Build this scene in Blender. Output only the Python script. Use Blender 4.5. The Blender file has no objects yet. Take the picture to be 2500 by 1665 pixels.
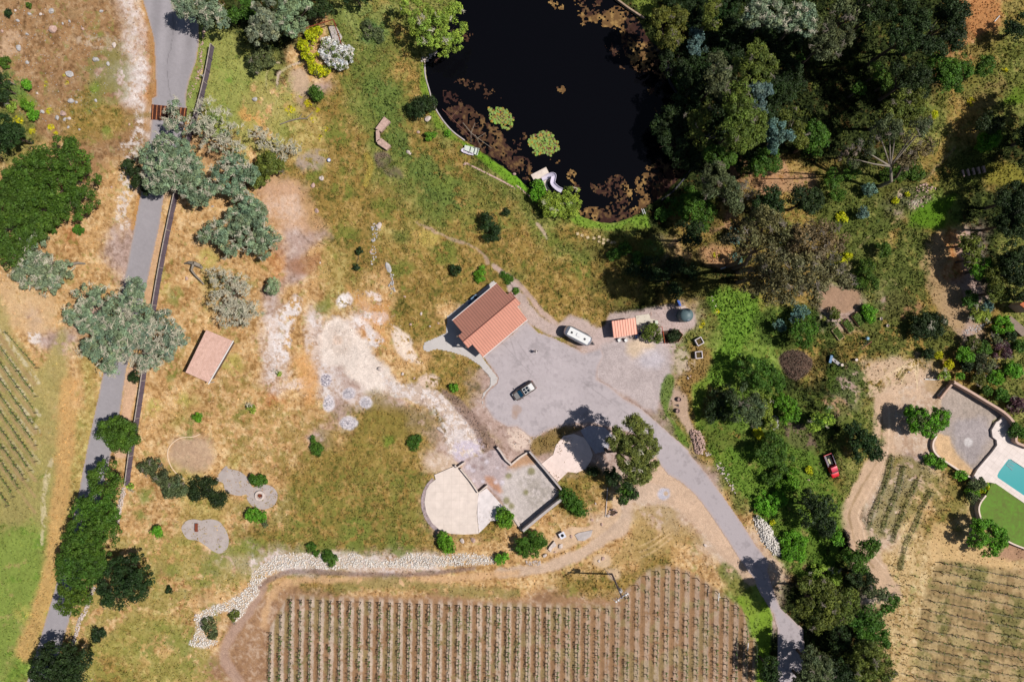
import bpy, bmesh, math, random
import numpy as np
from mathutils import Vector
SC = bpy.context.scene
SPX = 12.8                 # photograph pixels (of 2500) per metre of ground
H = 130.2                  # height of the drone
SUN_EL, SUN_AZ = math.radians(55.5), math.radians(-2.0)   # light comes from +x
EXPO = 0.22
K = 1.5                    # sunlit picture value of a white horizontal surface
cam = bpy.data.cameras.new('camera')
cam.sensor_width = 36.0
cam.lens = 24.0
cam.clip_start = 1.0
cam.clip_end = 3000.0
cam_o = bpy.data.objects.new('camera', cam)
cam_o.location = (0, 0, H)
SC.collection.objects.link(cam_o)
SC.camera = cam_o
world = bpy.data.worlds.new('World')
SC.world = world
world.use_nodes = True
nt = world.node_tree
bg = nt.nodes['Background']
sky = nt.nodes.new('ShaderNodeTexSky')
sky.sky_type = 'NISHITA'
sky.sun_disc = False
sky.sun_elevation = SUN_EL
sky.sun_rotation = math.pi / 2 - SUN_AZ
nt.links.new(sky.outputs[0], bg.inputs['Color'])
bg.inputs['Strength'].default_value = 0.05
sun = bpy.data.lights.new('sun', 'SUN')
sun.energy = 4.8
sun.angle = math.radians(0.5)
sun.color = (1.0, 0.965, 0.91)
sun_o = bpy.data.objects.new('sun', sun)
sd = Vector((math.cos(SUN_EL) * math.cos(SUN_AZ), math.cos(SUN_EL) * math.sin(SUN_AZ), math.sin(SUN_EL)))
sun_o.rotation_euler = sd.to_track_quat('Z', 'Y').to_euler()
sun_o.location = sd * 150
SC.collection.objects.link(sun_o)
SC.view_settings.view_transform = 'Standard'
SC.view_settings.look = 'None'
SC.view_settings.exposure = EXPO
SC.view_settings.gamma = 1.0
SC.view_settings.use_curve_mapping = False
SC.render.film_transparent = False
try:
    SC.cycles.max_bounces = 5
    SC.cycles.diffuse_bounces = 2
    SC.cycles.glossy_bounces = 2
    SC.cycles.transmission_bounces = 3
    SC.cycles.caustics_reflective = False
    SC.cycles.caustics_refractive = False
except Exception:
    pass
COL = SC.collection
TILE = [(0, 0), (620, 0), (1240, 0), (1860, 0), (0, 550), (620, 550), (1240, 550), (1860, 550),
        (0, 1105), (620, 1105), (1240, 1105), (1860, 1105)]
def q(k, pts):
    """points measured on an enlarged tile of the photograph -> photograph pixels"""
    ox, oy = TILE[k]
    return [(ox + p[0] / 2.8, oy + p[1] / 2.8) + tuple(v / 2.8 for v in p[2:3]) for p in pts]
def W(px, py, z=0.0):
    """photograph pixel seen at height z -> world point"""
    f = (H - z) / H / SPX
    return ((px - 1250.0) * f, -(py - 832.5) * f, z)
def lin(c):
    out = []
    for v in c[:3]:
        v = v / 255.0
        out.append(v / 12.92 if v <= 0.04045 else ((v + 0.055) / 1.055) ** 2.4)
    return out
def alb(c, k=None):
    k = k or K
    return [min(0.85, v / k) for v in lin(c)]
_rt = np.random.RandomState(7).rand(64, 128, 128).astype(np.float32)
def vn(x, y, seed):
    t = _rt[seed % 64]
    xf = np.floor(x); yf = np.floor(y)
    xi = xf.astype(np.int32) & 127; yi = yf.astype(np.int32) & 127
    fx = x - xf; fy = y - yf
    fx = fx * fx * (3 - 2 * fx); fy = fy * fy * (3 - 2 * fy)
    x1 = (xi + 1) & 127; y1 = (yi + 1) & 127
    a = t[yi, xi] * (1 - fx) + t[yi, x1] * fx
    b = t[y1, xi] * (1 - fx) + t[y1, x1] * fx
    return a * (1 - fy) + b * fy
def fbm(x, y, s, seed, octv=3, gain=0.55):
    """s = size of the largest feature, in photograph pixels; 0..1"""
    a, tot, out = 1.0, 0.0, 0.0
    c, sn = math.cos(0.6), math.sin(0.6)
    u, v = x / s, y / s
    for i in range(octv):
        out = out + a * vn(u + 17.3 * i, v + 9.1 * i, seed + i * 5)
        tot += a
        a *= gain
        u, v = (u * c - v * sn) * 2.03, (u * sn + v * c) * 2.03
    return out / tot
def sst(a, b, x):
    t = np.clip((x - a) / (b - a), 0, 1)
    return t * t * (3 - 2 * t)
MATS = {}
def mat(name, c, rough=0.75, metal=0.0, var=0.12, scale=2.0, k=None, spec=0.3, kind='noise', c2=None, bump=0.0):
    key = name
    if key in MATS:
        return MATS[key]
    m = bpy.data.materials.new(name)
    m.use_nodes = True
    n = m.node_tree
    b = n.nodes['Principled BSDF']
    b.inputs['Roughness'].default_value = rough
    b.inputs['Metallic'].default_value = metal
    b.inputs['Specular IOR Level'].default_value = spec
    base = alb(c, k)
    lo = alb(c2, k) if c2 else [v * (1 - var * 1.6) for v in base]
    hi = [min(0.9, v * (1 + var)) for v in base]
    tc = n.nodes.new('ShaderNodeTexCoord')
    tx = n.nodes.new('ShaderNodeTexNoise')
    tx.inputs['Scale'].default_value = scale
    tx.inputs['Detail'].default_value = 6
    tx.inputs['Roughness'].default_value = 0.65
    n.links.new(tc.outputs['Object'], tx.inputs['Vector'])
    rp = n.nodes.new('ShaderNodeValToRGB')
    rp.color_ramp.elements[0].position = 0.32
    rp.color_ramp.elements[0].color = (*lo, 1)
    rp.color_ramp.elements[1].position = 0.68
    rp.color_ramp.elements[1].color = (*hi, 1)
    n.links.new(tx.outputs['Fac'], rp.inputs['Fac'])
    n.links.new(rp.outputs['Color'], b.inputs['Base Color'])
    if bump:
        bp = n.nodes.new('ShaderNodeBump')
        bp.inputs['Strength'].default_value = bump
        n.links.new(tx.outputs['Fac'], bp.inputs['Height'])
        n.links.new(bp.outputs['Normal'], b.inputs['Normal'])
    MATS[key] = m
    return m
def vmat(name, rough=0.85, spec=0.15, fine=0.25, scale=5.0, transl=0.0, objvar=0.0):
    """colour from the mesh's own colour attribute, broken up by fine noise"""
    if name in MATS:
        return MATS[name]
    m = bpy.data.materials.new(name)
    m.use_nodes = True
    n = m.node_tree
    b = n.nodes['Principled BSDF']
    b.inputs['Roughness'].default_value = rough
    b.inputs['Specular IOR Level'].default_value = spec
    at = n.nodes.new('ShaderNodeAttribute')
    at.attribute_name = 'Col'
    tc = n.nodes.new('ShaderNodeTexCoord')
    tx = n.nodes.new('ShaderNodeTexNoise')
    tx.inputs['Scale'].default_value = scale
    tx.inputs['Detail'].default_value = 4
    tx.inputs['Roughness'].default_value = 0.7
    n.links.new(tc.outputs['Object'], tx.inputs['Vector'])
    mr = n.nodes.new('ShaderNodeMapRange')
    mr.inputs['From Min'].default_value = 0.3
    mr.inputs['From Max'].default_value = 0.7
    mr.inputs['To Min'].default_value = 1 - fine
    mr.inputs['To Max'].default_value = 1 + fine
    n.links.new(tx.outputs['Fac'], mr.inputs['Value'])
    mx = n.nodes.new('ShaderNodeVectorMath')
    mx.operation = 'SCALE'
    n.links.new(at.outputs['Color'], mx.inputs[0])
    n.links.new(mr.outputs['Result'], mx.inputs['Scale'])
    n.links.new(mx.outputs[0], b.inputs['Base Color'])
    if transl:
        out = n.nodes['Material Output']
        tr = n.nodes.new('ShaderNodeBsdfTranslucent')
        ms = n.nodes.new('ShaderNodeMixShader')
        ms.inputs[0].default_value = transl
        n.links.new(mx.outputs[0], tr.inputs['Color'])
        n.links.new(b.outputs[0], ms.inputs[1])
        n.links.new(tr.outputs[0], ms.inputs[2])
        n.links.new(ms.outputs[0], out.inputs['Surface'])
    MATS[name] = m
    return m
def raw_mesh(name, verts, faces, m, colors=None, smooth=False):
    """verts (n,3), faces (f,k) arrays of one size"""
    verts = np.ascontiguousarray(verts, dtype=np.float32)
    faces = np.ascontiguousarray(faces, dtype=np.int32)
    me = bpy.data.meshes.new(name)
    k = faces.shape[1]
    me.vertices.add(len(verts))
    me.vertices.foreach_set('co', verts.ravel())
    me.loops.add(faces.size)
    me.loops.foreach_set('vertex_index', faces.ravel())
    me.polygons.add(len(faces))
    me.polygons.foreach_set('loop_start', np.arange(0, faces.size, k, dtype=np.int32))
    me.polygons.foreach_set('loop_total', np.full(len(faces), k, dtype=np.int32))
    if smooth:
        me.polygons.foreach_set('use_smooth', np.ones(len(faces), dtype=bool))
    me.update(calc_edges=True)
    if colors is not None:
        a = me.color_attributes.new('Col', 'FLOAT_COLOR', 'POINT')
        c4 = np.ones((len(verts), 4), dtype=np.float32)
        c4[:, :3] = colors
        a.data.foreach_set('color', c4.ravel())
    if m:
        me.materials.append(m)
    return me
def link(name, me, parent=None, loc=(0, 0, 0)):
    o = bpy.data.objects.new(name, me)
    o.location = loc
    if parent:
        o.parent = parent
    COL.objects.link(o)
    return o
def tag(o, label=None, cat=None, group=None, kind=None):
    if label: o['label'] = label
    if cat: o['category'] = cat
    if group: o['group'] = group
    if kind: o['kind'] = kind
    return o
def thing(name, label, cat, loc=(0, 0, 0), group=None, rz=0.0):
    o = bpy.data.objects.new(name, None)
    o.location = loc
    o.rotation_euler = (0, 0, rz)
    o.empty_display_size = 0.3
    COL.objects.link(o)
    return tag(o, label, cat, group)
class MB:
    """collects boxes, prisms, tubes; world coordinates unless the thing is turned"""
    def __init__(s):
        s.v = []; s.f = []; s.sm = []
    def add(s, vs, fs, smooth=False):
        n = len(s.v)
        s.v += [tuple(p) for p in vs]
        s.f += [[n + i for i in f] for f in fs]
        s.sm += [smooth] * len(fs)
        return s
    def box(s, c, d, rz=0.0, tilt=None):
        hx, hy, hz = d[0] / 2, d[1] / 2, d[2] / 2
        cs, sn = math.cos(rz), math.sin(rz)
        vs = []
        for z in (-hz, hz):
            for x, y in ((-hx, -hy), (hx, -hy), (hx, hy), (-hx, hy)):
                p = Vector((x, y, z))
                if tilt is not None:
                    p = tilt @ p
                vs.append((c[0] + p.x * cs - p.y * sn, c[1] + p.x * sn + p.y * cs, c[2] + p.z))
        return s.add(vs, [(3, 2, 1, 0), (4, 5, 6, 7), (0, 1, 5, 4), (1, 2, 6, 5), (2, 3, 7, 6), (3, 0, 4, 7)])
    def prism(s, poly, z0, z1, top=None, drop=0.0):
        """poly [(x,y)] ; z1 number or list"""
        n = len(poly)
        a = sum(poly[i][0] * poly[(i + 1) % n][1] - poly[(i + 1) % n][0] * poly[i][1] for i in range(n))
        if a < 0:
            poly = poly[::-1]
            if isinstance(z1, (list, tuple)): z1 = z1[::-1]
            if isinstance(z0, (list, tuple)): z0 = z0[::-1]
        zt = z1 if isinstance(z1, (list, tuple)) else [z1] * n
        zb = z0 if isinstance(z0, (list, tuple)) else [z0] * n
        vs = [(p[0], p[1], zb[i]) for i, p in enumerate(poly)] + [(p[0], p[1], zt[i]) for i, p in enumerate(poly)]
        fs = [list(range(n))[::-1], list(range(n, 2 * n))]
        fs += [(i, (i + 1) % n, n + (i + 1) % n, n + i) for i in range(n)]
        return s.add(vs, fs)
    def tube(s, p0, p1, r0, r1=None, n=8, smooth=True, cap=True):
        r1 = r0 if r1 is None else r1
        a, b = Vector(p0), Vector(p1)
        d = (b - a)
        if d.length < 1e-6:
            return s
        d.normalize()
        u = d.orthogonal().normalized(); w = d.cross(u)
        vs = []
        for p, r in ((a, r0), (b, r1)):
            for i in range(n):
                t = 2 * math.pi * i / n
                vs.append(p + u * (r * math.cos(t)) + w * (r * math.sin(t)))
        fs = [(i, (i + 1) % n, n + (i + 1) % n, n + i) for i in range(n)]
        if cap:
            fs += [list(range(n))[::-1], list(range(n, 2 * n))]
        return s.add(vs, fs, smooth)
    def lathe(s, c, prof, n=24, sx=1.0, sy=1.0, smooth=True):
        """prof [(r,z)] bottom to top"""
        vs = []
        for r, z in prof:
            for i in range(n):
                t = 2 * math.pi * i / n
                vs.append((c[0] + r * sx * math.cos(t), c[1] + r * sy * math.sin(t), c[2] + z))
        fs = []
        for j in range(len(prof) - 1):
            for i in range(n):
                fs.append((j * n + i, j * n + (i + 1) % n, (j + 1) * n + (i + 1) % n, (j + 1) * n + i))
        if prof[-1][0] > 1e-4:
            fs.append([(len(prof) - 1) * n + i for i in range(n)])
        if prof[0][0] > 1e-4:
            fs.append([i for i in range(n)][::-1])
        return s.add(vs, fs, smooth)
    def loft(s, rings, smooth=True, cap=True):
        """rings: lists of equally many points"""
        n = len(rings[0])
        vs = [p for r in rings for p in r]
        fs = []
        for j in range(len(rings) - 1):
            for i in range(n):
                fs.append((j * n + i, j * n + (i + 1) % n, (j + 1) * n + (i + 1) % n, (j + 1) * n + i))
        if cap:
            fs.append(list(range(n))[::-1])
            fs.append([(len(rings) - 1) * n + i for i in range(n)])
        return s.add(vs, fs, smooth)
    def build(s, name, m, parent=None, bevel=0.0, local=False):
        me = bpy.data.meshes.new(name)
        v = s.v
        off = (0, 0, 0)
        if parent is not None and not local:
            off = tuple(parent.location)
        elif parent is None and v:
            xs = [p[0] for p in v]; ys = [p[1] for p in v]; zs = [p[2] for p in v]
            off = ((min(xs) + max(xs)) / 2, (min(ys) + max(ys)) / 2, min(zs))
            if local: off = (0, 0, 0)
        v = [(p[0] - off[0], p[1] - off[1], p[2] - off[2]) for p in v]
        me.from_pydata(v, [], s.f)
        me.polygons.foreach_set('use_smooth', s.sm)
        me.update()
        bm = bmesh.new(); bm.from_mesh(me)
        bmesh.ops.recalc_face_normals(bm, faces=bm.faces)
        bm.to_mesh(me); bm.free()
        if any(s.sm) and hasattr(me, 'set_sharp_from_angle'):
            me.set_sharp_from_angle(angle=math.radians(40))
        me.materials.append(m)
        o = link(name, me, parent, (0, 0, 0) if parent is not None else off)
        if bevel:
            b = o.modifiers.new('bevel', 'BEVEL'); b.width = bevel; b.segments = 2; b.limit_method = 'ANGLE'
        return o
def copy_thing(root, loc=None, rz=None, label=None, group=None, scale=None):
    r = root.copy(); COL.objects.link(r)
    if loc is not None: r.location = loc
    if rz is not None: r.rotation_euler = (0, 0, rz)
    if scale is not None: r.scale = scale
    if label: r['label'] = label
    if group: r['group'] = group
    for ch in list(root.children):
        c = ch.copy(); COL.objects.link(c); c.parent = r
        for g in list(ch.children):
            d = g.copy(); COL.objects.link(d); d.parent = c
    return r
BIO = {
    'T': ((208, 166, 114), (156, 116, 70), (234, 200, 152), .085),
    'O': ((200, 146, 96), (158, 103, 60), (224, 178, 130), .07),
    'Y': ((184, 158, 96), (142, 122, 62), (208, 188, 122), .10),
    'G': ((124, 128, 64), (84, 92, 42), (166, 158, 92), .15),
    'V': ((122, 146, 60), (86, 108, 42), (152, 170, 84), .10),
    'B': ((166, 128, 90), (124, 92, 62), (188, 156, 120), .06),
    'P': ((186, 158, 146), (150, 124, 110), (206, 182, 172), .03),
    'W': ((222, 204, 196), (190, 156, 130), (238, 226, 222), .05),
    'D': ((50, 60, 28), (26, 34, 16), (80, 88, 46), .25),  # dark undergrowth, with tree shade put into the colour
    'M': ((158, 130, 70), (98, 96, 44), (190, 158, 98), .13),
    'E': ((168, 130, 98), (146, 110, 84), (196, 166, 142), .03),
    'L': ((204, 174, 126), (164, 134, 86), (226, 200, 154), .08),
    'S': ((208, 180, 156), (184, 152, 128), (224, 202, 184), .025),
}
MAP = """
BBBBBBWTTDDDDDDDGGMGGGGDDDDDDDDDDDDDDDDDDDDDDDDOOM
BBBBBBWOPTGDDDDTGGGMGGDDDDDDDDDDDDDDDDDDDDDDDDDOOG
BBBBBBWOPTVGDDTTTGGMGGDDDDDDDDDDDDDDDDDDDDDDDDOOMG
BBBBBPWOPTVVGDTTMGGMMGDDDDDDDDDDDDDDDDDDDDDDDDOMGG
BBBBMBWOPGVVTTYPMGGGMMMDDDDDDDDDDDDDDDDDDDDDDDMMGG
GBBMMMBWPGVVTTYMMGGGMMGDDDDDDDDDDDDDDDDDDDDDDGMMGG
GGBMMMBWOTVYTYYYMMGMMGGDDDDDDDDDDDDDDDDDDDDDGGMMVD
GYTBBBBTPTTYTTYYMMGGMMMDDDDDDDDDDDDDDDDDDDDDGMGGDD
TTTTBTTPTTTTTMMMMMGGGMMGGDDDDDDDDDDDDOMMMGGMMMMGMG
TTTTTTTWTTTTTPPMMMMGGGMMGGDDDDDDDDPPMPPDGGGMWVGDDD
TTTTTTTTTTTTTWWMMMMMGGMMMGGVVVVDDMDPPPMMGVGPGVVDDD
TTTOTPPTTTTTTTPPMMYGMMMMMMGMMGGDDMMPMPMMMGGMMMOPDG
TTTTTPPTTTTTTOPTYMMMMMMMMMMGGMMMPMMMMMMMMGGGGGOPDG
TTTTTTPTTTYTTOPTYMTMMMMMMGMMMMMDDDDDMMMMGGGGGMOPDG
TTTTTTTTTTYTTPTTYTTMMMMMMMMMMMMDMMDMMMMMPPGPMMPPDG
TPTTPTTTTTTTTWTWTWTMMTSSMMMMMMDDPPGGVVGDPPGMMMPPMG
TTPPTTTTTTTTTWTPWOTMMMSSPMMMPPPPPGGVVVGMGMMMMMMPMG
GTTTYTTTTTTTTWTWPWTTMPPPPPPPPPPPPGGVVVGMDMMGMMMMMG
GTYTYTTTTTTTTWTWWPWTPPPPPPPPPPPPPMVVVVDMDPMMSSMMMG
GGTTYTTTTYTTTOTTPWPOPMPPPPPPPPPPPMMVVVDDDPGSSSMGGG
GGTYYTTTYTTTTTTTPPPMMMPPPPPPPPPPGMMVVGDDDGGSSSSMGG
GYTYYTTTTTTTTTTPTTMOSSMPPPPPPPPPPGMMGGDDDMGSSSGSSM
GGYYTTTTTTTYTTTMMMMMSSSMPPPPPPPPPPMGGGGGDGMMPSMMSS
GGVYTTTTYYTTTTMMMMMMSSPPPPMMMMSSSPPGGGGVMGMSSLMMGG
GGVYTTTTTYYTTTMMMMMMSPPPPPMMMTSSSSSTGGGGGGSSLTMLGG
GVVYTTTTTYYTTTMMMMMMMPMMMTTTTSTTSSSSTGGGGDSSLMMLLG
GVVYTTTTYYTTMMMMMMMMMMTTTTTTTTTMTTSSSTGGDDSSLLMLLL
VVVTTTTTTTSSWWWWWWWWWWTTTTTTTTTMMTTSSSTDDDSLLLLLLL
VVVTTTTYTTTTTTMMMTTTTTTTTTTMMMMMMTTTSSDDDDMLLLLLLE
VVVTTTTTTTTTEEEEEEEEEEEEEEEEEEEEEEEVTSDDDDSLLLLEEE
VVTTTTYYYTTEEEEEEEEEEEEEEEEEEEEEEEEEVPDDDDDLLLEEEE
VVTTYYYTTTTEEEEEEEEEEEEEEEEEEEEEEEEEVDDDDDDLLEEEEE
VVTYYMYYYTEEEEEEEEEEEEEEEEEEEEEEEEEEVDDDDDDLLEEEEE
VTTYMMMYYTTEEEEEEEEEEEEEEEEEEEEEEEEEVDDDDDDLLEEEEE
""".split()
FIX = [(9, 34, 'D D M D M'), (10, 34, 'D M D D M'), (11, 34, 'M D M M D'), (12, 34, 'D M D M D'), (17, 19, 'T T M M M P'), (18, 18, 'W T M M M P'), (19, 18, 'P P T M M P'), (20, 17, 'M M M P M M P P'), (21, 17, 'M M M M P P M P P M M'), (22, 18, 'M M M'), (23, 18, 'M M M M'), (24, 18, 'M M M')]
STEP = 0.175
NX, NY = 1232, 862
gx = (np.arange(NX) - (NX - 1) / 2) * STEP
gy = ((NY - 1) / 2 - np.arange(NY)) * STEP
XX, YY = np.meshgrid(gx, gy)
PX = (XX * SPX + 1250.0).astype(np.float32)
PY = (832.5 - YY * SPX).astype(np.float32)
keys = list(BIO)
grid = np.zeros((len(keys), 34, 50), np.float32)
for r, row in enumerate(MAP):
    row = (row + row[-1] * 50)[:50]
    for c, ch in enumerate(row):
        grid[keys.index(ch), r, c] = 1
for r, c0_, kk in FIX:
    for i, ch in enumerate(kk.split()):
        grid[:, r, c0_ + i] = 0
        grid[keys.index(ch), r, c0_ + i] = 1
wx = PX + 70 * (fbm(PX, PY, 60, 1, 4) - .5) + 16 * (fbm(PX, PY, 11, 11, 2) - .5)
wy = PY + 70 * (fbm(PX, PY, 60, 6, 4) - .5) + 16 * (fbm(PX, PY, 11, 13, 2) - .5)
cx = np.clip(wx / 50 - .5, 0, 48.999); cy = np.clip(wy / 50 - .5, 0, 32.999)
ix = cx.astype(int); iy = cy.astype(int); fx = cx - ix; fy = cy - iy
COLR = np.zeros((NY, NX, 3), np.float32)
AMP = np.zeros((NY, NX), np.float32)
wsum = np.zeros((NY, NX), np.float32)
nA = fbm(PX, PY, 7.5, 20, 3, .75)
nB = fbm(PX, PY, 9, 31, 3, .75)
nC = fbm(PX, PY, 34, 41, 3)
nD = fbm(PX + .5 * PY, PY, 90, 47, 3)
tD = sst(.44, .72, nA * .75 + nC * .25)
tL = sst(.46, .74, nB * .75 + (1 - nC) * .25)
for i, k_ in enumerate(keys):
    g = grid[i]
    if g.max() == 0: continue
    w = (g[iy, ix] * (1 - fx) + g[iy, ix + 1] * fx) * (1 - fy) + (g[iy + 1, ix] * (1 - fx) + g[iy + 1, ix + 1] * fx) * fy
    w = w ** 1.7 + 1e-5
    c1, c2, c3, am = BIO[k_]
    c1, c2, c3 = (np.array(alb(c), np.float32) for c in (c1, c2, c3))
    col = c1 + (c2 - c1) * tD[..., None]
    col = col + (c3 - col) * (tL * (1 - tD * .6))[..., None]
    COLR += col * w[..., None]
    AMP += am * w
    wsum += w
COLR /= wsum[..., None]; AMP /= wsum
COLR *= (0.88 + 0.24 * nD)[..., None]
tuft = sst(.62, .75, fbm(PX, PY, 16, 25, 3, .7)) * (AMP > .06) * .4
COLR += (np.array(alb((128, 140, 62)), np.float32) - COLR) * tuft[..., None]
brn = sst(.63, .76, fbm(PX, PY, 13, 28, 3, .7)) * (AMP > .05) * .32
COLR += (np.array(alb((140, 98, 58)), np.float32) - COLR) * brn[..., None]
FLAT = np.zeros((NY, NX), np.float32)      # where sheets lie on the ground
def window(pts, pad):
    xs = [p[0] for p in pts]; ys = [p[1] for p in pts]
    c0 = int(np.searchsorted(PX[0], min(xs) - pad)); c1 = int(np.searchsorted(PX[0], max(xs) + pad))
    r0 = int(np.searchsorted(PY[:, 0], min(ys) - pad)); r1 = int(np.searchsorted(PY[:, 0], max(ys) + pad))
    return slice(max(r0, 0), max(r1, 1)), slice(max(c0, 0), max(c1, 1))
def seg_d(X, Y, a, b):
    dx, dy = b[0] - a[0], b[1] - a[1]
    t = np.clip(((X - a[0]) * dx + (Y - a[1]) * dy) / (dx * dx + dy * dy + 1e-9), 0, 1)
    return np.hypot(X - a[0] - t * dx, Y - a[1] - t * dy), t
def smooth_poly(pts, closed=True, n=6):
    """Catmull-Rom through the points"""
    m = len(pts); out = []
    rng = range(m) if closed else range(m - 1)
    for i in rng:
        g = (lambda j: pts[j % m]) if closed else (lambda j: pts[min(max(j, 0), m - 1)])
        p0, p1, p2, p3 = g(i - 1), g(i), g(i + 1), g(i + 2)
        for s in range(n):
            t = s / n
            out.append(tuple(.5 * (2 * p1[k] + (p2[k] - p0[k]) * t + (2 * p0[k] - 5 * p1[k] + 4 * p2[k] - p3[k]) * t * t
                                   + (3 * p1[k] - p0[k] - 3 * p2[k] + p3[k]) * t ** 3) for k in range(len(p1))))
    if not closed: out.append(tuple(pts[-1]))
    return out
def sdf(poly, X, Y):
    d = np.full(X.shape, 1e9, np.float32)
    ins = np.zeros(X.shape, bool)
    n = len(poly)
    for i in range(n):
        a, b = poly[i], poly[(i + 1) % n]
        dd, _ = seg_d(X, Y, a, b)
        d = np.minimum(d, dd)
        c = ((a[1] > Y) != (b[1] > Y))
        with np.errstate(divide='ignore', invalid='ignore'):
            xi = (b[0] - a[0]) * (Y - a[1]) / ((b[1] - a[1]) if b[1] != a[1] else 1e-9) + a[0]
        ins ^= c & (X < xi)
    return np.where(ins, -d, d)
def blend(sl, m, col, amp=None, tex=.3, seed=51):
    c = np.array(alb(col), np.float32)
    if tex:
        t = 1 + tex * 1.6 * (fbm(PX[sl], PY[sl], 6, seed, 3, .85) - .5) + tex * 1.1 * (fbm(PX[sl], PY[sl], 44, seed + 8, 4, .7) - .5)
        c = c * t[..., None]
    COLR[sl] += (c - COLR[sl]) * m[..., None]
    if amp is not None:
        AMP[sl] += (amp - AMP[sl]) * m
def area(pts, col, soft=6, rough=10, op=1.0, amp=None, thr=None, fs=18, seed=60, tex=.3, sm=True):
    """painted patch of bare earth, gravel, turf ...; thr: broken up where the noise is below it"""
    if sm: pts = smooth_poly(pts)
    sl = window(pts, soft + rough + 4)
    X, Y = PX[sl], PY[sl]
    d = sdf(pts, X, Y) + rough * 2 * (fbm(X, Y, 26, seed + 3, 4, .6) - .5)
    m = (1 - sst(-soft, soft, d)) * op
    if thr is not None:
        m = m * sst(thr - .05, thr + .05, fbm(X, Y, fs, seed, 4, .7))
    blend(sl, m.astype(np.float32), col, amp, tex)
def line(pts, w, col, soft=3, rough=3, op=1.0, amp=None, thr=None, fs=14, seed=70, tex=.3, sm=True):
    if sm: pts = smooth_poly(pts, False)
    sl = window(pts, w + soft + rough + 4)
    X, Y = PX[sl], PY[sl]
    d = np.full(X.shape, 1e9, np.float32)
    for a, b in zip(pts[:-1], pts[1:]):
        d = np.minimum(d, seg_d(X, Y, a, b)[0])
    d = d - w / 2 + rough * 2 * (fbm(X, Y, 22, seed + 3, 3, .6) - .5)
    m = (1 - sst(-soft, soft, d)) * op
    if thr is not None:
        m = m * sst(thr - .05, thr + .05, fbm(X, Y, fs, seed, 4, .7))
    blend(sl, m.astype(np.float32), col, amp, tex)
def blob(x, y, r, col, **kw):
    ry = kw.pop('ry', r)
    pts = [(x + r * math.cos(t * math.pi / 5), y + ry * math.sin(t * math.pi / 5)) for t in range(10)]
    area(pts, col, **kw)
WHITE = (236, 224, 218); PALE = (222, 204, 190); GREY = (178, 168, 168); PINK = (202, 172, 156)
TAN = (212, 176, 126); ORG = (214, 160, 104); GRN = (112, 140, 58); BRN = (140, 106, 76); SOIL = (120, 92, 74)
area(q(0, [(850, 20), (920, 60), (960, 190), (1000, 330), (980, 420), (900, 400), (860, 260), (840, 120)]), (210, 190, 166), 8, 20, .4, .05, .52, 9)
line(q(0, [(960, 420), (960, 560), (940, 700), (970, 800), (950, 900), (920, 980)]), 26, WHITE, 5, 8, .8, .04, .52, 8)
line(q(0, [(850, 1020), (900, 1100), (860, 1200), (880, 1300), (830, 1420), (850, 1540)]), 30, WHITE, 5, 8, .7, .04, .56, 8)
line(q(0, [(985, 20), (1020, 160), (1040, 330), (1055, 480), (1040, 620), (1010, 760), (1000, 880)]), 15, (178, 134, 86), 4, 4, .75, .08)
line(q(0, [(960, 1320), (930, 1450), (905, 1560)]), 12, (190, 140, 84), 3, 3, .8, .08)
area(q(0, [(540, 250), (700, 240), (860, 300), (780, 360), (640, 330), (560, 320)]), (205, 182, 158), 8, 16, .7, None, .5, 12)
area(q(0, [(620, 340), (800, 300), (860, 380), (900, 560), (800, 700), (640, 760), (560, 600)]), (134, 132, 74), 20, 24, .75, None, .45, 30)
line(q(0, [(520, 960), (700, 870), (860, 810), (1030, 785)]), 10, (140, 120, 66), 4, 3, .6)
area(q(0, [(0, 240), (90, 200), (180, 230), (140, 350), (0, 420)]), (206, 172, 140), 12, 18, .7, None, .48, 14)
area(q(0, [(0, 480), (130, 520), (190, 640), (90, 740), (0, 700)]), (96, 130, 58), 10, 16, .8, .2, .42, 18)
for x, y, r in ((680, 238, 22), (730, 890, 28), (190, 700, 60), (640, 600, 40)):
    blob(*q(0, [(x, y, r)])[0], (118, 140, 56), soft=5, rough=8, op=.7)
area(q(0, [(1370, 150), (1440, 150), (1440, 300), (1390, 500), (1330, 720), (1310, 820), (1270, 800), (1290, 560), (1350, 380), (1360, 250)]), (138, 152, 76), 3, 4, .85, .1, .3, 12)
area(q(4, [(1040, 0), (1120, 0), (1060, 330), (1030, 560), (1000, 600), (990, 400)]), (214, 172, 134), 3, 3, .9, .04)
area(q(4, [(860, 1000), (950, 1000), (900, 1300), (880, 1560), (780, 1560), (830, 1300)]), (218, 178, 148), 3, 4, .85, .04)
area(q(0, [(1450, 200), (1560, 200), (1650, 330), (1700, 450), (1680, 640), (1560, 720), (1380, 700), (1420, 500)]), (156, 158, 86), 14, 18, .8, .13, .38, 20)
area(q(0, [(1620, 760), (1760, 740), (1790, 900), (1700, 900)]), (214, 164, 98), 10, 12, .8)
area(q(0, [(1400, 960), (1560, 960), (1640, 1060), (1500, 1100), (1390, 1120)]), (168, 128, 90), 10, 14, .8)
area(q(1, [(560, 30), (760, 20), (950, 60), (920, 200), (880, 300), (740, 300), (640, 180)]), (150, 160, 92), 14, 20, .7, .2, .4, 20)
area(q(1, [(760, 140), (890, 140), (900, 250), (830, 310), (730, 270)]), (84, 116, 66), 8, 14, .9, .3, .4, 12)
area(q(1, [(740, 560), (900, 560), (1000, 640), (980, 760), (1050, 900), (1060, 1050), (960, 1060), (880, 860), (780, 700)]), (96, 118, 58), 14, 22, .85, .26, .38, 18)
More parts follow.
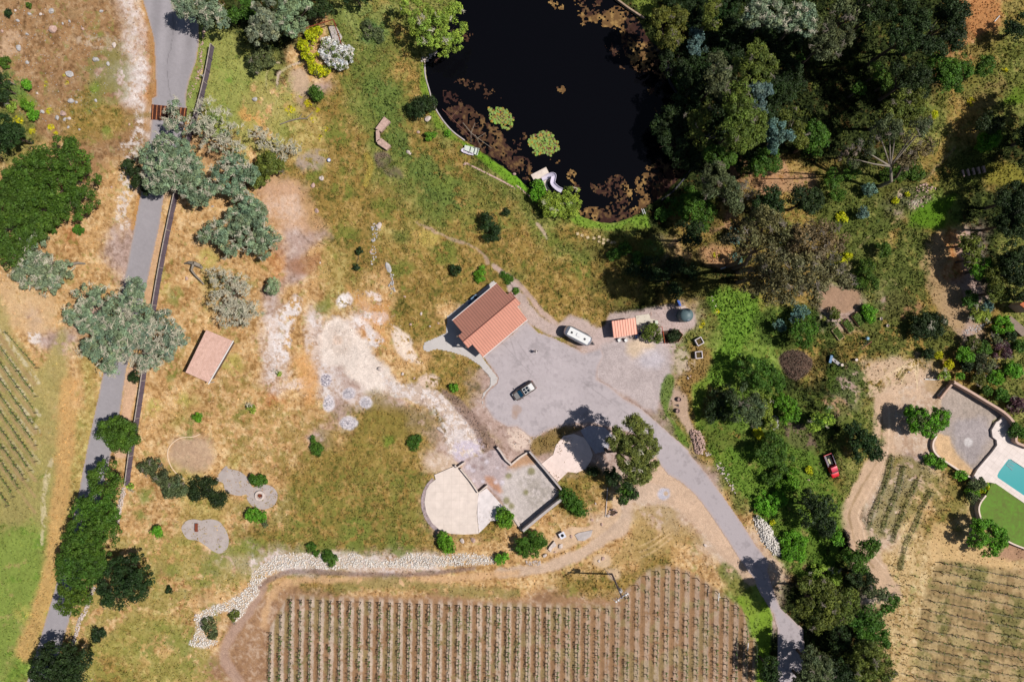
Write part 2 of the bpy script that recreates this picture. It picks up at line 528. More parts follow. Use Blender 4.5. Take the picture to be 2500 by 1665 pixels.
area(q(1, [(1050, 1080), (1180, 1060), (1280, 1150), (1400, 1300), (1440, 1420), (1300, 1440), (1160, 1330), (1080, 1200)]), (92, 112, 56), 14, 22, .85, .28, .4, 18)
area(q(1, [(1150, 420), (1180, 560), (1230, 740), (1300, 850), (1400, 960), (1330, 940), (1210, 800), (1140, 600)]), (118, 146, 50), 5, 8, .85, .15)
area(q(1, [(940, 420), (1050, 440), (1080, 540), (980, 520)]), (214, 172, 104), 8, 10, .8, None, .4)
area(q(1, [(240, 500), (330, 480), (370, 560), (350, 640), (240, 620)]), (196, 168, 142), 6, 8, .9, .04)
area(q(1, [(170, 1350), (290, 1340), (330, 1430), (300, 1500), (200, 1440)]), WHITE, 6, 12, .8, .05, .5, 10)
area(q(1, [(300, 1080), (480, 1040), (480, 1130), (340, 1180)]), (180, 160, 152), 8, 12, .7, .05, .42)
area(q(1, [(0, 1230), (200, 1200), (330, 1290), (440, 1440), (460, 1568), (160, 1568), (60, 1400)]), (212, 166, 126), 16, 18, .65, .06)
area(q(1, [(820, 1060), (900, 1040), (940, 1100), (850, 1140)]), (126, 104, 96), 6, 8, .8)
area(q(1, [(900, 1160), (1000, 1150), (1010, 1220), (920, 1210)]), (118, 98, 92), 6, 8, .6)
line(q(1, [(770, 1060), (800, 1140), (760, 1260)]), 14, (176, 156, 76), 3, 3, .8)
area(q(5, [(1130, 50), (1250, 60), (1250, 130), (1140, 140)]), (196, 178, 96), 8, 10, .5)
line(q(1, [(85, 590), (90, 500), (130, 440), (175, 430)]), 5, (206, 180, 160), 1.5, 1, .9, .02)
line(q(1, [(160, 610), (165, 520), (220, 470), (310, 430)]), 6, (206, 184, 164), 1.5, 1, .9, .02)
line(q(5, [(1100, -20), (1340, 90), (1480, 140), (1570, 200), (1600, 260)]), 7, (190, 160, 142), 3, 5, .7, .04, .36, 12)
line(q(6, [(200, -10), (240, 40), (270, 90)]), 7, (196, 170, 152), 2, 2, .85, .03)
line(q(5, [(1640, 280), (1700, 330), (1792, 440)]) + q(6, [(60, 390), (160, 500), (240, 600), (330, 670)]), 13, (198, 170, 158), 3, 4, .9, .03)
line(q(6, [(0, 330), (120, 440), (240, 580)]), 5, (178, 152, 136), 2, 2, .7)
line(q(3, [(380, 1568), (700, 1568)]), 4, BRN, 1, 1, .2)
line(q(7, [(820, 0), (700, 110), (560, 280)]), 6, (190, 168, 122), 2, 2, .7)
line(q(3, [(780, 1568), (900, 1440), (1060, 1280), (1200, 1140), (1320, 1010)]), 6, (176, 152, 112), 2, 2, .6)
area(q(5, [(470, 690), (560, 640), (700, 720), (800, 820), (850, 920), (980, 1040), (980, 1110), (830, 1130), (680, 1070), (600, 980), (480, 940), (450, 820)]), (236, 219, 207), 9, 16, .95, .05)
area(q(5, [(500, 720), (620, 700), (680, 800), (600, 880), (510, 830)]), (206, 186, 172), 14, 16, .6, .06, .4)
blob(*q(5, [(570, 785, 32)])[0], (226, 200, 182), soft=3, rough=4, op=.9, amp=.08)
area(q(5, [(570, 520), (640, 460), (680, 500), (650, 550), (590, 570)]), (240, 230, 226), 4, 9, .95, .05, .38, 10)
area(q(5, [(800, 600), (900, 590), (920, 640), (860, 690), (810, 660)]), (240, 228, 226), 4, 9, .95, .05, .36, 10)
area(q(5, [(770, 450), (850, 470), (880, 540), (820, 520)]), (238, 220, 212), 4, 9, .9, .05, .42, 9)
area(q(5, [(700, 640), (780, 660), (870, 760), (860, 830), (800, 820), (740, 720)]), (236, 224, 220), 5, 12, .9, .05, .42, 10)
area(q(5, [(940, 700), (1040, 730), (1100, 860), (1150, 950), (1060, 940), (980, 860)]), (240, 218, 200), 5, 10, .92, .05, .38, 10)
area(q(5, [(160, 600), (300, 480), (320, 600), (250, 700), (250, 840), (200, 940), (120, 860), (150, 720)]), (238, 226, 222), 6, 14, .9, .05, .46, 9)
area(q(5, [(330, 700), (450, 720), (460, 830), (370, 880)]), (226, 204, 190), 8, 14, .8, .05, .45, 10)
area(q(5, [(640, 420), (760, 520), (900, 500), (940, 640), (900, 820), (800, 700), (700, 560)]), (216, 156, 98), 14, 18, .6, .05, .42, 16)
area(q(5, [(200, 1080), (330, 1030), (380, 1100), (260, 1130)]), (232, 208, 192), 6, 10, .8, .05, .48, 8)
area(q(5, [(300, 880), (400, 920), (440, 1100), (380, 1240), (320, 1100), (280, 980)]), (224, 168, 108), 14, 14, .7)
area(q(5, [(1130, 1050), (1240, 1030), (1250, 1100), (1150, 1110)]), (234, 206, 190), 6, 10, .8, .05, .42, 9)
area(q(5, [(240, 250), (420, 200), (440, 300), (300, 340)]), (166, 116, 84), 12, 12, .7)
area(q(5, [(900, 1040), (1000, 1090), (1150, 1100), (1300, 1170), (1430, 1280), (1530, 1420), (1560, 1568), (1340, 1568), (1320, 1400), (1240, 1260), (1080, 1200), (940, 1160)]), (212, 188, 172), 6, 10, .95, .04)
area(q(5, [(880, 1020), (1020, 1080), (1180, 1120), (1320, 1190), (1450, 1310), (1560, 1480), (1580, 1568), (1340, 1568), (1300, 1400), (1200, 1250), (940, 1150)]), (240, 228, 224), 8, 14, .8, .06, .52, 8)
area(q(5, [(900, 1050), (1150, 1110), (1400, 1300), (1560, 1568), (1360, 1568), (1200, 1250)]), (160, 134, 120), 8, 14, .55, .07, .58, 10)
area(q(5, [(1280, 1120), (1440, 1210), (1560, 1360), (1660, 1500), (1640, 1568), (1570, 1568), (1500, 1400), (1380, 1260)]), (150, 124, 112), 5, 8, .85, .12)
area(q(5, [(1340, 1380), (1440, 1400), (1540, 1540), (1500, 1568), (1380, 1540)]), (228, 214, 210), 8, 12, .85, .03, .42, 12)
area(q(5, [(800, 1150), (980, 1210), (1160, 1280), (1200, 1400), (1040, 1440), (880, 1470), (760, 1380)]), (140, 122, 62), 16, 18, .7, .14, .35, 24)
area(q(5, [(880, 1430), (960, 1440), (950, 1500), (890, 1500)]), (122, 142, 56), 6, 8, .8)
area(q(6, [(0, 430), (60, 400), (160, 560), (330, 680), (430, 620), (640, 700), (700, 600), (840, 590), (1000, 560), (1150, 540), (1270, 600), (1280, 690), (1210, 740), (1130, 860), (1100, 960), (640, 900), (420, 760), (300, 760), (120, 640)]), (198, 176, 170), 5, 8, .9, .03)
area(q(6, [(640, 820), (850, 780), (1050, 800), (1120, 930), (1090, 1060), (1040, 1200), (1010, 1290), (900, 1230), (700, 1100), (600, 1000)]), (192, 177, 175), 8, 10, .95, .015)
area(q(6, [(830, 790), (960, 780), (1000, 850), (900, 910), (820, 880)]), (222, 196, 168), 10, 8, .9, .015)
area(q(6, [(900, 870), (1010, 850), (1060, 930), (980, 980), (890, 950)]), (208, 198, 204), 12, 10, .8, .01)
area(q(6, [(1120, 820), (1200, 810), (1190, 930), (1130, 900)]), (118, 138, 56), 6, 10, .8, .12, .45, 12)
area(q(6, [(1060, 1050), (1130, 1030), (1130, 1140), (1100, 1280), (1180, 1380), (1240, 1500), (1200, 1500), (1100, 1340), (1040, 1200)]), (104, 130, 50), 4, 7, .9, .14)
area(q(6, [(1140, 1130), (1220, 1160), (1240, 1290), (1280, 1400), (1230, 1420), (1150, 1300), (1120, 1220)]), (200, 170, 150), 4, 6, .85, .03)
area(q(6, [(1240, 800), (1400, 880), (1360, 1020), (1240, 1150), (1180, 1100), (1230, 950)]), (158, 124, 76), 8, 12, .8, .18)
area(q(6, [(1200, 840), (1250, 900), (1260, 980), (1180, 1000), (1120, 900)]), (204, 182, 162), 8, 12, .8, .03, .4, 12)
area(q(6, [(1400, 440), (1700, 470), (1730, 640), (1640, 800), (1560, 960), (1500, 1100), (1380, 1100), (1400, 900), (1480, 800), (1420, 620)]), (112, 148, 52), 10, 16, .9, .22)
area(q(6, [(1260, 1120), (1380, 1060), (1330, 1250), (1330, 1400), (1270, 1360)]), (120, 146, 54), 8, 10, .9, .2)
area(q(2, [(0, 1150), (100, 1240), (170, 1330), (110, 1310), (0, 1230)]), (112, 160, 44), 4, 5, .95, .15)
area(q(1, [(1400, 960), (1500, 1000), (1640, 1100), (1792, 1220), (1792, 1300), (1650, 1180), (1500, 1060)]), (118, 158, 46), 4, 5, .9, .15)
area(q(2, [(460, 1450), (560, 1490), (700, 1530), (900, 1480), (960, 1500), (940, 1568), (560, 1568), (440, 1500)]), (124, 156, 56), 5, 8, .9, .18)
area(q(2, [(860, 0), (960, 0), (1030, 40), (1030, 100), (930, 120), (880, 60)]), (132, 146, 64), 6, 8, .9, .2)
area(q(2, [(1130, 520), (1220, 560), (1200, 620), (1140, 600)]), (70, 110, 34), 6, 8, .9, .2)
area(q(6, [(920, 120), (1050, 110), (1060, 220), (940, 220)]), (84, 130, 40), 6, 10, .8, .2)
area(q(2, [(1560, 1100), (1680, 1080), (1720, 1180), (1792, 1200), (1792, 1320), (1700, 1290), (1560, 1230), (1500, 1170)]) , (180, 136, 100), 8, 14, .75, .12, .42, 12)
area(q(3, [(0, 1240), (90, 1170), (120, 1080), (190, 1180), (330, 1190), (400, 1270), (330, 1330), (160, 1310), (0, 1330)]), (186, 144, 110), 6, 12, .8, .1, .38, 12)
area(q(2, [(1350, 1568), (1440, 1540), (1500, 1440), (1560, 1500), (1540, 1568)]) , (180, 136, 106), 8, 12, .7, .1, .42, 12)
area(q(6, [(1060, 100), (1150, 90), (1260, 190), (1240, 250), (1140, 240)]), (196, 158, 112), 10, 12, .8, .14)
area(q(6, [(1340, 140), (1520, 150), (1530, 270), (1400, 290), (1300, 240)]), (196, 150, 110), 10, 12, .8, .14)
area(q(3, [(1430, 0), (1620, 30), (1640, 120), (1560, 260), (1440, 290), (1390, 160)]), (186, 130, 82), 8, 12, .9, .1)
area(q(3, [(1640, 0), (1792, 0), (1792, 60), (1680, 100)]), (160, 146, 84), 8, 12, .8, .2)
area(q(3, [(1400, 620), (1600, 520), (1680, 620), (1500, 740), (1380, 700)]), (150, 130, 80), 10, 16, .8, .18)
area(q(3, [(1660, 680), (1792, 560), (1792, 680), (1700, 710)]), (96, 126, 34), 8, 10, .9, .1)
area(q(3, [(1000, 1500), (1060, 1400), (1180, 1360), (1330, 1330), (1260, 1450), (1230, 1568), (1000, 1568)]), (92, 128, 32), 8, 10, .95, .1)
area(q(3, [(1500, 1150), (1700, 1120), (1792, 1180), (1792, 1290), (1650, 1270), (1540, 1250)]), (140, 132, 56), 8, 12, .9, .14)
area(q(7, [(1100, 120), (1240, 40), (1260, 260), (1230, 330), (1330, 420), (1400, 520), (1420, 650), (1330, 720), (1180, 560), (1120, 360)]), (176, 146, 108), 8, 14, .9, .08)
area(q(7, [(430, 440), (640, 440), (660, 540), (560, 600), (420, 590)]), (172, 138, 112), 5, 7, .95, .04)
area(q(7, [(690, 940), (880, 900), (1000, 880), (1100, 950), (1150, 1140), (1180, 1180), (1000, 1200), (860, 1230), (740, 1180), (700, 1080)]), (216, 184, 156), 14, 26, .85, .06, .42, 20)
for a in range(5):
    line(q(7, [(720 + 60 * a, 1160 - 20 * a), (800 + 40 * a, 1060), (940 + 30 * a, 980 - 20 * a), (1060, 960 + 40 * a)]), 2.2, (232, 206, 168), .8, 1, .8)
area(q(7, [(980, 470), (1100, 560), (990, 640), (860, 620), (860, 470)]), (158, 120, 88), 8, 12, .8, .12)
line(q(7, [(840, 1220), (835, 1400), (840, 1568)]) + q(11, [(830, 0), (720, 200), (640, 340), (590, 420), (640, 520), (680, 640), (780, 780), (860, 930), (880, 980)]), 50, (206, 174, 146), 5, 7, .95, .03)
line(q(7, [(820, 1220), (818, 1400)]) + q(11, [(800, 30), (690, 220), (600, 400), (610, 500), (650, 640), (760, 780)]), 5, (160, 132, 98), 2, 3, .7)
line(q(7, [(865, 1220), (870, 1400)]) + q(11, [(850, 30), (740, 260), (660, 420), (690, 520), (720, 640), (840, 790)]), 3, (226, 196, 168), 1, 2, .8)
area(q(7, [(440, 1000), (640, 940), (720, 1040), (700, 1180), (620, 1240), (480, 1160)]), (84, 104, 42), 10, 16, .85, .2, .36, 16)
area(q(7, [(430, 1180), (560, 1180), (600, 1290), (500, 1300)]), (190, 150, 118), 6, 10, .85, .06, .36, 12)
area(q(7, [(150, 1350), (260, 1350), (360, 1480), (350, 1568), (230, 1568)]), (138, 112, 100), 8, 10, .8, .1)
area(q(11, [(860, 40), (1060, 40), (1180, 160), (1400, 260), (1400, 420), (1200, 420), (1140, 300), (900, 560), (730, 560), (760, 420), (830, 180)]), (132, 124, 68), 10, 14, .75, .12, .36, 16)
area(q(11, [(1180, 470), (1460, 640), (1792, 760), (1792, 800), (1220, 760), (1140, 700)]), (214, 178, 128), 10, 14, .8, .06)
area(q(11, [(1560, 560), (1792, 640), (1792, 740), (1600, 700)]), (178, 138, 112), 8, 10, .9, .05)
area(q(11, [(1060, 1250), (1300, 1230), (1420, 1350), (1360, 1500), (1100, 1540), (1050, 1400)]), (118, 122, 58), 14, 24, .7, .1, .42, 18)
area(q(11, [(0, 1020), (60, 1080), (70, 1200), (30, 1568), (-60, 1568)]), (128, 160, 50), 4, 6, .95, .1)
area(q(10, [(1560, 1010), (1690, 900), (1760, 1000), (1792, 1100), (1780, 1300), (1700, 1568), (1650, 1568), (1660, 1200)]), (124, 152, 50), 4, 8, .9, .1)
area(q(10, [(1420, 800), (1560, 760), (1680, 880), (1640, 1010), (1560, 960)]), (112, 122, 54), 8, 14, .8, .1, .36, 20)
area(q(10, [(0, 100), (240, 40), (340, 200), (360, 300), (240, 360), (100, 540), (40, 480)]), (196, 186, 184), 3, 3, .0)
area(q(10, [(1010, 20), (1100, 60), (1260, 180), (1420, 400), (1560, 600), (1700, 800), (1660, 900), (1500, 740), (1340, 560), (1200, 420), (1040, 330), (920, 210)]), (210, 178, 152), 5, 8, .9, .03)
area(q(10, [(940, 210), (1080, 240), (1110, 300), (1040, 350), (860, 340), (860, 440), (800, 560), (680, 620), (560, 690), (400, 780), (220, 830), (-60, 850), (-60, 780), (200, 770), (420, 680), (600, 580), (760, 440), (840, 310)]), (206, 178, 156), 5, 8, .9, .03)
area(q(10, [(860, 400), (1100, 370), (1200, 480), (1340, 600), (1280, 640), (1140, 620), (1000, 720), (760, 780), (720, 700), (860, 560)]), (176, 148, 96), 12, 18, .7, .08, .36, 24)
for a in range(3):
    line(q(10, [(900, 640 + 40 * a), (1000, 590 + 40 * a), (1120, 500 + 40 * a)]), 3, (216, 184, 140), 1, 2, .7)
area(q(10, [(600, 700), (690, 700), (700, 770), (640, 790), (580, 760)]), (214, 184, 152), 5, 5, .95, .03)
area(q(10, [(680, 790), (760, 800), (760, 860), (700, 860)]), (214, 184, 152), 5, 5, .8, .03)
area(q(10, [(380, 520), (560, 500), (700, 400), (700, 300), (760, 330), (760, 440), (620, 560), (400, 660), (260, 680), (300, 600)]), (214, 182, 152), 4, 6, .9, .03)
blob(*q(10, [(1065, 285, 40)])[0], (196, 192, 204), soft=4, rough=5, op=.9, amp=.01)
blob(*q(10, [(1080, 280, 14)])[0], (200, 170, 140), soft=2, rough=3, op=.9)
line(q(8, [(1792, 930), (1700, 1080), (1560, 1280), (1540, 1420), (1640, 1568)]), 24, (182, 150, 132), 5, 5, .9, .03)
line(q(9, [(0, 930), (120, 860), (280, 810), (700, 830), (1100, 830), (1500, 790)]), 12, (140, 116, 108), 4, 4, .75, .08)
line(q(9, [(60, 1180), (120, 980), (260, 880), (600, 870), (900, 890), (1200, 870), (1792, 820)]), 16, (216, 174, 132), 6, 6, .8, .05)
line(q(9, [(580, 920), (900, 890), (1100, 900), (1400, 950), (1792, 960)]), 26, (146, 134, 78), 8, 8, .75, .08, .38, 20)
area(q(4, [(0, 340), (220, 420), (330, 480), (380, 640), (240, 760), (60, 700), (0, 720)]), (216, 180, 138), 14, 18, .7, .05, .35, 20)
area([(95, 900), (150, 800), (165, 860), (168, 1000), (160, 1110), (150, 1230), (135, 1330), (110, 1440), (60, 1560), (0, 1665), (-60, 1665), (-60, 700), (40, 820)], (170, 156, 98), 12, 14, .8, .08, .3, 30)
area([(-60, 1340), (100, 1300), (110, 1440), (60, 1560), (0, 1665), (-60, 1665)], (122, 148, 62), 30, 30, .75, .1, .3, 26)
for i in range(9):
    o = i * 39
    line([(-40, 790 + o - 46), (30, 846 + o), (95 - (0 if i < 6 else (i - 5) * 14), 934 + o - (0 if i < 6 else (i - 5) * 18))], 9, (214, 200, 170), 2, 4, .6 if i < 5 else .3, .03, .5, 9)
    line([(-40, 806 + o - 46), (20, 852 + o), (85, 938 + o)], 8, (176, 146, 106), 4, 5, .75, .03)
area(q(4, [(190, 730), (270, 740), (280, 800), (220, 800)]), WHITE, 4, 7, .8, .03, .4, 9)
line(q(8, [(350, 60), (300, 300), (300, 480), (280, 620)]), 12, (214, 196, 160), 3, 5, .7, .03, .5, 8)
line([(168, 940), (160, 1100), (145, 1240), (128, 1380), (95, 1500), (60, 1590)], 44, (208, 164, 108), 10, 8, .8, .1)
area([(418, 1075), (440, 1066), (480, 1064), (510, 1080), (525, 1110), (515, 1140), (470, 1152), (430, 1140), (412, 1110)], (190, 160, 136), 14, 12, .8, .04)
for (x, y, r) in q(0, [(500, 100, 30), (600, 560, 40), (350, 640, 50)]) + q(8, [(1400, 1000, 60), (1100, 800, 50)]):
    blob(x, y, r, (180, 150, 110), soft=8, rough=12, op=.4)
for (x, y, r) in q(8, [(1180, 800, 60), (1400, 830, 90), (1600, 640, 70), (1000, 300, 50), (960, 420, 40), (1450, 1100, 60), (1700, 640, 60), (1000, 1330, 70), (1260, 1300, 90)]) + q(9, [(700, 560, 110), (1000, 640, 90), (500, 640, 60), (300, 460, 40)]):
    blob(x, y, r, (118, 132, 60), soft=10, rough=16, op=.75, thr=.42, fs=16)
for (x, y, r) in q(4, [(1120, 400, 60), (1420, 220, 70), (1500, 930, 60), (1060, 1240, 60), (1250, 1200, 50), (1600, 950, 60)]) + q(8, [(150, 1100, 60)]):
    blob(x, y, r, (188, 176, 96), soft=12, rough=14, op=.7, thr=.38, fs=18)
VP = [(655, 1545), (680, 1500), (705, 1459), (1250, 1478), (1500, 1482), (1530, 1444), (1555, 1420), (1577, 1400), (1604, 1388),
      (1627, 1385), (1650, 1388), (1672, 1396), (1696, 1408), (1720, 1422), (1745, 1440), (1768, 1457), (1790, 1473), (1812, 1488), (1832, 1562)]
def vtop(x):
    return float(np.interp(x, [p[0] for p in VP], [p[1] for p in VP]))
def row_x(i, y):
    return 707 + 24.1 * i - 0.018 * (y - 1460)
sl = (slice(int(np.searchsorted(PY[:, 0], 1370)), NY), slice(int(np.searchsorted(PX[0], 640)), int(np.searchsorted(PX[0], 1860))))
X, Y = PX[sl], PY[sl]
topy = np.interp(X, [p[0] for p in VP], [p[1] for p in VP])
inside = sst(-14, 4, Y - topy) * sst(648, 660, X) * (1 - sst(1838, 1850, X))
u = (X + 0.018 * (Y - 1460) - 707) / 24.1 + .18 * (fbm(X, Y, 12, 33, 3, .7) - .5)
fr = u - np.floor(u)
litter = (1 - sst(.18, .31, np.abs(fr - .28)))  # pale litter strip along each vine row
litter *= (.55 + .45 * sst(1500, 1150, X)) * sst(.3, .55, fbm(X, Y, 14, 36, 3, .7) + .1)
blend(sl, (inside * .95).astype(np.float32), (158, 122, 90), .03)
blend(sl, (inside * sst(.55, .62, fbm(X, Y, 40, 39, 3)) * .5).astype(np.float32), (150, 138, 92), .03)
blend(sl, (inside * litter * .9).astype(np.float32), (204, 182, 164), .06)
RV = [(2295, 1365), (2340, 1372), (2560, 1405), (2560, 1700), (2235, 1700), (2242, 1600), (2246, 1500), (2262, 1440)]
sl = window(RV, 20)
X, Y = PX[sl], PY[sl]
ins = 1 - sst(-8, 8, sdf(RV, X, Y))
blend(sl, (ins * .85).astype(np.float32), (160, 134, 94), .05)
uu = (Y - .2 * X) / 23.0 + .2 * (fbm(X, Y, 14, 44, 2) - .5)
vv = (X + .15 * Y) / 18.0 + .2 * (fbm(X, Y, 14, 45, 2) - .5)
fr = uu - np.floor(uu); fv = vv - np.floor(vv)
blend(sl, (ins * (1 - sst(.1, .25, np.abs(fr - .5))) * .3).astype(np.float32), (112, 106, 66), .1)
blend(sl, (ins * (1 - sst(.1, .22, np.abs(fv - .5))) * .4).astype(np.float32), (112, 96, 68), .08)
blend(sl, (ins * sst(.48, .6, fbm(X, Y, 46, 40, 4)) * .55).astype(np.float32), (112, 118, 62), .1)
blend(sl, (ins * sst(.52, .6, fbm(X, Y, 30, 42, 4)) * .5).astype(np.float32), (206, 178, 132), .05)
for k_ in range(3):
    pass
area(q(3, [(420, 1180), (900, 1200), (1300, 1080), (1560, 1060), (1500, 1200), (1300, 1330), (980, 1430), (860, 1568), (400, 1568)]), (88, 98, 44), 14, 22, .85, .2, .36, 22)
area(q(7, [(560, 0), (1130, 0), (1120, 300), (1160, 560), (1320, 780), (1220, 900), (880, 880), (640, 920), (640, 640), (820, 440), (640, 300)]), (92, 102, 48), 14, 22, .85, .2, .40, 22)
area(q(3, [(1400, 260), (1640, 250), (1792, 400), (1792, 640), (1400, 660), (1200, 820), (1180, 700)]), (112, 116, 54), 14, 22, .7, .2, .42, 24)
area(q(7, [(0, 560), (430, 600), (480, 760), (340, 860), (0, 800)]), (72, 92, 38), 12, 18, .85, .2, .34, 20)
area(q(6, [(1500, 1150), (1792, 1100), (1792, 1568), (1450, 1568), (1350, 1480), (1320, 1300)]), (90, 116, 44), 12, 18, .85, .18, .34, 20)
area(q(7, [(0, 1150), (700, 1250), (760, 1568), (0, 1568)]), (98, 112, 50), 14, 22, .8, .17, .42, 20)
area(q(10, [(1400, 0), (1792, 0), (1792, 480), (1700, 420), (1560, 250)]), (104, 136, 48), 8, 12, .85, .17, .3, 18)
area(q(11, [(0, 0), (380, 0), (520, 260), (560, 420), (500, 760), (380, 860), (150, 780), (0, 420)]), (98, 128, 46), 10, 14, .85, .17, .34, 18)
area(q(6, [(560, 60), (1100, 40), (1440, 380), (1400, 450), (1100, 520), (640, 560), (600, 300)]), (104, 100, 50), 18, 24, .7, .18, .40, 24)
for x, y, r in q(1, [(200, 900, 60), (420, 1180, 70), (640, 1160, 60), (560, 900, 90), (600, 1300, 80), (900, 1420, 90), (1300, 1250, 80)]) + q(5, [(1300, 200, 90), (1000, 300, 80), (480, 560, 60), (640, 60, 70)]) + q(4, [(1200, 500, 50), (1300, 1400, 60), (1180, 1000, 50), (1650, 1300, 70)]) + q(8, [(1100, 1250, 80), (1300, 1450, 80), (1500, 700, 80)]) + q(6, [(300, 100, 80), (500, 300, 80)]):
    blob(x, y, r, (116, 128, 56), soft=12, rough=20, op=.7, thr=.46, fs=16, seed=66)
area([(540, 60), (700, 170), (720, 330), (620, 420), (540, 330), (500, 200)], (160, 160, 88), 16, 26, .75, .13, .42, 22)
area([(800, 30), (980, 30), (1020, 330), (1150, 430), (1260, 540), (1110, 570), (940, 400), (850, 250)], (116, 130, 62), 18, 26, .55, .16, .47, 18)
area([(220, 1340), (690, 1320), (600, 1420), (460, 1480), (530, 1690), (180, 1690)], (146, 144, 72), 18, 26, .6, .11, .46, 22)
area([(560, 1230), (1000, 1150), (1020, 1320), (700, 1350)], (120, 126, 58), 20, 26, .55, .15, .47, 16)
area([(560, 880), (720, 1000), (960, 1000), (980, 1130), (700, 1180), (540, 1060)], (146, 130, 66), 20, 26, .5, .13, .5, 16)
for (x, y, r) in q(1, [(250, 760, 34), (370, 715, 30), (435, 755, 18), (410, 820, 24), (485, 885, 18), (450, 940, 20), (400, 925, 12), (260, 660, 14), (320, 660, 14)]) + \
        q(0, [(440, 515, 16), (310, 575, 20), (455, 565, 14), (335, 760, 18), (220, 900, 22), (120, 830, 36), (350, 870, 20), (380, 920, 20)]) + \
        q(6, [(1320, 680, 26), (1420, 200, 30), (1430, 590, 12)]) + q(3, [(1180, 780, 26), (1430, 700, 26), (1660, 480, 16)]):
    blob(x, y, r, (196, 186, 20), soft=2, rough=5, op=.9, thr=.5, fs=5, amp=.2)
def mask_poly(pts, rough=1.0, sm=False, seed=81):
    if sm: pts = smooth_poly(pts)
    sl = window(pts, 10)
    X, Y = PX[sl], PY[sl]
    d = sdf(pts, X, Y) + rough * 2 * (fbm(X, Y, 16, seed, 3, .7) - .5)
    m = np.full((NY, NX), 99.0, np.float32)
    m[sl] = d
    return m
road_l = [(325, -60), (347, 0), (365, 60), (375, 100), (379, 160), (381, 234), (371, 240), (370, 290), (366, 330), (354, 400), (343, 470), (328, 550), (305, 668), (276, 800), (248, 925),
          (229, 1014), (209, 1107), (192, 1198), (165, 1320), (134, 1434), (89, 1584), (60, 1680), (48, 1730)]
road_r = [(395, -60), (440, 0), (470, 30), (487, 60), (486, 110), (480, 150), (464, 195), (455, 234), (456, 262), (455, 290), (440, 370), (403, 470), (391, 550), (361, 689), (335, 800), (309, 907),
          (293, 1014), (273, 1107), (256, 1180), (226, 1320), (172, 1509), (154, 1569), (122, 1680), (106, 1730)]
M_ROAD = mask_poly(road_l + road_r[::-1], 1.0)
court = q(5, [(1560, 895), (1792, 720)]) + q(6, [(0, 755), (40, 700), (130, 650), (210, 730), (320, 770), (420, 820), (520, 870), (640, 830), (660, 900), (620, 970), (610, 1050), (700, 1100), (790, 1180), (900, 1240), (1010, 1330), (1130, 1440), (1240, 1540)])
court += q(10, [(1240, 0), (1350, 130), (1500, 330), (1600, 480), (1690, 620), (1790, 750)]) + q(11, [(40, 800), (90, 960), (130, 1060)]) + \
    [(1962, 1535), (1966, 1600), (1975, 1740), (1880, 1740), (1896, 1640), (1898, 1540), (1888, 1500), (1850, 1440), (1838, 1412)]
court += q(10, [(1690, 880), (1590, 740), (1480, 570), (1380, 420), (1280, 290), (1180, 200), (1090, 150), (1020, 60)])
court += q(6, [(1010, 1560), (960, 1500), (900, 1440), (760, 1400), (560, 1350), (430, 1360), (280, 1400), (200, 1450), (150, 1450), (60, 1380)]) + \
    q(5, [(1730, 1380), (1640, 1330), (1580, 1240), (1570, 1180), (1600, 1120), (1650, 1060), (1640, 1000), (1590, 940)])
M_COURT = mask_poly(court, 1.2)
walk = q(5, [(1160, 800), (1230, 770), (1310, 735), (1320, 620), (1640, 372), (1700, 440), (1792, 520)]) + q(6, [(130, 650), (0, 755)]) + q(5, [(1560, 895), (1600, 950), (1670, 1040), (1660, 1080), (1600, 1130), (1565, 1190), (1575, 1250),
        (1568, 1255), (1555, 1200), (1562, 1150), (1615, 1090), (1610, 1040), (1540, 960), (1450, 900), (1350, 870), (1250, 850), (1180, 870), (1155, 850)])
M_WALK = mask_poly(walk, .2)
M_COURT[M_WALK < .5] = 99
pond = q(1, [(1255, 330), (1180, 400), (1168, 470), (1185, 560), (1215, 680), (1260, 770), (1330, 870), (1440, 960), (1560, 1040), (1680, 1130), (1792, 1210)]) + \
    q(2, [(90, 1240), (200, 1340), (330, 1400), (430, 1430), (520, 1490), (700, 1525), (860, 1480), (950, 1410), (1050, 1350), (1180, 1220), (1290, 1100), (1330, 990), (1290, 820), (1230, 720), (1140, 600),
           (1090, 500), (1085, 440), (1060, 350), (960, 250), (900, 130), (830, 60), (740, -10), (600, -120)]) + [(1250, -80), (1130, -70), (1105, 30), (1080, 80)]
pond = smooth_poly(pond, True, 4)
M_POND = mask_poly(pond, .6)
FLAT[(np.minimum(np.minimum(M_ROAD, M_COURT), M_WALK) < 2.5)] = 1
h = (fbm(PX, PY, 9, 3, 3, .8) - .5) * 2.0 + (fbm(PX, PY, 30, 9, 2) - .5) * .9
Z = AMP * h + .02
tf = np.maximum(0, fbm(PX, PY, 14, 15, 3, .75) - .5) * 2
Z += np.clip(AMP - .12, 0, 1) * 3.2 * tf
dmin = np.minimum(np.minimum(M_ROAD, M_COURT), M_WALK)
Z = Z * sst(0, 14, dmin) - .02 * (1 - sst(2, 6, dmin))
Z = np.where(FLAT > 0, -.03, Z)
Z = np.where(M_POND < 30, Z - 1.6 * sst(8, -22, M_POND), Z)
inp = sst(2, -10, M_POND)
COLR += (np.array(alb((70, 52, 30)), np.float32) - COLR) * (inp * .9)[..., None]
PADS = []   # areas under patios, decks: pressed flat
def press(pts, sm=False, z=-.02):
    if sm: pts = smooth_poly(pts)
    sl = window(pts, 6)
    d = sdf(pts, PX[sl], PY[sl])
    Z[sl] = np.where(d < 3, np.minimum(Z[sl], z), Z[sl])
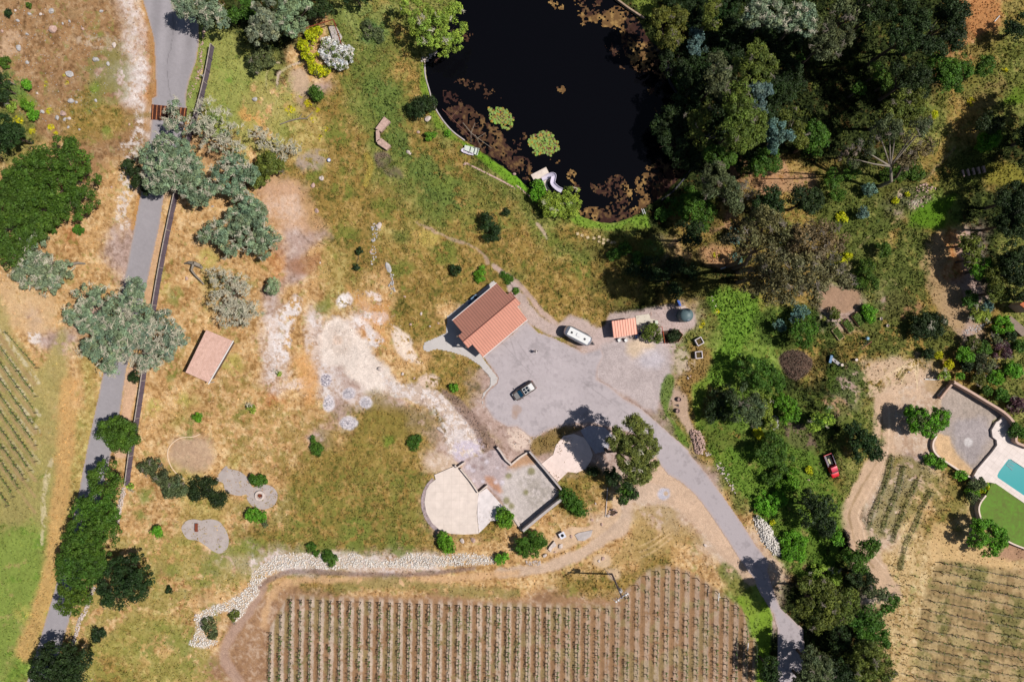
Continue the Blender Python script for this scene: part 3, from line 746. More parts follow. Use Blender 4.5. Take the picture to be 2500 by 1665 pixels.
def gsheet(name, m, z, color_fn, material, lim=0.0):
    """part of the ground grid cut out along a mask and laid above it"""
    ok = m < lim
    f = ok[:-1, :-1] & ok[1:, :-1] & ok[:-1, 1:] & ok[1:, 1:]
    r, c = np.nonzero(f)
    a = r * NX + c
    quads = np.stack([a, a + NX, a + NX + 1, a + 1], 1)
    used, inv = np.unique(quads, return_inverse=True)
    quads = inv.reshape(-1, 4)
    vx = XX.ravel()[used]; vy = YY.ravel()[used]
    zz = z if np.isscalar(z) else z.ravel()[used]
    v = np.stack([vx, vy, np.zeros_like(vx) + zz], 1)
    col = color_fn(PX.ravel()[used], PY.ravel()[used], m.ravel()[used])
    return link(name, raw_mesh(name, v, quads, material, col, True))
G_MAT = vmat('ground_cover', .95, .05, .26, 5.0)
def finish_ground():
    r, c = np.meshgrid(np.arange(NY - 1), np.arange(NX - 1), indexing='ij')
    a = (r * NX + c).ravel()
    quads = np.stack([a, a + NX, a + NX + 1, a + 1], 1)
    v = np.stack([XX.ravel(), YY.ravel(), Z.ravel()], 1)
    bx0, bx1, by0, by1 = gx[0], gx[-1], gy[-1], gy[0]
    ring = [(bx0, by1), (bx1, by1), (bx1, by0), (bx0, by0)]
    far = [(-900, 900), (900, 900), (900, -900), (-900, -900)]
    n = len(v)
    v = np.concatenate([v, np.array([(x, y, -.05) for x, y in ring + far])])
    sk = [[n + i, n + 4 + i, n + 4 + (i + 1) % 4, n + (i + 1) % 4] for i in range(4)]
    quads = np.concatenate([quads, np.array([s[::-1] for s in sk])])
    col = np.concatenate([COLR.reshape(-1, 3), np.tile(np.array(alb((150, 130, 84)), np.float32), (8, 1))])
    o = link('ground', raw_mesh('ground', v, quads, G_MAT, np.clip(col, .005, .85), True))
    tag(o, kind='structure')
R_MAT = vmat('asphalt', .9, .2, .07, 6.0)
def road_col(px, py, d):
    base = np.array(alb((164, 157, 160)), np.float32)
    t = 1 + .16 * (fbm(px, py, 5, 12, 2, .8) - .5) + .14 * (fbm(px, py, 60, 14, 3) - .5)
    c = base * t[:, None]
    up = sst(250, 60, py)
    c *= (1 + up * (.12 * np.sin((px + .1 * py) / 7.0)))[:, None]
    e = sst(-7, 0, d)
    c += (np.array(alb((196, 160, 132)), np.float32) - c) * (e * .5)[:, None]
    crack = np.minimum(np.abs(px - (414 + 8 * np.sin(py / 37)) - 5 * fbm(px, py, 12, 3, 2)), 9)
    c *= (1 - .3 * (1 - sst(.3, 1.3, crack)) * (py < 240))[:, None]
    return np.clip(c, .01, .8)
def court_col(px, py, d):
    base = np.array(alb((190, 178, 180)), np.float32)
    t = 1 + .16 * (fbm(px, py, 5, 12, 2, .8) - .5) + .22 * (fbm(px, py, 90, 16, 4, .7) - .5) + .12 * (fbm(px + py, py * 3, 30, 18, 3) - .5)
    c = base * t[:, None]
    lane = sst(1060, 1160, py)
    c += (np.array(alb((182, 171, 174)), np.float32) - c) * (lane * .8)[:, None]
    d1 = seg_d(px, py, (1640, 1180), (1790, 1400))[0]
    c += (np.array(alb((196, 176, 166)), np.float32) - c) * (sst(20, 5, np.abs(d1 - 5)) * lane * .35)[:, None]
    s = sst(.6, .7, fbm(px, py, 26, 19, 4, .75)) * .16 + sst(.66, .7, fbm(px, py, 7, 23, 3, .7)) * .1
    c *= (1 - s)[:, None]
    for a, b in (((1240, 806), (1262, 880)), ((1226, 836), (1310, 930)), ((1250, 815), (1312, 905)), ((1419, 930), (1560, 1030)), ((1560, 1030), (1600, 1060)), ((1445, 1000), (1300, 1085)),
                 ((1300, 905), (1260, 1000)), ((1594, 1110), (1602, 1030)), ((1646, 1123), (1647, 1068))):
        dd = seg_d(px, py, a, b)[0] + 3 * (fbm(px, py, 12, 5, 2) - .5)
        c *= (1 - .16 * (1 - sst(.5, 1.6, np.abs(dd))))[:, None]
    for (x, y, r, k_) in ((1262, 1000, 13, .6), (1255, 1016, 8, .5), (1260, 1010, 7, .5)):
        m = sst(r + 2, r - 3, np.hypot(px - x, py - y) + 7 * (fbm(px, py, 9, 8, 3) - .5))
        c += (np.array(alb((176, 146, 128)), np.float32) - c) * (m * k_)[:, None]
    e = sst(-9, 0, d)
    c += (np.array(alb((200, 172, 160)), np.float32) - c) * (e * .55)[:, None]
    j = sst(30, 0, np.hypot(px - 1440, (py - 920) * .8)) * sst(.5, .6, fbm(px, py, 12, 4, 3)) * .1
    c *= (1 - j)[:, None]
    return np.clip(c, .01, .8)
def walk_col(px, py, d):
    base = np.array(alb((206, 198, 194)), np.float32)
    t = 1 + .08 * (fbm(px, py, 5, 12, 2, .8) - .5) + .14 * (fbm(px, py, 40, 14, 3) - .5)
    c = base * t[:, None]
    for a, b in (((1085, 822), (1090, 840)), ((1103, 852), (1110, 838)), ((1125, 858), (1105, 838)), ((1150, 860), (1160, 880)), ((1195, 892), (1185, 905)), ((1206, 928), (1218, 922))):
        dd = seg_d(px, py, a, b)[0]
        c *= (1 - .25 * (1 - sst(.3, 1.2, dd)))[:, None]
    return np.clip(c, .01, .8)
tag(gsheet('road', M_ROAD, .012, road_col, R_MAT), kind='structure')
tag(gsheet('driveway', M_COURT, .012, court_col, R_MAT), kind='structure')
tag(gsheet('pavement', M_WALK, .10, walk_col, R_MAT), kind='structure')
wm = bpy.data.materials.new('pond_water'); wm.use_nodes = True
b_ = wm.node_tree.nodes['Principled BSDF']
b_.inputs['Base Color'].default_value = (.0022, .0022, .0032, 1)
b_.inputs['Roughness'].default_value = .06
b_.inputs['IOR'].default_value = 1.33
b_.inputs['Specular IOR Level'].default_value = .22
_n = wm.node_tree.nodes.new('ShaderNodeTexNoise'); _n.inputs['Scale'].default_value = 1.2; _n.inputs['Detail'].default_value = 3
_b = wm.node_tree.nodes.new('ShaderNodeBump'); _b.inputs['Strength'].default_value = .03
wm.node_tree.links.new(_n.outputs['Fac'], _b.inputs['Height']); wm.node_tree.links.new(_b.outputs['Normal'], b_.inputs['Normal'])
WZ = -.32
def pond_mesh():
    ok = M_POND < 3.5
    f = ok[:-2:4, :-2:4]
    pts = [W(x, y, WZ)[:2] for x, y in pond]
    cxp = sum(p[0] for p in pts) / len(pts); cyp = sum(p[1] for p in pts) / len(pts)
    pts = [(cxp + (p[0] - cxp) * 1.012, cyp + (p[1] - cyp) * 1.012) for p in pts]
    mb = MB().add([(p[0], p[1], WZ) for p in pts], [list(range(len(pts)))])
    o = mb.build('pond', wm, None)
    tag(o, kind='structure')
pond_mesh()
def algae():
    X, Y = PX, PY
    m = np.zeros((NY, NX), np.float32)
    def z(pts, thr, fs=16, seed=90, soft=8):
        pts = smooth_poly(pts)
        sl = window(pts, 20)
        d = sdf(pts, X[sl], Y[sl]) + 16 * (fbm(X[sl], Y[sl], 24, seed + 2, 3) - .5)
        e = (1 - sst(-soft, soft, d)) * sst(thr - .01, thr + .01, fbm(X[sl], Y[sl], fs, seed, 5, .8) - .12 * sst(-14, 2, d) + .02)
        e = e * sst(.36, .38, fbm(X[sl], Y[sl], 6.5, seed + 20, 3, .8))
        m[sl] = np.maximum(m[sl], e)
    z(q(1, [(1280, 600), (1400, 640), (1420, 760), (1330, 780), (1290, 700)]), .28)
    z(q(1, [(1310, 760), (1460, 720), (1560, 790), (1690, 900), (1760, 1040), (1792, 1150), (1700, 1130), (1560, 1040), (1400, 900)]), .20, 22, 92)
    z(q(1, [(1640, 960), (1760, 1000), (1792, 1120), (1700, 1100)]), .2, 12, 97)
    z(q(1, [(1190, 390), (1300, 380), (1320, 520), (1500, 520), (1640, 560), (1720, 700), (1600, 720), (1450, 640), (1300, 560), (1210, 440)]), .53, 13, 95)
    z(q(1, [(1380, 190), (1500, 230), (1490, 290), (1430, 300)]), .42, 12, 93)
    z(q(2, [(440, -40), (640, -40), (700, 60), (760, 60), (800, 140), (640, 170), (560, 140), (500, 190), (480, 80)]), .44, 15, 96)
    z(q(2, [(700, 60), (790, 50), (930, 120), (1000, 300), (1080, 400), (1070, 560), (1000, 500), (860, 480), (780, 340), (760, 220), (640, 190), (650, 140)]), .26, 18, 94)
    z(q(2, [(620, 200), (680, 250), (770, 320), (760, 400), (700, 400), (640, 290)]), .46, 12, 98)
    z(q(2, [(270, 0), (380, 20), (380, 80), (330, 70)]), .40, 10, 99)
    z(q(2, [(320, 585), (370, 570), (400, 610), (370, 655), (330, 640)]), .30, 10, 91, 4)
    z(q(2, [(750, 420), (820, 430), (810, 500), (770, 480)]), .42, 9, 90)
    z(q(2, [(940, 585), (1000, 600), (1000, 645), (950, 620)]), .36, 8, 97)
    z(q(2, [(1010, 700), (1060, 760), (1070, 850), (1010, 790)]), .5, 9, 92)
    z(q(2, [(0, 1080), (120, 1080), (180, 1160), (160, 1250), (60, 1190), (-20, 1150)]), .3, 14, 93)
    z(q(2, [(30, 920), (120, 900), (110, 1000), (60, 1060), (20, 980)]), .46, 10, 94)
    z(q(2, [(280, 1090), (370, 1090), (330, 1150), (290, 1130)]), .40, 9, 95)
    z(q(2, [(400, 1160), (470, 1180), (500, 1270), (480, 1320), (410, 1230)]), .34, 10, 96)
    z(q(2, [(560, 1230), (640, 1260), (760, 1190), (850, 1280), (860, 1370), (800, 1440), (960, 1330), (1060, 1180), (940, 1150), (1040, 1060), (1080, 1110), (1200, 1120), (1260, 1180),
            (1150, 1270), (960, 1400), (860, 1480), (700, 1525), (520, 1490), (450, 1420), (640, 1420), (700, 1370), (600, 1330)]), .34, 20, 97)
    z(q(2, [(860, 1260), (940, 1180), (1060, 1180), (1180, 1180), (1240, 1180), (1080, 1330), (960, 1410), (880, 1360)]), .28, 16, 98)
    z(q(2, [(500, 1420), (640, 1440), (800, 1490), (900, 1420), (960, 1400), (900, 1470), (700, 1525), (540, 1500)]), .24, 16, 99)
    sp = sst(.79, .80, fbm(X, Y, 7, 21, 3, .6)) * (M_POND < -10)
    m = np.maximum(m, sp)
    m[M_POND > 6] = 0
    mm = np.where(m > .5, -1.0, 1.0).astype(np.float32)
    zz = WZ + .035 + .03 * fbm(X, Y, 9, 5, 3, .8) + np.zeros_like(X)
    def col(px, py, d):
        t = fbm(px, py, 11, 33, 3, .75)
        w = fbm(px, py, 60, 34, 2)
        brown = sst(.44, .54, w)
        a = np.array(alb((134, 102, 64)), np.float32); b = np.array(alb((66, 44, 40)), np.float32); c_ = np.array(alb((170, 136, 84)), np.float32)
        inner = np.clip(sst(-22, 0, M_POND_at(px, py)), 0, 1)
        br = np.clip(brown * .7 + inner * .4 + .25 + (px < 1290) * .6, 0, 1)
        col = a + (b - a) * br[:, None]
        col = col + (c_ - col) * (sst(.5, .65, t) * (1 - br * .8))[:, None]
        return np.clip(col * (.8 + .4 * t)[:, None], .01, .8)
    o = gsheet('algae_mats', mm, zz, col, vmat('algae', .95, .05, .3, 6.0))
    tag(o, 'brown and ochre algae mats floating along the edges of the dark pond', 'algae', kind='stuff')
def M_POND_at(px, py):
    c = np.clip(((px - PX[0, 0]) / (PX[0, 1] - PX[0, 0])).astype(int), 0, NX - 1)
    r = np.clip(((py - PY[0, 0]) / (PY[1, 0] - PY[0, 0])).astype(int), 0, NY - 1)
    return M_POND[r, c]
algae()
KT = {
    'green':  ((72, 104, 30), .22, .55, .21, 1.0, 0),
    'grey':   ((124, 142, 110), .28, .48, .20, .95, 34),
    'lacy':   ((132, 142, 114), .22, .34, .20, .12, 60),
    'dark':   ((44, 62, 27), .28, .58, .22, .95, 0),
    'olive':  ((98, 108, 42), .28, .56, .22, .85, 1),
    'sage':   ((88, 98, 62), .26, .56, .22, .80, 3),
    'bright': ((140, 160, 58), .28, .55, .20, .75, 1),
    'vivid':  ((96, 146, 34), .24, .42, .22, .90, 0),
    'blue':   ((98, 124, 112), .22, .50, .24, .80, 0),
    'gum':    ((108, 98, 66), .30, .70, .26, .50, 14),
    'feather': ((112, 122, 54), .26, .44, .19, 1.0, 4),
    'purple': ((92, 62, 68), .24, .42, .22, .85, 2),
    'yellow': ((184, 186, 24), .18, .36, .22, .90, 0),
    'white':  ((226, 222, 214), .10, .34, .20, .70, 4),
    'dead':   ((138, 122, 108), .20, .40, .18, .10, 40),
}
LEAF_M = vmat('leaves', .62, .25, .10, 2.0, transl=.22)
BARK_M = mat('bark', (104, 88, 76), .9, var=.3, scale=4)
PALEBARK_M = mat('pale_bark', (150, 138, 124), .9, var=.25, scale=4)
LICHEN_M = mat('lichen_twigs', (224, 216, 190), .9, var=.14, scale=5)
GREYTWIG_M = mat('bare_twigs', (150, 138, 124), .9, var=.2, scale=5)
def leaves_mesh(cen, nrm, size, col, rng, aspect=1.45):
    """one small four-cornered leaf spray per point"""
    n = len(cen)
    a = rng.normal(size=(n, 3))
    u = a - (a * nrm).sum(1, keepdims=True) * nrm
    u /= np.linalg.norm(u, axis=1, keepdims=True) + 1e-9
    w = np.cross(nrm, u)
    s = size * rng.uniform(.6, 1.25, (n, 1))
    u = u * s * .5 * aspect; w = w * s * .5
    v = np.stack([cen - u, cen - w * .9 + u * .1, cen + u, cen + w * .9 + u * .1], 1).reshape(-1, 3)
    f = np.arange(4 * n).reshape(n, 4)
    c = np.repeat(col, 4, axis=0)
    return v, f, c
ORD = ['first', 'second', 'third', 'fourth', 'fifth', 'sixth', 'seventh', 'eighth', 'ninth', 'tenth', 'eleventh', 'twelfth', 'thirteenth', 'fourteenth', 'fifteenth', 'sixteenth', 'seventeenth', 'eighteenth', 'nineteenth']
def ordn(i):
    if i < 19: return ORD[i]
    n = i + 1
    tens = {2: 'twent', 3: 'thirt', 4: 'fort', 5: 'fift'}[n // 10]
    return tens + 'ieth' if n % 10 == 0 else tens + 'y-' + ORD[n % 10 - 1]
def crown_arrays(lobes, ztop, zlow, kind, rng, dens=1.0):
    """lobes [(x,y,z,R,V)] in metres"""
    base, spread, rc0, leaf, fill, _ = KT[kind][:6]
    C, N, Cc = [], [], []
    b = np.array(alb(base, K / 1.32))
    hue = rng.normal(0, .05, 3)
    b = b * (1 + hue)
    for (x, y, z, R, V) in lobes:
        rc = min(rc0, R * .45)
        nc = max(6, int(3.9 * (R / rc) ** 2 * fill * dens))
        d = rng.normal(size=(nc, 3))
        d[:, 2] = np.abs(d[:, 2]) - .35 * rng.rand(nc) * 1.2
        d /= np.linalg.norm(d, axis=1, keepdims=True)
        rad = rng.uniform(.55, 1.06, (nc, 1)) ** .8
        cc = np.array([x, y, z]) + d * rad * np.array([R, R, V])
        if R > 1.3:      # hollows between the boughs
            g = vn(cc[:, 0] / 1.15 + 31, cc[:, 1] / 1.15 + cc[:, 2] * .35 + 57, 3) * .65 + vn(cc[:, 0] / .55 + 5, cc[:, 1] / .55 + 9, 8) * .35
            kp = g > .40
            cc, d = cc[kp], d[kp]; nc = len(cc)
            if nc < 3: continue
        rcs = rc * rng.uniform(.65, 1.4, nc)
        tone = rng.normal(1, spread, nc).clip(.5, 1.6)
        warm = rng.normal(0, .07, (nc, 1)) * np.array([1.0, .3, -.6])
        m = int(max(9, 1.9 * (rc / leaf) ** 2 * 6.0 * (.75 + .25 * fill)))
        m = min(m, 58)
        dd = rng.normal(size=(nc, m, 3))
        dd[..., 2] = np.abs(dd[..., 2]) * .9 - .25
        dd /= np.linalg.norm(dd, axis=2, keepdims=True)
        p = cc[:, None] + dd * rcs[:, None, None] * rng.uniform(.55, 1.1, (nc, m, 1)) * np.array([1, 1, .75])
        nn = dd * .8 + rng.normal(size=(nc, m, 3)) * .45 + np.array([0, 0, .35])
        nn /= np.linalg.norm(nn, axis=2, keepdims=True)
        t = tone[:, None] * rng.normal(1, .16, (nc, m)).clip(.55, 1.5)
        col = b * (1 + warm[:, None, :]) * t[..., None]
        C.append(p.reshape(-1, 3)); N.append(nn.reshape(-1, 3)); Cc.append(col.reshape(-1, 3))
    return np.concatenate(C), np.concatenate(N), np.concatenate(Cc).clip(.004, .85), leaf
def tubes_mesh(segs, sides=4):
    """segs (n, 8): p0, p1, r0, r1"""
    s = np.array(segs, dtype=np.float64)
    p0, p1, r0, r1 = s[:, :3], s[:, 3:6], s[:, 6:7], s[:, 7:8]
    d = p1 - p0
    d /= np.linalg.norm(d, axis=1, keepdims=True) + 1e-9
    ref = np.where(np.abs(d[:, 2:3]) > .8, np.array([[1., 0, 0]]), np.array([[0, 0, 1.]]))
    u = np.cross(d, ref); u /= np.linalg.norm(u, axis=1, keepdims=True) + 1e-9
    w = np.cross(d, u)
    vs = []
    for p, r in ((p0, r0), (p1, r1)):
        for i in range(sides):
            t = 2 * math.pi * i / sides
            vs.append(p + u * r * math.cos(t) + w * r * math.sin(t))
    v = np.stack(vs, 1).reshape(-1, 3)
    n = len(s)
    f = []
    for i in range(sides):
        j = (i + 1) % sides
        f.append([i, j, sides + j, sides + i])
    f = (np.array(f)[None] + (np.arange(n) * 2 * sides)[:, None, None]).reshape(-1, 4)
    return v, f
def grow(p, d, L, r, depth, rng, out, flat=.5, kink=.45):
    """a limb that kinks and forks"""
    n = rng.randint(2, 4)
    for i in range(n):
        d = d + rng.normal(0, kink, 3) * np.array([1, 1, flat])
        d = d / (np.linalg.norm(d) + 1e-9)
        e = p + d * (L / n)
        r2 = r * .9
        out.append((*p, *e, r, r2))
        p, r = e, r2
        if depth > 0 and rng.rand() < .75:
            s = d + rng.normal(0, .75, 3) * np.array([1, 1, flat])
            s = s / (np.linalg.norm(s) + 1e-9)
            grow(p, s, L * rng.uniform(.5, .8), r * .6, depth - 1, rng, out, flat, kink)
    if depth > 0:
        for _ in range(2):
            s = d + rng.normal(0, .5, 3) * np.array([1, 1, flat])
            s = s / (np.linalg.norm(s) + 1e-9)
            grow(p, s, L * .65, r * .62, depth - 1, rng, out, flat, kink)
_seed = [100]
WOODL = []
LR = 'trees between the lane and the dirt track'
WD = 'trees of the wood east of the pond'
GG = 'big gum trees with grey brown canopies'
def tree(name, label, cat, kind, px_lobes, ht, group=None, base=None, low=.3, dens=1.0, twigs=None, mixk=None, lean=0.0, bark=None, flatlobe=.75):
    """px_lobes: (x, y, r) in photograph pixels as the crown is seen; ht: height in m"""
    _seed[0] += 1
    rng = np.random.RandomState(_seed[0])
    L = []
    if group == WD: ht *= 1.45
    if group == GG: ht *= 2.15; low = .55; dens *= 1.5
    if group == WD: low = .38; dens *= 1.3
    if group == WD: WOODL.extend(px_lobes)
    zlow = ht * low
    rmax = max(l[2] for l in px_lobes)
    for (x, y, r) in px_lobes:
        V = min(r / SPX * flatlobe, (ht - zlow) * .6)
        zc = ht - V - (1 - r / rmax) * ht * .26 - rng.rand() * ht * .14
        zc = max(zc, V * .45)
        zs = zc + V * .3
        p = W(x, y, zs)
        R = r / SPX * (H - zs) / H * .93
        L.append((p[0], p[1], zc, R, V))
    if base is None:
        wsum = sum(l[3] ** 2 for l in L)
        bx = sum(l[0] * l[3] ** 2 for l in L) / wsum; by = sum(l[1] * l[3] ** 2 for l in L) / wsum
    else:
        bx, by = W(*base)[:2]
    root = thing(name, label, cat, (bx, by, 0), group)
    off = np.array([bx, by, 0])
    ks = [kind] if not mixk else [kind, mixk]
    Cs = [crown_arrays(L, ht, zlow, k_, rng, dens * (1 if i == 0 else .35)) for i, k_ in enumerate(ks)]
    c = np.concatenate([a[0] for a in Cs]); nn = np.concatenate([a[1] for a in Cs]); col = np.concatenate([a[2] for a in Cs])
    keep = c[:, 2] > .05
    c, nn, col = c[keep], nn[keep], col[keep]
    v, f, cc = leaves_mesh(c, nn, Cs[0][3], col, rng)
    link('crown', raw_mesh('crown', v - off, f, LEAF_M, cc), root)
    seg = []
    small = ht < 2.6
    R0 = .05 + .028 * min(ht, 9) + .008 * max(0, ht - 9)
    fork = np.array([bx, by, max(.2, ht * (.22 if not small else .12))])
    nL = [np.array(l[:3]) for l in L]
    cen = np.mean(nL, axis=0)
    top = fork + (cen - fork) * .35
    seg.append((bx, by, -.3, *fork, R0, R0 * .8))
    seg.append((*fork, *top, R0 * .8, R0 * .6))
    for l, q_ in zip(L, nL):
        mid = top + (q_ - top) * .55 + rng.normal(0, .06 * l[3] + .05, 3)
        seg.append((*top, *mid, R0 * .5, R0 * .32))
        seg.append((*mid, *q_, R0 * .32, R0 * .14))
        for _ in range(0 if small else 3):
            e = q_ + rng.normal(0, 1, 3) * np.array([l[3], l[3], l[4]]) * .4
            seg.append((*(mid * .4 + q_ * .6), *e, R0 * .16, R0 * .05))
    tv, tf_ = tubes_mesh(seg, 7)
    link('trunk', raw_mesh('trunk', tv - off, tf_, bark or BARK_M, None, True), root)
    nt_ = KT[kind][5] if twigs is None else twigs
    if nt_:
        seg = []
        for l in L:
            k_ = max(1, int(nt_ * (l[3] / 3.0) ** 1.3 * .3))
            for _ in range(k_):
                a = rng.rand() * 6.283; rho = rng.rand() ** .5 * .95
                d = np.array([math.cos(a), math.sin(a), -.1])
                st = np.array([l[0] + d[0] * l[3] * rho, l[1] + d[1] * l[3] * rho, l[2] + l[4] * (1 - rho * rho) ** .5 * 1.08 + .12])
                grow(st, d, max(.6, l[3] * rng.uniform(.2, .34)), .08, 3, rng, seg, .22, .8)
        tv, tf_ = tubes_mesh(seg, 3)
        link('branches', raw_mesh('branches', tv - off, tf_, GREYTWIG_M if kind in ('gum', 'dead', 'sage', 'olive', 'purple') else LICHEN_M), root)['kind'] = 'stuff'
    return root
T = tree
T('oak_tree', 'broad vivid green oak with the largest rounded crown near the left edge', 'tree', 'green',
  q(0, [(440, 1010, 88), (300, 1110, 130), (480, 1120, 130), (200, 1170, 140), (560, 1240, 115), (400, 1290, 160), (580, 1360, 90), (300, 1400, 130), (470, 1410, 110)]), 9, 'oaks at the left edge')
T('oak_tree', 'green oak running off the left edge, below the largest round oak', 'tree', 'green',
  [(43, 455, 55), (20, 500, 50), (70, 520, 58), (110, 520, 40), (20, 565, 60), (30, 612, 48), (80, 565, 34), (60, 470, 44)], 8, 'oaks at the left edge')
T('oak_tree', 'dark oak cut by the left edge above the largest round oak', 'tree', 'dark', q(0, [(20, 860, 90), (70, 920, 90), (0, 980, 60), (160, 960, 60)]), 8, 'oaks at the left edge')
T('oak_tree', 'small dark tree cut by the left edge beside a dead white limb', 'tree', 'dark', q(0, [(0, 560, 60), (10, 650, 45)]), 5)
for x, y, r, w in ((180, 575, 32, 'topmost'), (178, 715, 38, 'middle'), (222, 782, 34, 'lowest')):
    T('shrub', 'round vivid green bush in the brown field, %s of three by the left edge' % w, 'shrub', 'vivid', q(0, [(x, y, r), (x + 8, y + 14, r * .7)]), 1.8)
T('shrub', 'low pale green bush touching the left edge group of field bushes', 'shrub', 'bright', q(0, [(75, 725, 34), (40, 700, 24)]), 1.2)
T('shrub', 'small green bush high up in the rocky brown field', 'shrub', 'green', q(0, [(195, 38, 18)]), .9)
T('shrub', 'dark olive bush among the stones at upper left', 'shrub', 'dark', q(0, [(55, 90, 24)]), .9)
T('shrub', 'green bush on the left edge beside the pale sandy patch', 'shrub', 'green', q(0, [(40, 430, 34), (10, 420, 24)]), 1.2)
T('oak_tree', 'grey green lichened oak spreading over the road below the cattle grid', 'tree', 'grey',
  q(0, [(1130, 990, 90), (1010, 1060, 80), (1180, 1110, 150), (1080, 1190, 110), (1290, 1240, 110), (1350, 1330, 85), (1240, 1040, 90), (1060, 1240, 90), (1300, 1140, 90), (1420, 1290, 60)]), 9, 'lichened oaks by the road', base=(448, 405), twigs=34)
T('oak_tree', 'small dark green tree tucked under the west side of the oak over the road', 'tree', 'dark', q(0, [(870, 1135, 48), (920, 1170, 44), (950, 1240, 50), (1000, 1290, 40)]), 4)
T('oak_tree', 'thin lichen covered oak with bare pale branches beside the cattle grid', 'tree', 'lacy',
  q(0, [(1190, 720, 40), (1170, 800, 55), (1230, 860, 60), (1330, 860, 55), (1150, 850, 35)]), 6, 'lichened oaks by the road', base=(470, 325), twigs=60, mixk='grey')
T('oak_tree', 'half bare oak whose pale lichened branches spread east of the fence', 'tree', 'lacy',
  q(0, [(1420, 760, 80), (1500, 840, 90), (1420, 880, 80), (1600, 930, 85), (1540, 1020, 80), (1640, 1040, 60), (1450, 980, 60)]), 7, 'lichened oaks by the road', base=(505, 345), twigs=110)
T('oak_tree', 'grey oak with dense crown between the bare oak and the round olive bush', 'tree', 'grey',
  q(0, [(1600, 1130, 90), (1520, 1170, 80), (1650, 1220, 90), (1560, 1260, 70), (1710, 1180, 60), (1620, 1330, 70), (1700, 1400, 70)]), 6.5, 'lichened oaks by the road', twigs=34)
T('oak_tree', 'bare pale branched tree lying along the slope left of the round olive bush', 'tree', 'lacy', q(1, [(30, 940, 60), (110, 960, 70), (230, 1000, 60), (180, 1040, 50), (60, 900, 40), (290, 1010, 40)]), 4, base=(640, 350), twigs=100, dens=.35)
T('oak_tree', 'round olive brown oak on the bare slope', 'tree', 'olive', q(1, [(100, 1140, 100), (60, 1190, 80), (130, 1100, 70), (20, 1230, 50)]), 4.5)
T('oak_tree', 'grey green tree leaning out over the top of the road', 'tree', 'grey',
  q(0, [(1250, 50, 70), (1340, 60, 80), (1440, 40, 90), (1420, 110, 80), (1510, 120, 70), (1220, 20, 40)]), 8, 'trees along the top edge', base=(530, 50), twigs=34)
T('oak_tree', 'bright green tree on the top edge right of the road', 'tree', 'green', q(0, [(1650, 40, 70), (1600, 100, 50), (1700, 80, 50)]), 6, 'trees along the top edge')
T('oak_tree', 'large grey green oak on the top edge left of the rusty frame', 'tree', 'grey',
  q(1, [(60, 60, 90), (60, 160, 100), (20, 240, 70), (120, 230, 60), (150, 30, 70)]), 9, 'trees along the top edge', twigs=4)
T('oak_tree', 'dense sage green oak just left of the rusty frame', 'tree', 'grey', q(1, [(230, 60, 90), (280, 120, 95), (210, 150, 80), (250, 200, 50), (360, 60, 60)]), 8, 'trees along the top edge', twigs=3)
T('oak_tree', 'dark tree on the top edge directly above the rusty frame', 'tree', 'dark', q(1, [(430, 30, 70), (480, 60, 50), (400, 80, 40)]), 6, 'trees along the top edge')
T('oak_tree', 'dark strip of tree on the top edge between the frame and the pond willow', 'tree', 'dark', q(1, [(620, -30, 50), (740, -40, 60)]), 6, 'trees along the top edge')
T('shrub', 'tall green grey shrub below the top edge oaks, left of the curved paths', 'shrub', 'sage', q(1, [(60, 370, 70), (20, 420, 60), (100, 420, 40), (10, 480, 30)]), 3.2)
T('oak_tree', 'dense grey green oak alone on the tan slope beside the white scree', 'tree', 'grey',
  [(530, 562, 32), (560, 590, 36), (590, 560, 34), (575, 530, 30), (620, 545, 34), (650, 580, 34), (640, 610, 22), (606, 604, 26), (625, 520, 28), (500, 575, 16)], 5.5, 'lichened oaks in the dry field', twigs=30)
T('oak_tree', 'broken bare oak with lacy pale branches above the pink roofed shed', 'tree', 'lacy',
  [(530, 672, 20), (555, 690, 28), (545, 735, 32), (580, 720, 36), (560, 775, 26), (600, 770, 30), (575, 760, 30), (625, 760, 22), (590, 690, 22)], 5.5, 'lichened oaks in the dry field', base=(580, 705), twigs=120)
T('shrub', 'small round grey green crown at the end of the broken bare oak limb', 'tree', 'grey', q(5, [(125, 400, 40), (130, 440, 38), (100, 430, 28)]), 3, twigs=2)
T('oak_tree', 'huge spreading lichened oak over the road and fence', 'tree', 'grey',
  q(4, [(590, 480, 85), (700, 490, 75), (920, 430, 75), (900, 500, 85), (530, 610, 100), (640, 600, 100), (640, 840, 85), (720, 920, 100), (790, 960, 75), (780, 590, 100), (700, 700, 90), (850, 720, 120),
        (960, 620, 90), (600, 680, 70)]), 11, 'lichened oaks by the road', base=(338, 838), twigs=40)
T('oak_tree', 'half bare eastern half of the huge oak, pale twigs over the fence', 'tree', 'lacy',
  q(4, [(900, 700, 100), (1010, 740, 110), (1120, 660, 80), (1180, 760, 85), (1120, 860, 80), (950, 850, 110), (950, 950, 70), (840, 820, 90), (1040, 940, 60), (1230, 780, 50)]), 10, 'lichened oaks by the road', base=(352, 838), twigs=90, mixk='grey', dens=2.0)
T('oak_tree', 'grey oak leaning left from the pale fallen trunk at the left edge', 'tree', 'grey',
  q(4, [(230, 130, 90), (170, 180, 75), (250, 250, 100), (190, 340, 100), (320, 320, 110), (330, 400, 80), (430, 310, 70), (120, 330, 50)]), 6, 'lichened oaks in the dry field', base=(150, 640), twigs=34)
T('oak_tree', 'round deep green oak standing alone on the lower road', 'tree', 'green', q(4, [(750, 1400, 85), (830, 1420, 100), (890, 1440, 65), (780, 1480, 70), (800, 1340, 38), (850, 1500, 50), (710, 1430, 50)]), 6, 'oaks along the lower road')
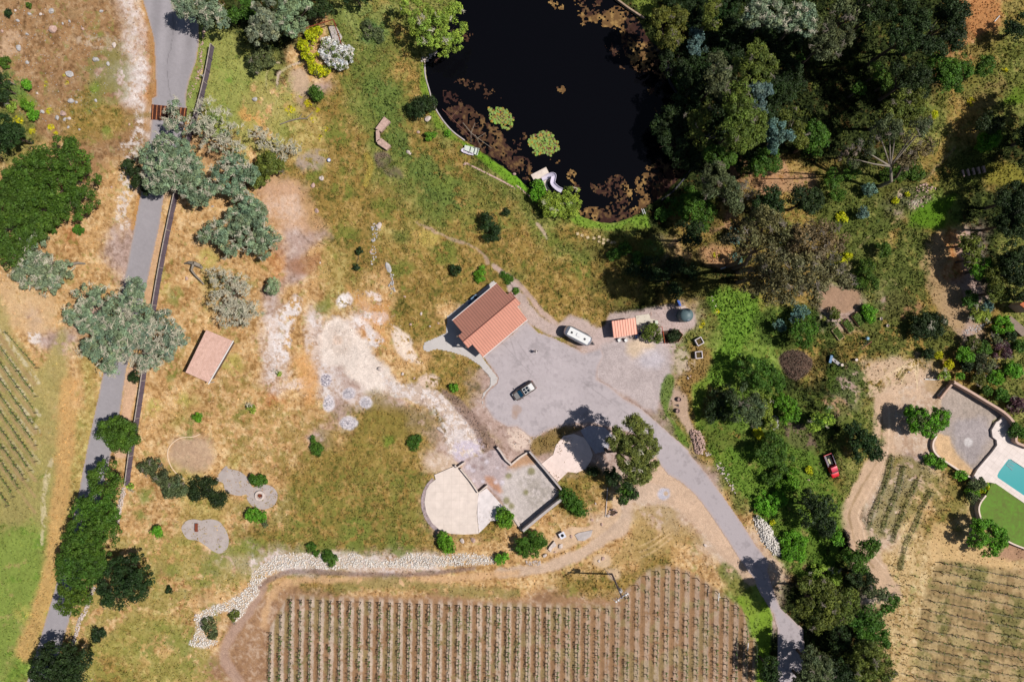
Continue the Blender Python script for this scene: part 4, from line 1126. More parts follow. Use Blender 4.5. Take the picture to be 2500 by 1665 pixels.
T('oak_tree', 'topmost oak of the dark row along the lower road', 'tree', 'green', q(8, [(730, 110, 75), (690, 190, 90), (750, 220, 80), (640, 150, 45)]), 6.5, 'oaks along the lower road')
T('oak_tree', 'second oak from the top of the dark row along the lower road', 'tree', 'green', q(8, [(620, 330, 90), (710, 320, 100), (550, 400, 90), (700, 430, 110), (600, 440, 80)]), 7, 'oaks along the lower road')
T('oak_tree', 'widest oak in the middle of the dark row along the lower road', 'tree', 'green', q(8, [(560, 520, 110), (690, 540, 115), (540, 630, 100), (650, 650, 120), (480, 600, 60)]), 7.5, 'oaks along the lower road')
T('oak_tree', 'fourth oak of the dark row, beside the gap in the stone wall', 'tree', 'green', q(8, [(480, 740, 100), (600, 750, 115), (440, 820, 80), (560, 840, 100), (650, 780, 80)]), 7, 'oaks along the lower road')
T('oak_tree', 'lowest oak of the dark row, its foot in the road verge', 'tree', 'green', q(8, [(470, 940, 75), (520, 1020, 90), (440, 1050, 60), (560, 980, 60)]), 6, 'oaks along the lower road')
T('oak_tree', 'big dark round oak east of the stone wall and the dark row', 'tree', 'dark', q(8, [(870, 800, 125), (760, 900, 110), (900, 900, 130), (790, 990, 85), (940, 850, 90), (730, 1010, 50), (770, 800, 60)]), 7, 'oaks along the lower road')
T('oak_tree', 'dark oak cut by the bottom edge at lower left', 'tree', 'dark', q(8, [(380, 1420, 140), (480, 1470, 125), (300, 1500, 105), (560, 1410, 70), (420, 1560, 120)]), 7, 'oaks along the lower road')
T('shrub', 'uppermost olive green bush of the chain beside the curved path', 'shrub', 'sage', q(8, [(1000, 95, 50), (1050, 80, 40), (970, 100, 30)]), 2, 'bushes around the round patios')
T('shrub', 'second bush of the chain beside the curved path', 'shrub', 'sage', q(8, [(1080, 140, 55), (1130, 190, 60)]), 2.2, 'bushes around the round patios')
T('shrub', 'third, broader bush of the chain below the curved path', 'shrub', 'sage', q(8, [(1190, 220, 65), (1170, 270, 50), (1240, 250, 45)]), 2.4, 'bushes around the round patios')
T('shrub', 'dark bluish bush pair touching the round paved terrace', 'shrub', 'dark', q(8, [(1360, 240, 72), (1430, 240, 70), (1490, 270, 65), (1490, 325, 48), (1330, 290, 40)]), 2.4, 'bushes around the round patios')
T('shrub', 'green bush just above the fire pit terrace', 'shrub', 'green', q(8, [(1750, 182, 46), (1790, 190, 36)]), 1.4, 'bushes around the round patios')
T('shrub', 'vivid green bush just below the fire pit terrace', 'shrub', 'vivid', q(8, [(1730, 425, 50), (1780, 430, 40)]), 1.8, 'bushes around the round patios')
T('shrub', 'bright green round bush left of the bean shaped slab', 'shrub', 'vivid', q(8, [(1070, 540, 40)]), 1.6)
T('shrub', 'dark green bush in the field above the bottom left oak', 'shrub', 'dark', q(8, [(655, 1245, 42), (700, 1230, 28)]), 1.3)
T('shrub', 'tiny dark bush in the grass right of the big dark oak', 'shrub', 'dark', q(8, [(1152, 937, 24)]), .7)
T('shrub', 'small bush below the end of the road fence', 'shrub', 'bright', q(8, [(890, 232, 22)]), 1)
T('shrub', 'single vivid bush in the tan field right of the lone road oak', 'shrub', 'vivid', q(4, [(1350, 1315, 32)]), 1.4)
T('shrub', 'lime green bush below the pink roofed shed', 'shrub', 'bright', q(4, [(1722, 1258, 26), (1700, 1245, 16)]), 1.2)
T('shrub', 'dark bush against the fence under the huge lichened oak', 'shrub', 'dark', q(4, [(915, 1035, 36)]), 1.6)
T('shrub', 'low green weeds clump on the verge left of the road', 'shrub', 'green', q(4, [(538, 30, 34)]), .5)
T('shrub', 'green clump at the foot of the grey leaning oak', 'shrub', 'green', q(4, [(330, 20, 50), (290, 0, 40)]), 1.4)
T('shrub', 'tiny lime bush between the white scree and the mulch heaps', 'shrub', 'bright', q(5, [(172, 1015, 17)]), .8)
T('shrub', 'dark green bush by the row of rocks in the meadow', 'shrub', 'dark', q(5, [(722, 175, 24), (700, 290, 22)]), .9)
T('shrub', 'small dark bush alone in the meadow above the main roof', 'shrub', 'dark', q(5, [(1378, 308, 36)]), 1.4)
T('shrub', 'bushy green weeds at the top corner of the walkway', 'shrub', 'vivid', q(5, [(1545, 345, 38), (1560, 310, 28), (1535, 375, 22)]), .9)
T('shrub', 'pair of dark round bushes in the meadow below the pond bank', 'shrub', 'dark', q(5, [(1610, 30, 65), (1660, 60, 50), (1590, -30, 50)]), 2.6)
T('shrub', 'small bush beside the dark pair below the pond bank', 'shrub', 'dark', q(1, [(1720, 1450, 26)]), 1)
T('shrub', 'vivid bush casting a black shadow on the slope left of the car', 'shrub', 'vivid', q(5, [(1365, 1112, 30)]), 1.6)
T('shrub', 'low green scrub in the meadow below the mulch heaps', 'shrub', 'green', q(5, [(430, 1525, 44), (400, 1460, 22)]), .7)
T('shrub', 'bushy scrub in the meadow left of the long pale stone', 'shrub', 'green', q(5, [(1100, 1480, 50)]), .8)
T('shrub', 'green weeds strip right of the main roof corner', 'shrub', 'green', q(5, [(1740, 370, 30), (1700, 340, 22), (1790, 450, 22)]), .5)
T('shrub', 'golden yellow green shrub growing through the rusty frame', 'shrub', 'yellow', q(1, [(370, 270, 62), (380, 360, 58), (410, 210, 34), (395, 430, 30), (340, 310, 40), (450, 215, 24)]), 2.8, base=(752, 115))
T('shrub', 'low yellow tipped shrub at the foot of the golden one', 'shrub', 'yellow', q(1, [(410, 470, 36), (460, 490, 40), (500, 480, 20)]), 1.4, mixk='olive')
T('shrub', 'white flowering shrub spilling out of the rusty frame', 'shrub', 'white', q(1, [(500, 300, 50), (550, 330, 60), (560, 400, 70), (620, 390, 60), (600, 440, 40), (480, 360, 40), (640, 350, 40)]), 2.6, base=(815, 130), mixk='olive')
T('shrub', 'round dark green bush under the bare ring of earth', 'shrub', 'green', q(1, [(430, 625, 56), (440, 660, 34)]), 2.2)
T('shrub', 'dark wide bush on the bank left of the pond', 'shrub', 'dark', q(1, [(1150, 720, 72), (1200, 710, 48), (1090, 740, 44), (1130, 770, 40)]), 3)
T('shrub', 'green bush pair on the bank below the two pale boulders', 'shrub', 'vivid', q(1, [(1188, 928, 30), (1232, 920, 20)]), 1.2)
T('shrub', 'small bright bush by the pond rim above the boat', 'shrub', 'vivid', q(1, [(1325, 912, 22)]), .9)
T('shrub', 'rank dark nettles in the meadow right of the rusty frame', 'shrub', 'sage', q(1, [(810, 200, 70), (850, 240, 44), (770, 180, 40)]), .8)
T('willow_tree', 'bright yellow green willow hanging over the top left of the pond', 'tree', 'bright',
  q(1, [(1060, 40, 70), (1150, 90, 90), (1290, 80, 90), (1380, 60, 50), (1130, 180, 80), (1240, 190, 110), (1370, 200, 80), (1290, 290, 90), (1370, 300, 60), (1180, 270, 60)]), 8, base=(1050, 110))
T('willow_tree', 'small yellow green willow beside the pond slide', 'tree', 'bright', q(2, [(320, 1370, 85), (430, 1330, 60), (300, 1420, 70), (400, 1420, 80), (450, 1390, 45), (260, 1380, 40)]), 3.6)
T('shrub', 'vivid green bush squeezed between the pond bank and the slide platform', 'shrub', 'vivid', q(2, [(205, 1275, 46), (195, 1340, 38), (230, 1310, 30)]), 2.4)
WD = 'trees of the wood east of the pond'
T('oak_tree', 'round olive green tree casting its shadow on the top right pond algae', 'tree', 'olive', q(2, [(1060, 130, 85), (1150, 130, 85), (1080, 220, 90), (1150, 240, 60), (1060, 290, 40), (1120, 290, 45)]), 8, WD)
T('oak_tree', 'small blue grey round tree in the wood east of the pond', 'tree', 'blue', q(2, [(1290, 260, 55), (1300, 320, 58), (1270, 230, 35)]), 6, WD)
T('oak_tree', 'narrow olive tree rising from deep shade near the top of the wood', 'tree', 'olive', q(2, [(1390, 70, 50), (1400, 140, 55), (1360, 170, 36), (1420, 20, 40)]), 8, WD)
T('gum_tree', 'grey green ragged gum near the east bank of the pond', 'tree', 'sage', q(2, [(1430, 420, 60), (1440, 500, 80), (1420, 570, 80), (1500, 560, 60), (1460, 620, 50)]), 11, WD)
T('oak_tree', 'large olive green tree in the middle of the wood right of the pond', 'tree', 'olive', q(2, [(1560, 640, 90), (1590, 740, 110), (1640, 830, 110), (1560, 900, 90), (1680, 900, 90), (1600, 980, 70), (1710, 810, 60)]), 12, WD)
T('oak_tree', 'small olive tree leaning over the shaded east bank of the pond', 'tree', 'olive', q(2, [(1340, 770, 50), (1310, 820, 60), (1290, 930, 60), (1350, 980, 60), (1250, 790, 35)]), 7, WD)
T('oak_tree', 'broad olive tree left of the black clearing in the wood', 'tree', 'olive', q(2, [(1620, 420, 80), (1700, 400, 90), (1650, 510, 80), (1740, 480, 80), (1700, 330, 60), (1780, 440, 60)]), 11, WD)
T('oak_tree', 'pale blue green tree between two olive trees in the wood', 'tree', 'blue', q(2, [(1700, 610, 55), (1760, 620, 50), (1720, 700, 40), (1720, 760, 45)]), 10, WD)
T('oak_tree', 'green tree south of the largest olive tree in the wood', 'tree', 'green', q(2, [(1440, 1060, 80), (1370, 1020, 50), (1510, 1100, 60)]), 8, WD)
T('gum_tree', 'feathery green tree on the slope right of the lower pond', 'tree', 'sage', q(2, [(1430, 1190, 80), (1480, 1260, 90), (1530, 1330, 80), (1400, 1280, 70), (1550, 1400, 60), (1360, 1210, 40)]), 9, WD)
T('oak_tree', 'dark green tree at the lower right corner of the pond', 'tree', 'green', q(2, [(1290, 1380, 70), (1340, 1440, 80), (1260, 1460, 60), (1330, 1520, 70)]), 6, WD)
T('shrub', 'dark creeping shrub on the bank beside the white pond ladder', 'shrub', 'green', q(2, [(1100, 1420, 60), (1180, 1380, 60), (1180, 1470, 60), (1050, 1470, 40), (1240, 1320, 40)]), 2.5)
T('oak_tree', 'deep shaded tree at the wood edge behind the pond wall', 'tree', 'dark', q(2, [(1210, 560, 60), (1280, 640, 60), (1320, 560, 60)]), 5, WD)
T('oak_tree', 'grey lichened tree on the top edge of the wood', 'tree', 'grey', q(3, [(0, 60, 90), (90, 80, 90), (120, 130, 60), (-60, 110, 70)]), 11, WD)
T('oak_tree', 'grey green tree right of the lichened top edge tree', 'tree', 'grey', q(3, [(230, 110, 85), (290, 90, 80), (300, 180, 70), (170, 170, 50)]), 11, WD)
T('oak_tree', 'sage tree spreading right above the black clearing', 'tree', 'sage', q(3, [(400, 180, 90), (470, 240, 90), (560, 250, 70), (420, 310, 90), (500, 330, 70), (350, 360, 60)]), 10, WD)
T('oak_tree', 'top edge tree with bare twigs in the middle of the wood', 'tree', 'sage', q(3, [(540, 60, 80), (600, 110, 70), (640, 40, 60), (690, 90, 60)]), 11, WD, twigs=30)
T('oak_tree', 'dark top edge tree in the centre right of the wood', 'tree', 'dark', q(3, [(760, 30, 80), (830, 90, 70), (720, 120, 50)]), 12, WD)
T('oak_tree', 'largest dark green tree of the upper right wood', 'tree', 'dark', q(3, [(960, 60, 100), (1050, 120, 110), (960, 180, 80), (1090, 220, 90), (1130, 310, 90), (1010, 280, 90), (920, 260, 60), (1200, 330, 70)]), 13, WD)
T('oak_tree', 'tall dark tree beside the orange grass strip at upper right', 'tree', 'dark', q(3, [(1260, 40, 90), (1340, 90, 90), (1300, 180, 90), (1340, 270, 70), (1240, 120, 60)]), 12, WD)
T('oak_tree', 'rounded green tree below the tall dark one at upper right', 'tree', 'green', q(3, [(1220, 440, 80), (1310, 420, 90), (1380, 480, 60), (1290, 510, 80), (1230, 560, 70), (1320, 570, 60)]), 9, WD)
T('oak_tree', 'olive dark tree in the middle right of the wood', 'tree', 'dark', q(3, [(1010, 490, 80), (1080, 520, 90), (1000, 580, 80), (1080, 600, 70), (920, 460, 50)]), 10, WD)
T('oak_tree', 'green topped tree above the tall forked trunk', 'tree', 'olive', q(3, [(960, 690, 80), (1050, 700, 90), (900, 760, 70), (1100, 760, 60), (1000, 780, 70)]), 11, WD)
T('gum_tree', 'tall forked gum whose bare trunk shows against the shade', 'tree', 'sage', q(3, [(880, 860, 70), (800, 890, 60), (1060, 890, 70), (1120, 860, 50), (920, 900, 50), (700, 1020, 70), (660, 1090, 60)]), 13, WD, base=(2146, 455), bark=PALEBARK_M, dens=.6, twigs=14)
T('gum_tree', 'thin grey leaved gum beside the tall forked one', 'tree', 'gum', q(3, [(1020, 1010, 80), (1100, 1000, 70), (1000, 1090, 60), (960, 1120, 50)]), 8, WD, base=(2170, 440))
for i, (x, y, r, w) in enumerate(((790, 490, 60, 'upper edge of the black clearing'), (670, 600, 40, 'middle of the black clearing'), (850, 560, 50, 'right side of the black clearing'), (260, 390, 26, 'upper left of the black clearing'))):
    T('shrub', 'leafy sapling catching light at the ' + w, 'shrub', 'green', q(3, [(x, y, r), (x + r * .6, y + r * .4, r * .6)]), 4, WD, dens=.6)
T('gum_tree', 'pale blue grey gum beside the black clearing', 'tree', 'blue', q(3, [(110, 880, 70), (150, 950, 80), (100, 1000, 60), (60, 920, 50)]), 11, WD)
T('oak_tree', 'olive tree at the lower edge of the black clearing', 'tree', 'olive', q(3, [(210, 800, 70), (240, 880, 60), (270, 960, 50)]), 9, WD)
T('oak_tree', 'rounded green tree at the lower right of the black clearing', 'tree', 'green', q(3, [(370, 900, 70), (380, 980, 70), (330, 960, 60), (420, 930, 40)]), 8, WD)
T('oak_tree', 'low green tree above the bare orange slope in the wood', 'tree', 'green', q(3, [(40, 1080, 80), (80, 1130, 50), (-20, 1140, 60)]), 7, WD)
T('oak_tree', 'dark olive tree below the bare orange slope in the wood', 'tree', 'dark', q(3, [(50, 1330, 80), (90, 1400, 70), (0, 1400, 60)]), 7, WD)
T('oak_tree', 'dark round tree right of the dead branches on the slope', 'tree', 'dark', q(3, [(270, 1350, 80), (340, 1370, 80), (300, 1430, 70), (370, 1330, 40)]), 7, WD)
T('dead_tree', 'dead grey branching tree on the bare orange slope', 'tree', 'dead', q(2, [(1640, 1300, 70), (1700, 1360, 80), (1740, 1440, 70), (1600, 1280, 40)]), 7, base=(1858, 530), twigs=50)
T('dead_tree', 'dead twiggy tree in the black shade left of the tall forked gum', 'tree', 'dead', q(3, [(620, 1020, 60), (560, 1060, 60)]), 6, twigs=30)
T('oak_tree', 'leafy green tree low in the gully beside the dark round tree', 'tree', 'green', q(3, [(500, 1200, 60), (620, 1170, 60), (520, 1320, 50), (470, 1250, 40)]), 4, dens=.8)
for x, y, r, w in ((740, 1290, 44, 'upper'), (690, 1450, 40, 'lower')):
    T('shrub', 'pale blue leaved sapling at the foot of the tall forked gum, %s one' % w, 'shrub', 'blue', q(3, [(x, y, r), (x + 20, y + 10, r * .6)]), 2.5)
T('shrub', 'green scrub patch on the bank above the scattered white rubble', 'shrub', 'green', q(3, [(1010, 1150, 60), (1060, 1180, 50), (940, 1180, 50), (860, 1200, 50)]), 1.6)
GG = 'big gum trees with grey brown canopies'
T('gum_tree', 'wide thin grey brown gum crown, upper left of its grove', 'tree', 'gum', q(3, [(40, 1500, 90)]) + q(7, [(60, 40, 110), (-60, 60, 90), (160, 90, 100), (-20, -40, 80)]), 14, GG, base=(1790, 655))
T('gum_tree', 'wide thin grey brown gum crown, upper right of its grove', 'tree', 'gum', q(7, [(300, 80, 110), (420, 60, 80), (380, 170, 110), (500, 110, 80), (240, 180, 90)]), 14, GG, base=(1830, 660))
T('gum_tree', 'densest brown gum crown at the centre of the grove', 'tree', 'gum', q(7, [(180, 300, 120), (60, 240, 100), (300, 310, 120), (80, 380, 90), (200, 430, 100)]), 15, GG, base=(1800, 665), dens=1.2)
T('gum_tree', 'ragged brown gum crown at the right of the grove by the dug garden plot', 'tree', 'gum', q(7, [(440, 260, 110), (530, 330, 90), (420, 370, 90), (340, 450, 90), (570, 390, 50)]), 13, GG, base=(1840, 680))
T('gum_tree', 'left gum crown of the grove over the scrub slope', 'tree', 'gum', q(6, [(1560, 130, 90), (1660, 80, 110), (1740, 180, 90), (1620, 20, 80)]), 12, GG, base=(1775, 650), dens=.8)
T('gum_tree', 'lowest gum crown of the grove above the ivy slope', 'tree', 'gum', q(6, [(1660, 380, 90), (1740, 340, 80), (1730, 450, 80)]) + q(7, [(100, 470, 70)]), 12, GG, base=(1800, 690))
for k_, x, y, r, w in ((7, 100, 80, 36, 'first'), (7, 330, 70, 34, 'second'), (7, 460, 280, 32, 'third'), (6, 1540, 60, 50, 'fourth'), (6, 1560, 220, 34, 'fifth'), (7, 240, 560, 60, 'sixth'), (7, 120, 690, 40, 'seventh'), (7, 225, 650, 30, 'eighth')):
    T('shrub', 'powder blue gum sapling, %s counting from the top of the gum grove' % w, 'shrub', 'blue', q(k_, [(x, y, r), (x + r * .5, y + r * .5, r * .7)]), 3, 'powder blue saplings of the gum grove')
T('oak_tree', 'dark green tree shading the slope above the water tank', 'tree', 'dark', q(6, [(1230, 60, 70), (1260, 120, 60), (1200, 20, 60), (1290, 30, 50)]), 11)
T('shrub', 'dark scrub in the shade of the slope left of the gum grove', 'shrub', 'dark', q(6, [(1150, 270, 60), (1240, 310, 60), (1060, 330, 60), (980, 260, 60), (1140, 450, 50), (960, 330, 50), (860, 300, 50)]), 2)
T('shrub', 'dark green scrub below the stepping stones', 'shrub', 'green', q(6, [(720, 200, 44), (800, 160, 40), (880, 220, 44)]), 1.3)
T('shrub', 'green bush with a long shadow right of the yellow flowers', 'shrub', 'green', q(7, [(830, 170, 46), (850, 150, 30)]), 3)
T('shrub', 'dark green bush above the raised beds', 'shrub', 'green', q(7, [(700, 340, 60), (720, 280, 50), (760, 400, 50), (680, 390, 40)]), 3.2)
T('shrub', 'large dark round bush right of the raised beds', 'shrub', 'dark', q(7, [(1120, 680, 95), (1200, 670, 70), (1080, 720, 60), (1180, 720, 60)]), 3.2, twigs=3)
T('shrub', 'bushy green shrub growing out of the fourth raised bed', 'shrub', 'vivid', q(7, [(735, 590, 46), (740, 630, 36), (710, 560, 22)]), 2)
T('shrub', 'green brown shrub left of the raised beds', 'shrub', 'olive', q(7, [(480, 640, 56), (500, 600, 36)]), 2)
T('oak_tree', 'green tree on the slope left of the raised beds', 'tree', 'green', q(7, [(300, 640, 60), (270, 720, 70), (330, 700, 50), (290, 790, 50)]), 6)
T('oak_tree', 'dark green tree with a broad crown at lower left of the wood chips heap', 'tree', 'green', q(7, [(40, 1040, 80), (90, 1090, 70), (30, 960, 50)]) + q(6, [(1660, 980, 90), (1740, 1040, 80), (1620, 940, 60)]), 7)
T('oak_tree', 'fine leaved grey green tree on the slope above the yellow flower bush', 'tree', 'sage', q(6, [(1620, 1180, 90), (1680, 1250, 90), (1600, 1290, 80), (1560, 1180, 60), (1700, 1330, 50)]), 8)
T('oak_tree', 'dark tree throwing shade over the ivy slope', 'tree', 'dark', q(6, [(1430, 1190, 70), (1400, 1250, 60), (1460, 1280, 60), (1500, 1140, 50), (1380, 1320, 36)]), 4)
T('oak_tree', 'vivid green tree right of the broken log heap', 'tree', 'vivid', q(7, [(180, 1220, 60), (220, 1290, 50), (130, 1200, 50), (160, 1320, 36)]), 4)
T('oak_tree', 'yellow green conical shrub pointing at the dirt track', 'tree', 'bright', q(7, [(430, 1300, 56), (400, 1340, 50), (460, 1330, 36), (360, 1370, 36)]), 4, mixk='green')
T('oak_tree', 'rounded green tree beside the dirt track and gravel yard', 'tree', 'vivid', q(7, [(1060, 1280, 80), (1130, 1330, 100), (1210, 1300, 75), (1060, 1360, 60), (1150, 1400, 50), (1230, 1350, 50)]), 6, mixk='sage')
T('oak_tree', 'dark tree above the red pickup', 'tree', 'dark', q(7, [(700, 1470, 90), (760, 1500, 70), (640, 1440, 60), (620, 1380, 50), (780, 1560, 50), (700, 1560, 80)]), 6)
T('oak_tree', 'yellow green shrubby tree left of the dark heap', 'tree', 'bright', q(7, [(30, 1200, 50), (20, 1280, 50), (60, 1350, 40)]), 3)
T('oak_tree', 'green tree low on the bank below the yellow flower bush', 'tree', 'green', q(7, [(60, 1480, 80), (120, 1540, 70), (20, 1550, 60)]) + q(11, [(60, 30, 70)]), 5)
for x, y, r, k_, w, ht in ((1430, 110, 70, 'olive', 'topmost olive tree', 7), (1440, 220, 60, 'olive', 'second olive tree from the top', 6), (1520, 290, 80, 'vivid', 'lime topped tree', 7), (1620, 330, 80, 'olive', 'largest olive tree', 8), (1620, 450, 66, 'olive', 'lowest olive tree', 7),
                          (1420, 500, 50, 'green', 'small green bush', 3), (1490, 600, 60, 'bright', 'lime bush', 3), (1540, 545, 38, 'blue', 'blue green dome bush', 2.5)):
    T('garden_tree', w + ' in the column along the right edge', 'tree', k_, q(7, [(x, y, r), (x + r * .5, y + r * .5, r * .7), (x - r * .4, y + r * .4, r * .6)]), ht, 'garden trees along the right edge')
for i, (x, y, r, k_, w) in enumerate(((1650, 680, 62, 'vivid', 'vivid green shrub under the flat garden wall end'), (1450, 800, 50, 'olive', 'olive shrub below the little stone steps'), (1390, 890, 60, 'vivid', 'vivid green shrub left of the purple one'),
        (1520, 840, 46, 'green', 'green shrub between the steps and the purple one'), (1640, 850, 62, 'purple', 'dark purple leaved shrub, upper one'), (1520, 940, 70, 'sage', 'grey green shrub below the purple one'), (1600, 780, 36, 'sage', 'silvery shrub above the purple one'),
        (1740, 1230, 56, 'purple', 'dark purple shrub beside the long wall'), (1720, 990, 56, 'vivid', 'lime shrub at the right edge above the long wall'), (1480, 1050, 44, 'olive', 'olive dome shrub behind the wall corner'), (1250, 1030, 36, 'bright', 'yellow green bush at the wall corner'),
        (1280, 950, 30, 'yellow', 'golden bush above the wall corner'), (1360, 1030, 24, 'vivid', 'little green bush at the wall corner'), (1540, 1130, 34, 'green', 'green bush on the bank behind the long wall'), (1640, 1160, 44, 'green', 'wide green bush behind the long wall'),
        (1400, 960, 40, 'dark', 'dark bush above the wall corner'), (1600, 1040, 50, 'vivid', 'lime bush in the middle of the garden behind the wall'), (1210, 890, 24, 'yellow', 'yellow bush at the garden path'), (1140, 880, 36, 'dark', 'dark bush at the garden path end'),
        (1770, 820, 40, 'green', 'green shrub cut by the right edge beside the purple one'), (1760, 1400, 60, 'green', 'shrub cut by the right edge in the wall curve'), (1700, 760, 36, 'dark', 'dark bluish shrub by the right edge'))):
    T('shrub', w, 'shrub', k_, q(7, [(x, y, r), (x + r * .5, y + r * .3, r * .6), (x - r * .4, y - r * .4, r * .5)]), 1.4 + r / 40, 'garden shrubs behind the long wall')
T('oak_tree', 'dark tree cut by the top right edge beside the grass', 'tree', 'dark', q(3, [(1740, 220, 60), (1790, 160, 80), (1700, 180, 40)]), 6)
T('oak_tree', 'vivid green round tree above the stone terraces at right', 'tree', 'vivid', q(3, [(1550, 960, 70), (1590, 930, 50), (1520, 1000, 45)]), 4.5)
T('oak_tree', 'dark tree directly above the vivid round tree at right', 'tree', 'dark', q(3, [(1560, 830, 70), (1520, 860, 50), (1620, 840, 40)]), 6)
T('oak_tree', 'dark green tree left of the orange strip at upper right', 'tree', 'green', q(3, [(1540, 440, 64), (1500, 480, 44)]), 5)
T('oak_tree', 'big dark tree on the right edge below the terraces, upper one', 'tree', 'dark', q(3, [(1740, 1310, 80), (1790, 1380, 100), (1720, 1400, 70), (1650, 1350, 50)]), 11, dens=1.8)
T('oak_tree', 'big dark tree on the right edge below the terraces, lower one', 'tree', 'dark', q(3, [(1740, 1480, 80), (1790, 1540, 90), (1700, 1560, 70), (1650, 1500, 50)]), 11, dens=1.8)
T('oak_tree', 'tall tree just off the right edge whose shade falls left of it', 'tree', 'dark', [(2590, 320, 80), (2560, 380, 60), (2610, 250, 70), (2560, 290, 50), (2540, 340, 50)], 15, dens=1.8)
T('oak_tree', 'dark tree in the right edge shade above the house corner', 'tree', 'dark', [(2480, 650, 40), (2520, 700, 46), (2470, 620, 34)], 10, dens=1.6)
T('pine_tree', 'tall feathery olive green tree between the court and the round terrace', 'tree', 'feather',
  q(6, [(860, 1380, 85), (790, 1440, 90), (920, 1430, 80), (960, 1520, 80), (840, 1540, 110), (740, 1480, 60)]) + q(10, [(860, 40, 110), (950, 60, 80), (900, 140, 90), (830, 130, 70)]), 14, base=(1478, 1096), dens=1.5, low=.12)
T('oak_tree', 'dark green tree below the feathery tree', 'tree', 'dark', q(10, [(800, 230, 60), (860, 240, 60), (790, 310, 40), (850, 280, 40)]), 5, mixk='green')
T('shrub', 'small dark bush in the shade left of the feathery tree', 'shrub', 'dark', q(10, [(590, 130, 30), (570, 120, 26)]), 1.5)
T('oak_tree', 'small shaded tree between the pit walls and the feathery tree', 'tree', 'dark', q(10, [(720, 180, 46), (700, 140, 40)]), 4)
T('shrub', 'green bush at the corner of the concrete pit', 'shrub', 'green', q(10, [(410, 290, 50), (460, 340, 50), (500, 390, 50), (430, 370, 36)]), 2.5)
T('shrub', 'large green bush below the concrete pit', 'shrub', 'green', q(10, [(120, 600, 70), (190, 590, 60), (150, 670, 65), (230, 610, 45), (90, 650, 40)]), 3)
T('shrub', 'vivid green bush between the round terrace and the pit', 'shrub', 'vivid', q(9, [(1700, 420, 44), (1720, 470, 48), (1740, 430, 34)]), 2.4)
T('shrub', 'vivid green bush at the foot of the great round terrace', 'shrub', 'vivid', q(9, [(1300, 600, 44), (1320, 640, 50), (1290, 570, 30)]), 2.4)
T('shrub', 'vivid green bush at the end of the white rock bank', 'shrub', 'vivid', q(9, [(1695, 725, 38), (1720, 710, 24)]), 1.6)
T('shrub', 'green bush rooted in the white rock bank', 'shrub', 'green', q(9, [(520, 725, 44), (500, 700, 30)]), 1)
T('shrub', 'green bush on the grass edge of the white rock bank', 'shrub', 'green', q(9, [(390, 650, 32), (430, 690, 22)]), .9)
T('shrub', 'little blue green bush below the fire pit', 'shrub', 'sage', q(9, [(75, 487, 22)]), 1)
T('shrub', 'green tuft in the hollow at the west end of the rock bank', 'shrub', 'sage', q(8, [(1430, 1180, 50), (1450, 1240, 36)]), .7)
T('shrub', 'low scrub in the second hollow of the rock bank', 'shrub', 'olive', q(8, [(1600, 1115, 36)]), .5)
T('shrub', 'feathery olive shrub behind the rusty planter frame', 'shrub', 'olive', q(6, [(970, 720, 46), (1010, 760, 50), (950, 760, 36), (1000, 700, 32)]), 3)
T('shrub', 'dark green shrub inside the rusty planter frame', 'shrub', 'dark', q(6, [(1150, 745, 32), (1130, 770, 34)]), 1.2)
T('oak_tree', 'dark dense tree left of the dirt track bend', 'tree', 'dark', q(11, [(330, 320, 80), (400, 360, 90), (450, 430, 80), (360, 440, 90), (280, 350, 60), (440, 520, 60)]), 8, LR)
T('oak_tree', 'vivid green tree at the dirt track bend', 'tree', 'vivid', q(11, [(500, 560, 45), (520, 600, 40), (480, 520, 34)]), 4, LR)
T('oak_tree', 'green tree shading the inside of the track bend', 'tree', 'green', q(11, [(760, 640, 60), (700, 680, 70), (640, 740, 70), (680, 790, 50), (600, 700, 40)]), 6, LR)
T('oak_tree', 'dark green tree below the track bend', 'tree', 'dark', q(11, [(700, 860, 60), (750, 890, 50), (640, 850, 50)]), 6, LR)
T('oak_tree', 'half bare grey tree on the dirt track edge', 'tree', 'sage', q(11, [(780, 980, 50), (840, 960, 40), (730, 960, 40)]), 6, LR, twigs=34)
T('oak_tree', 'compact green tree on the vineyard side of the track', 'tree', 'green', q(11, [(870, 1030, 56), (900, 1000, 36), (850, 1070, 36)]), 5, LR)
T('oak_tree', 'broad olive tree shading the lane', 'tree', 'olive', q(11, [(400, 920, 80), (450, 1000, 100), (350, 1060, 80), (290, 1060, 60), (440, 1110, 90), (380, 1170, 60), (300, 900, 50)]), 13, LR, dens=1.4)
T('oak_tree', 'olive tree right of the broad one beside the lane', 'tree', 'olive', q(11, [(580, 990, 80), (620, 1040, 60), (540, 1060, 80), (560, 1120, 60)]), 10, LR)
T('oak_tree', 'deep green tree in the middle of the lower right wood', 'tree', 'green', q(11, [(740, 1130, 90), (700, 1200, 80), (790, 1230, 80), (820, 1290, 50), (650, 1170, 50)]), 9, LR)
T('oak_tree', 'dark tree filling the shade between lane and lower wood', 'tree', 'dark', q(11, [(560, 1240, 80), (620, 1300, 80), (540, 1320, 60)]), 7, LR)
T('oak_tree', 'olive tree of the lower right wood near the bottom edge', 'tree', 'olive', q(11, [(720, 1380, 90), (790, 1420, 90), (860, 1480, 70), (700, 1480, 90), (640, 1420, 60), (780, 1540, 90)]), 10, LR)
T('oak_tree', 'grey olive tree on the bottom edge beside the shaded lane', 'tree', 'sage', q(11, [(350, 1400, 80), (400, 1470, 80), (330, 1500, 70), (420, 1540, 70), (260, 1560, 50)]), 10, LR, dens=1.5)
T('oak_tree', 'dark tree on the bottom edge of the lower right wood', 'tree', 'dark', q(11, [(520, 1480, 90), (560, 1560, 90), (620, 1500, 60)]), 9, LR)
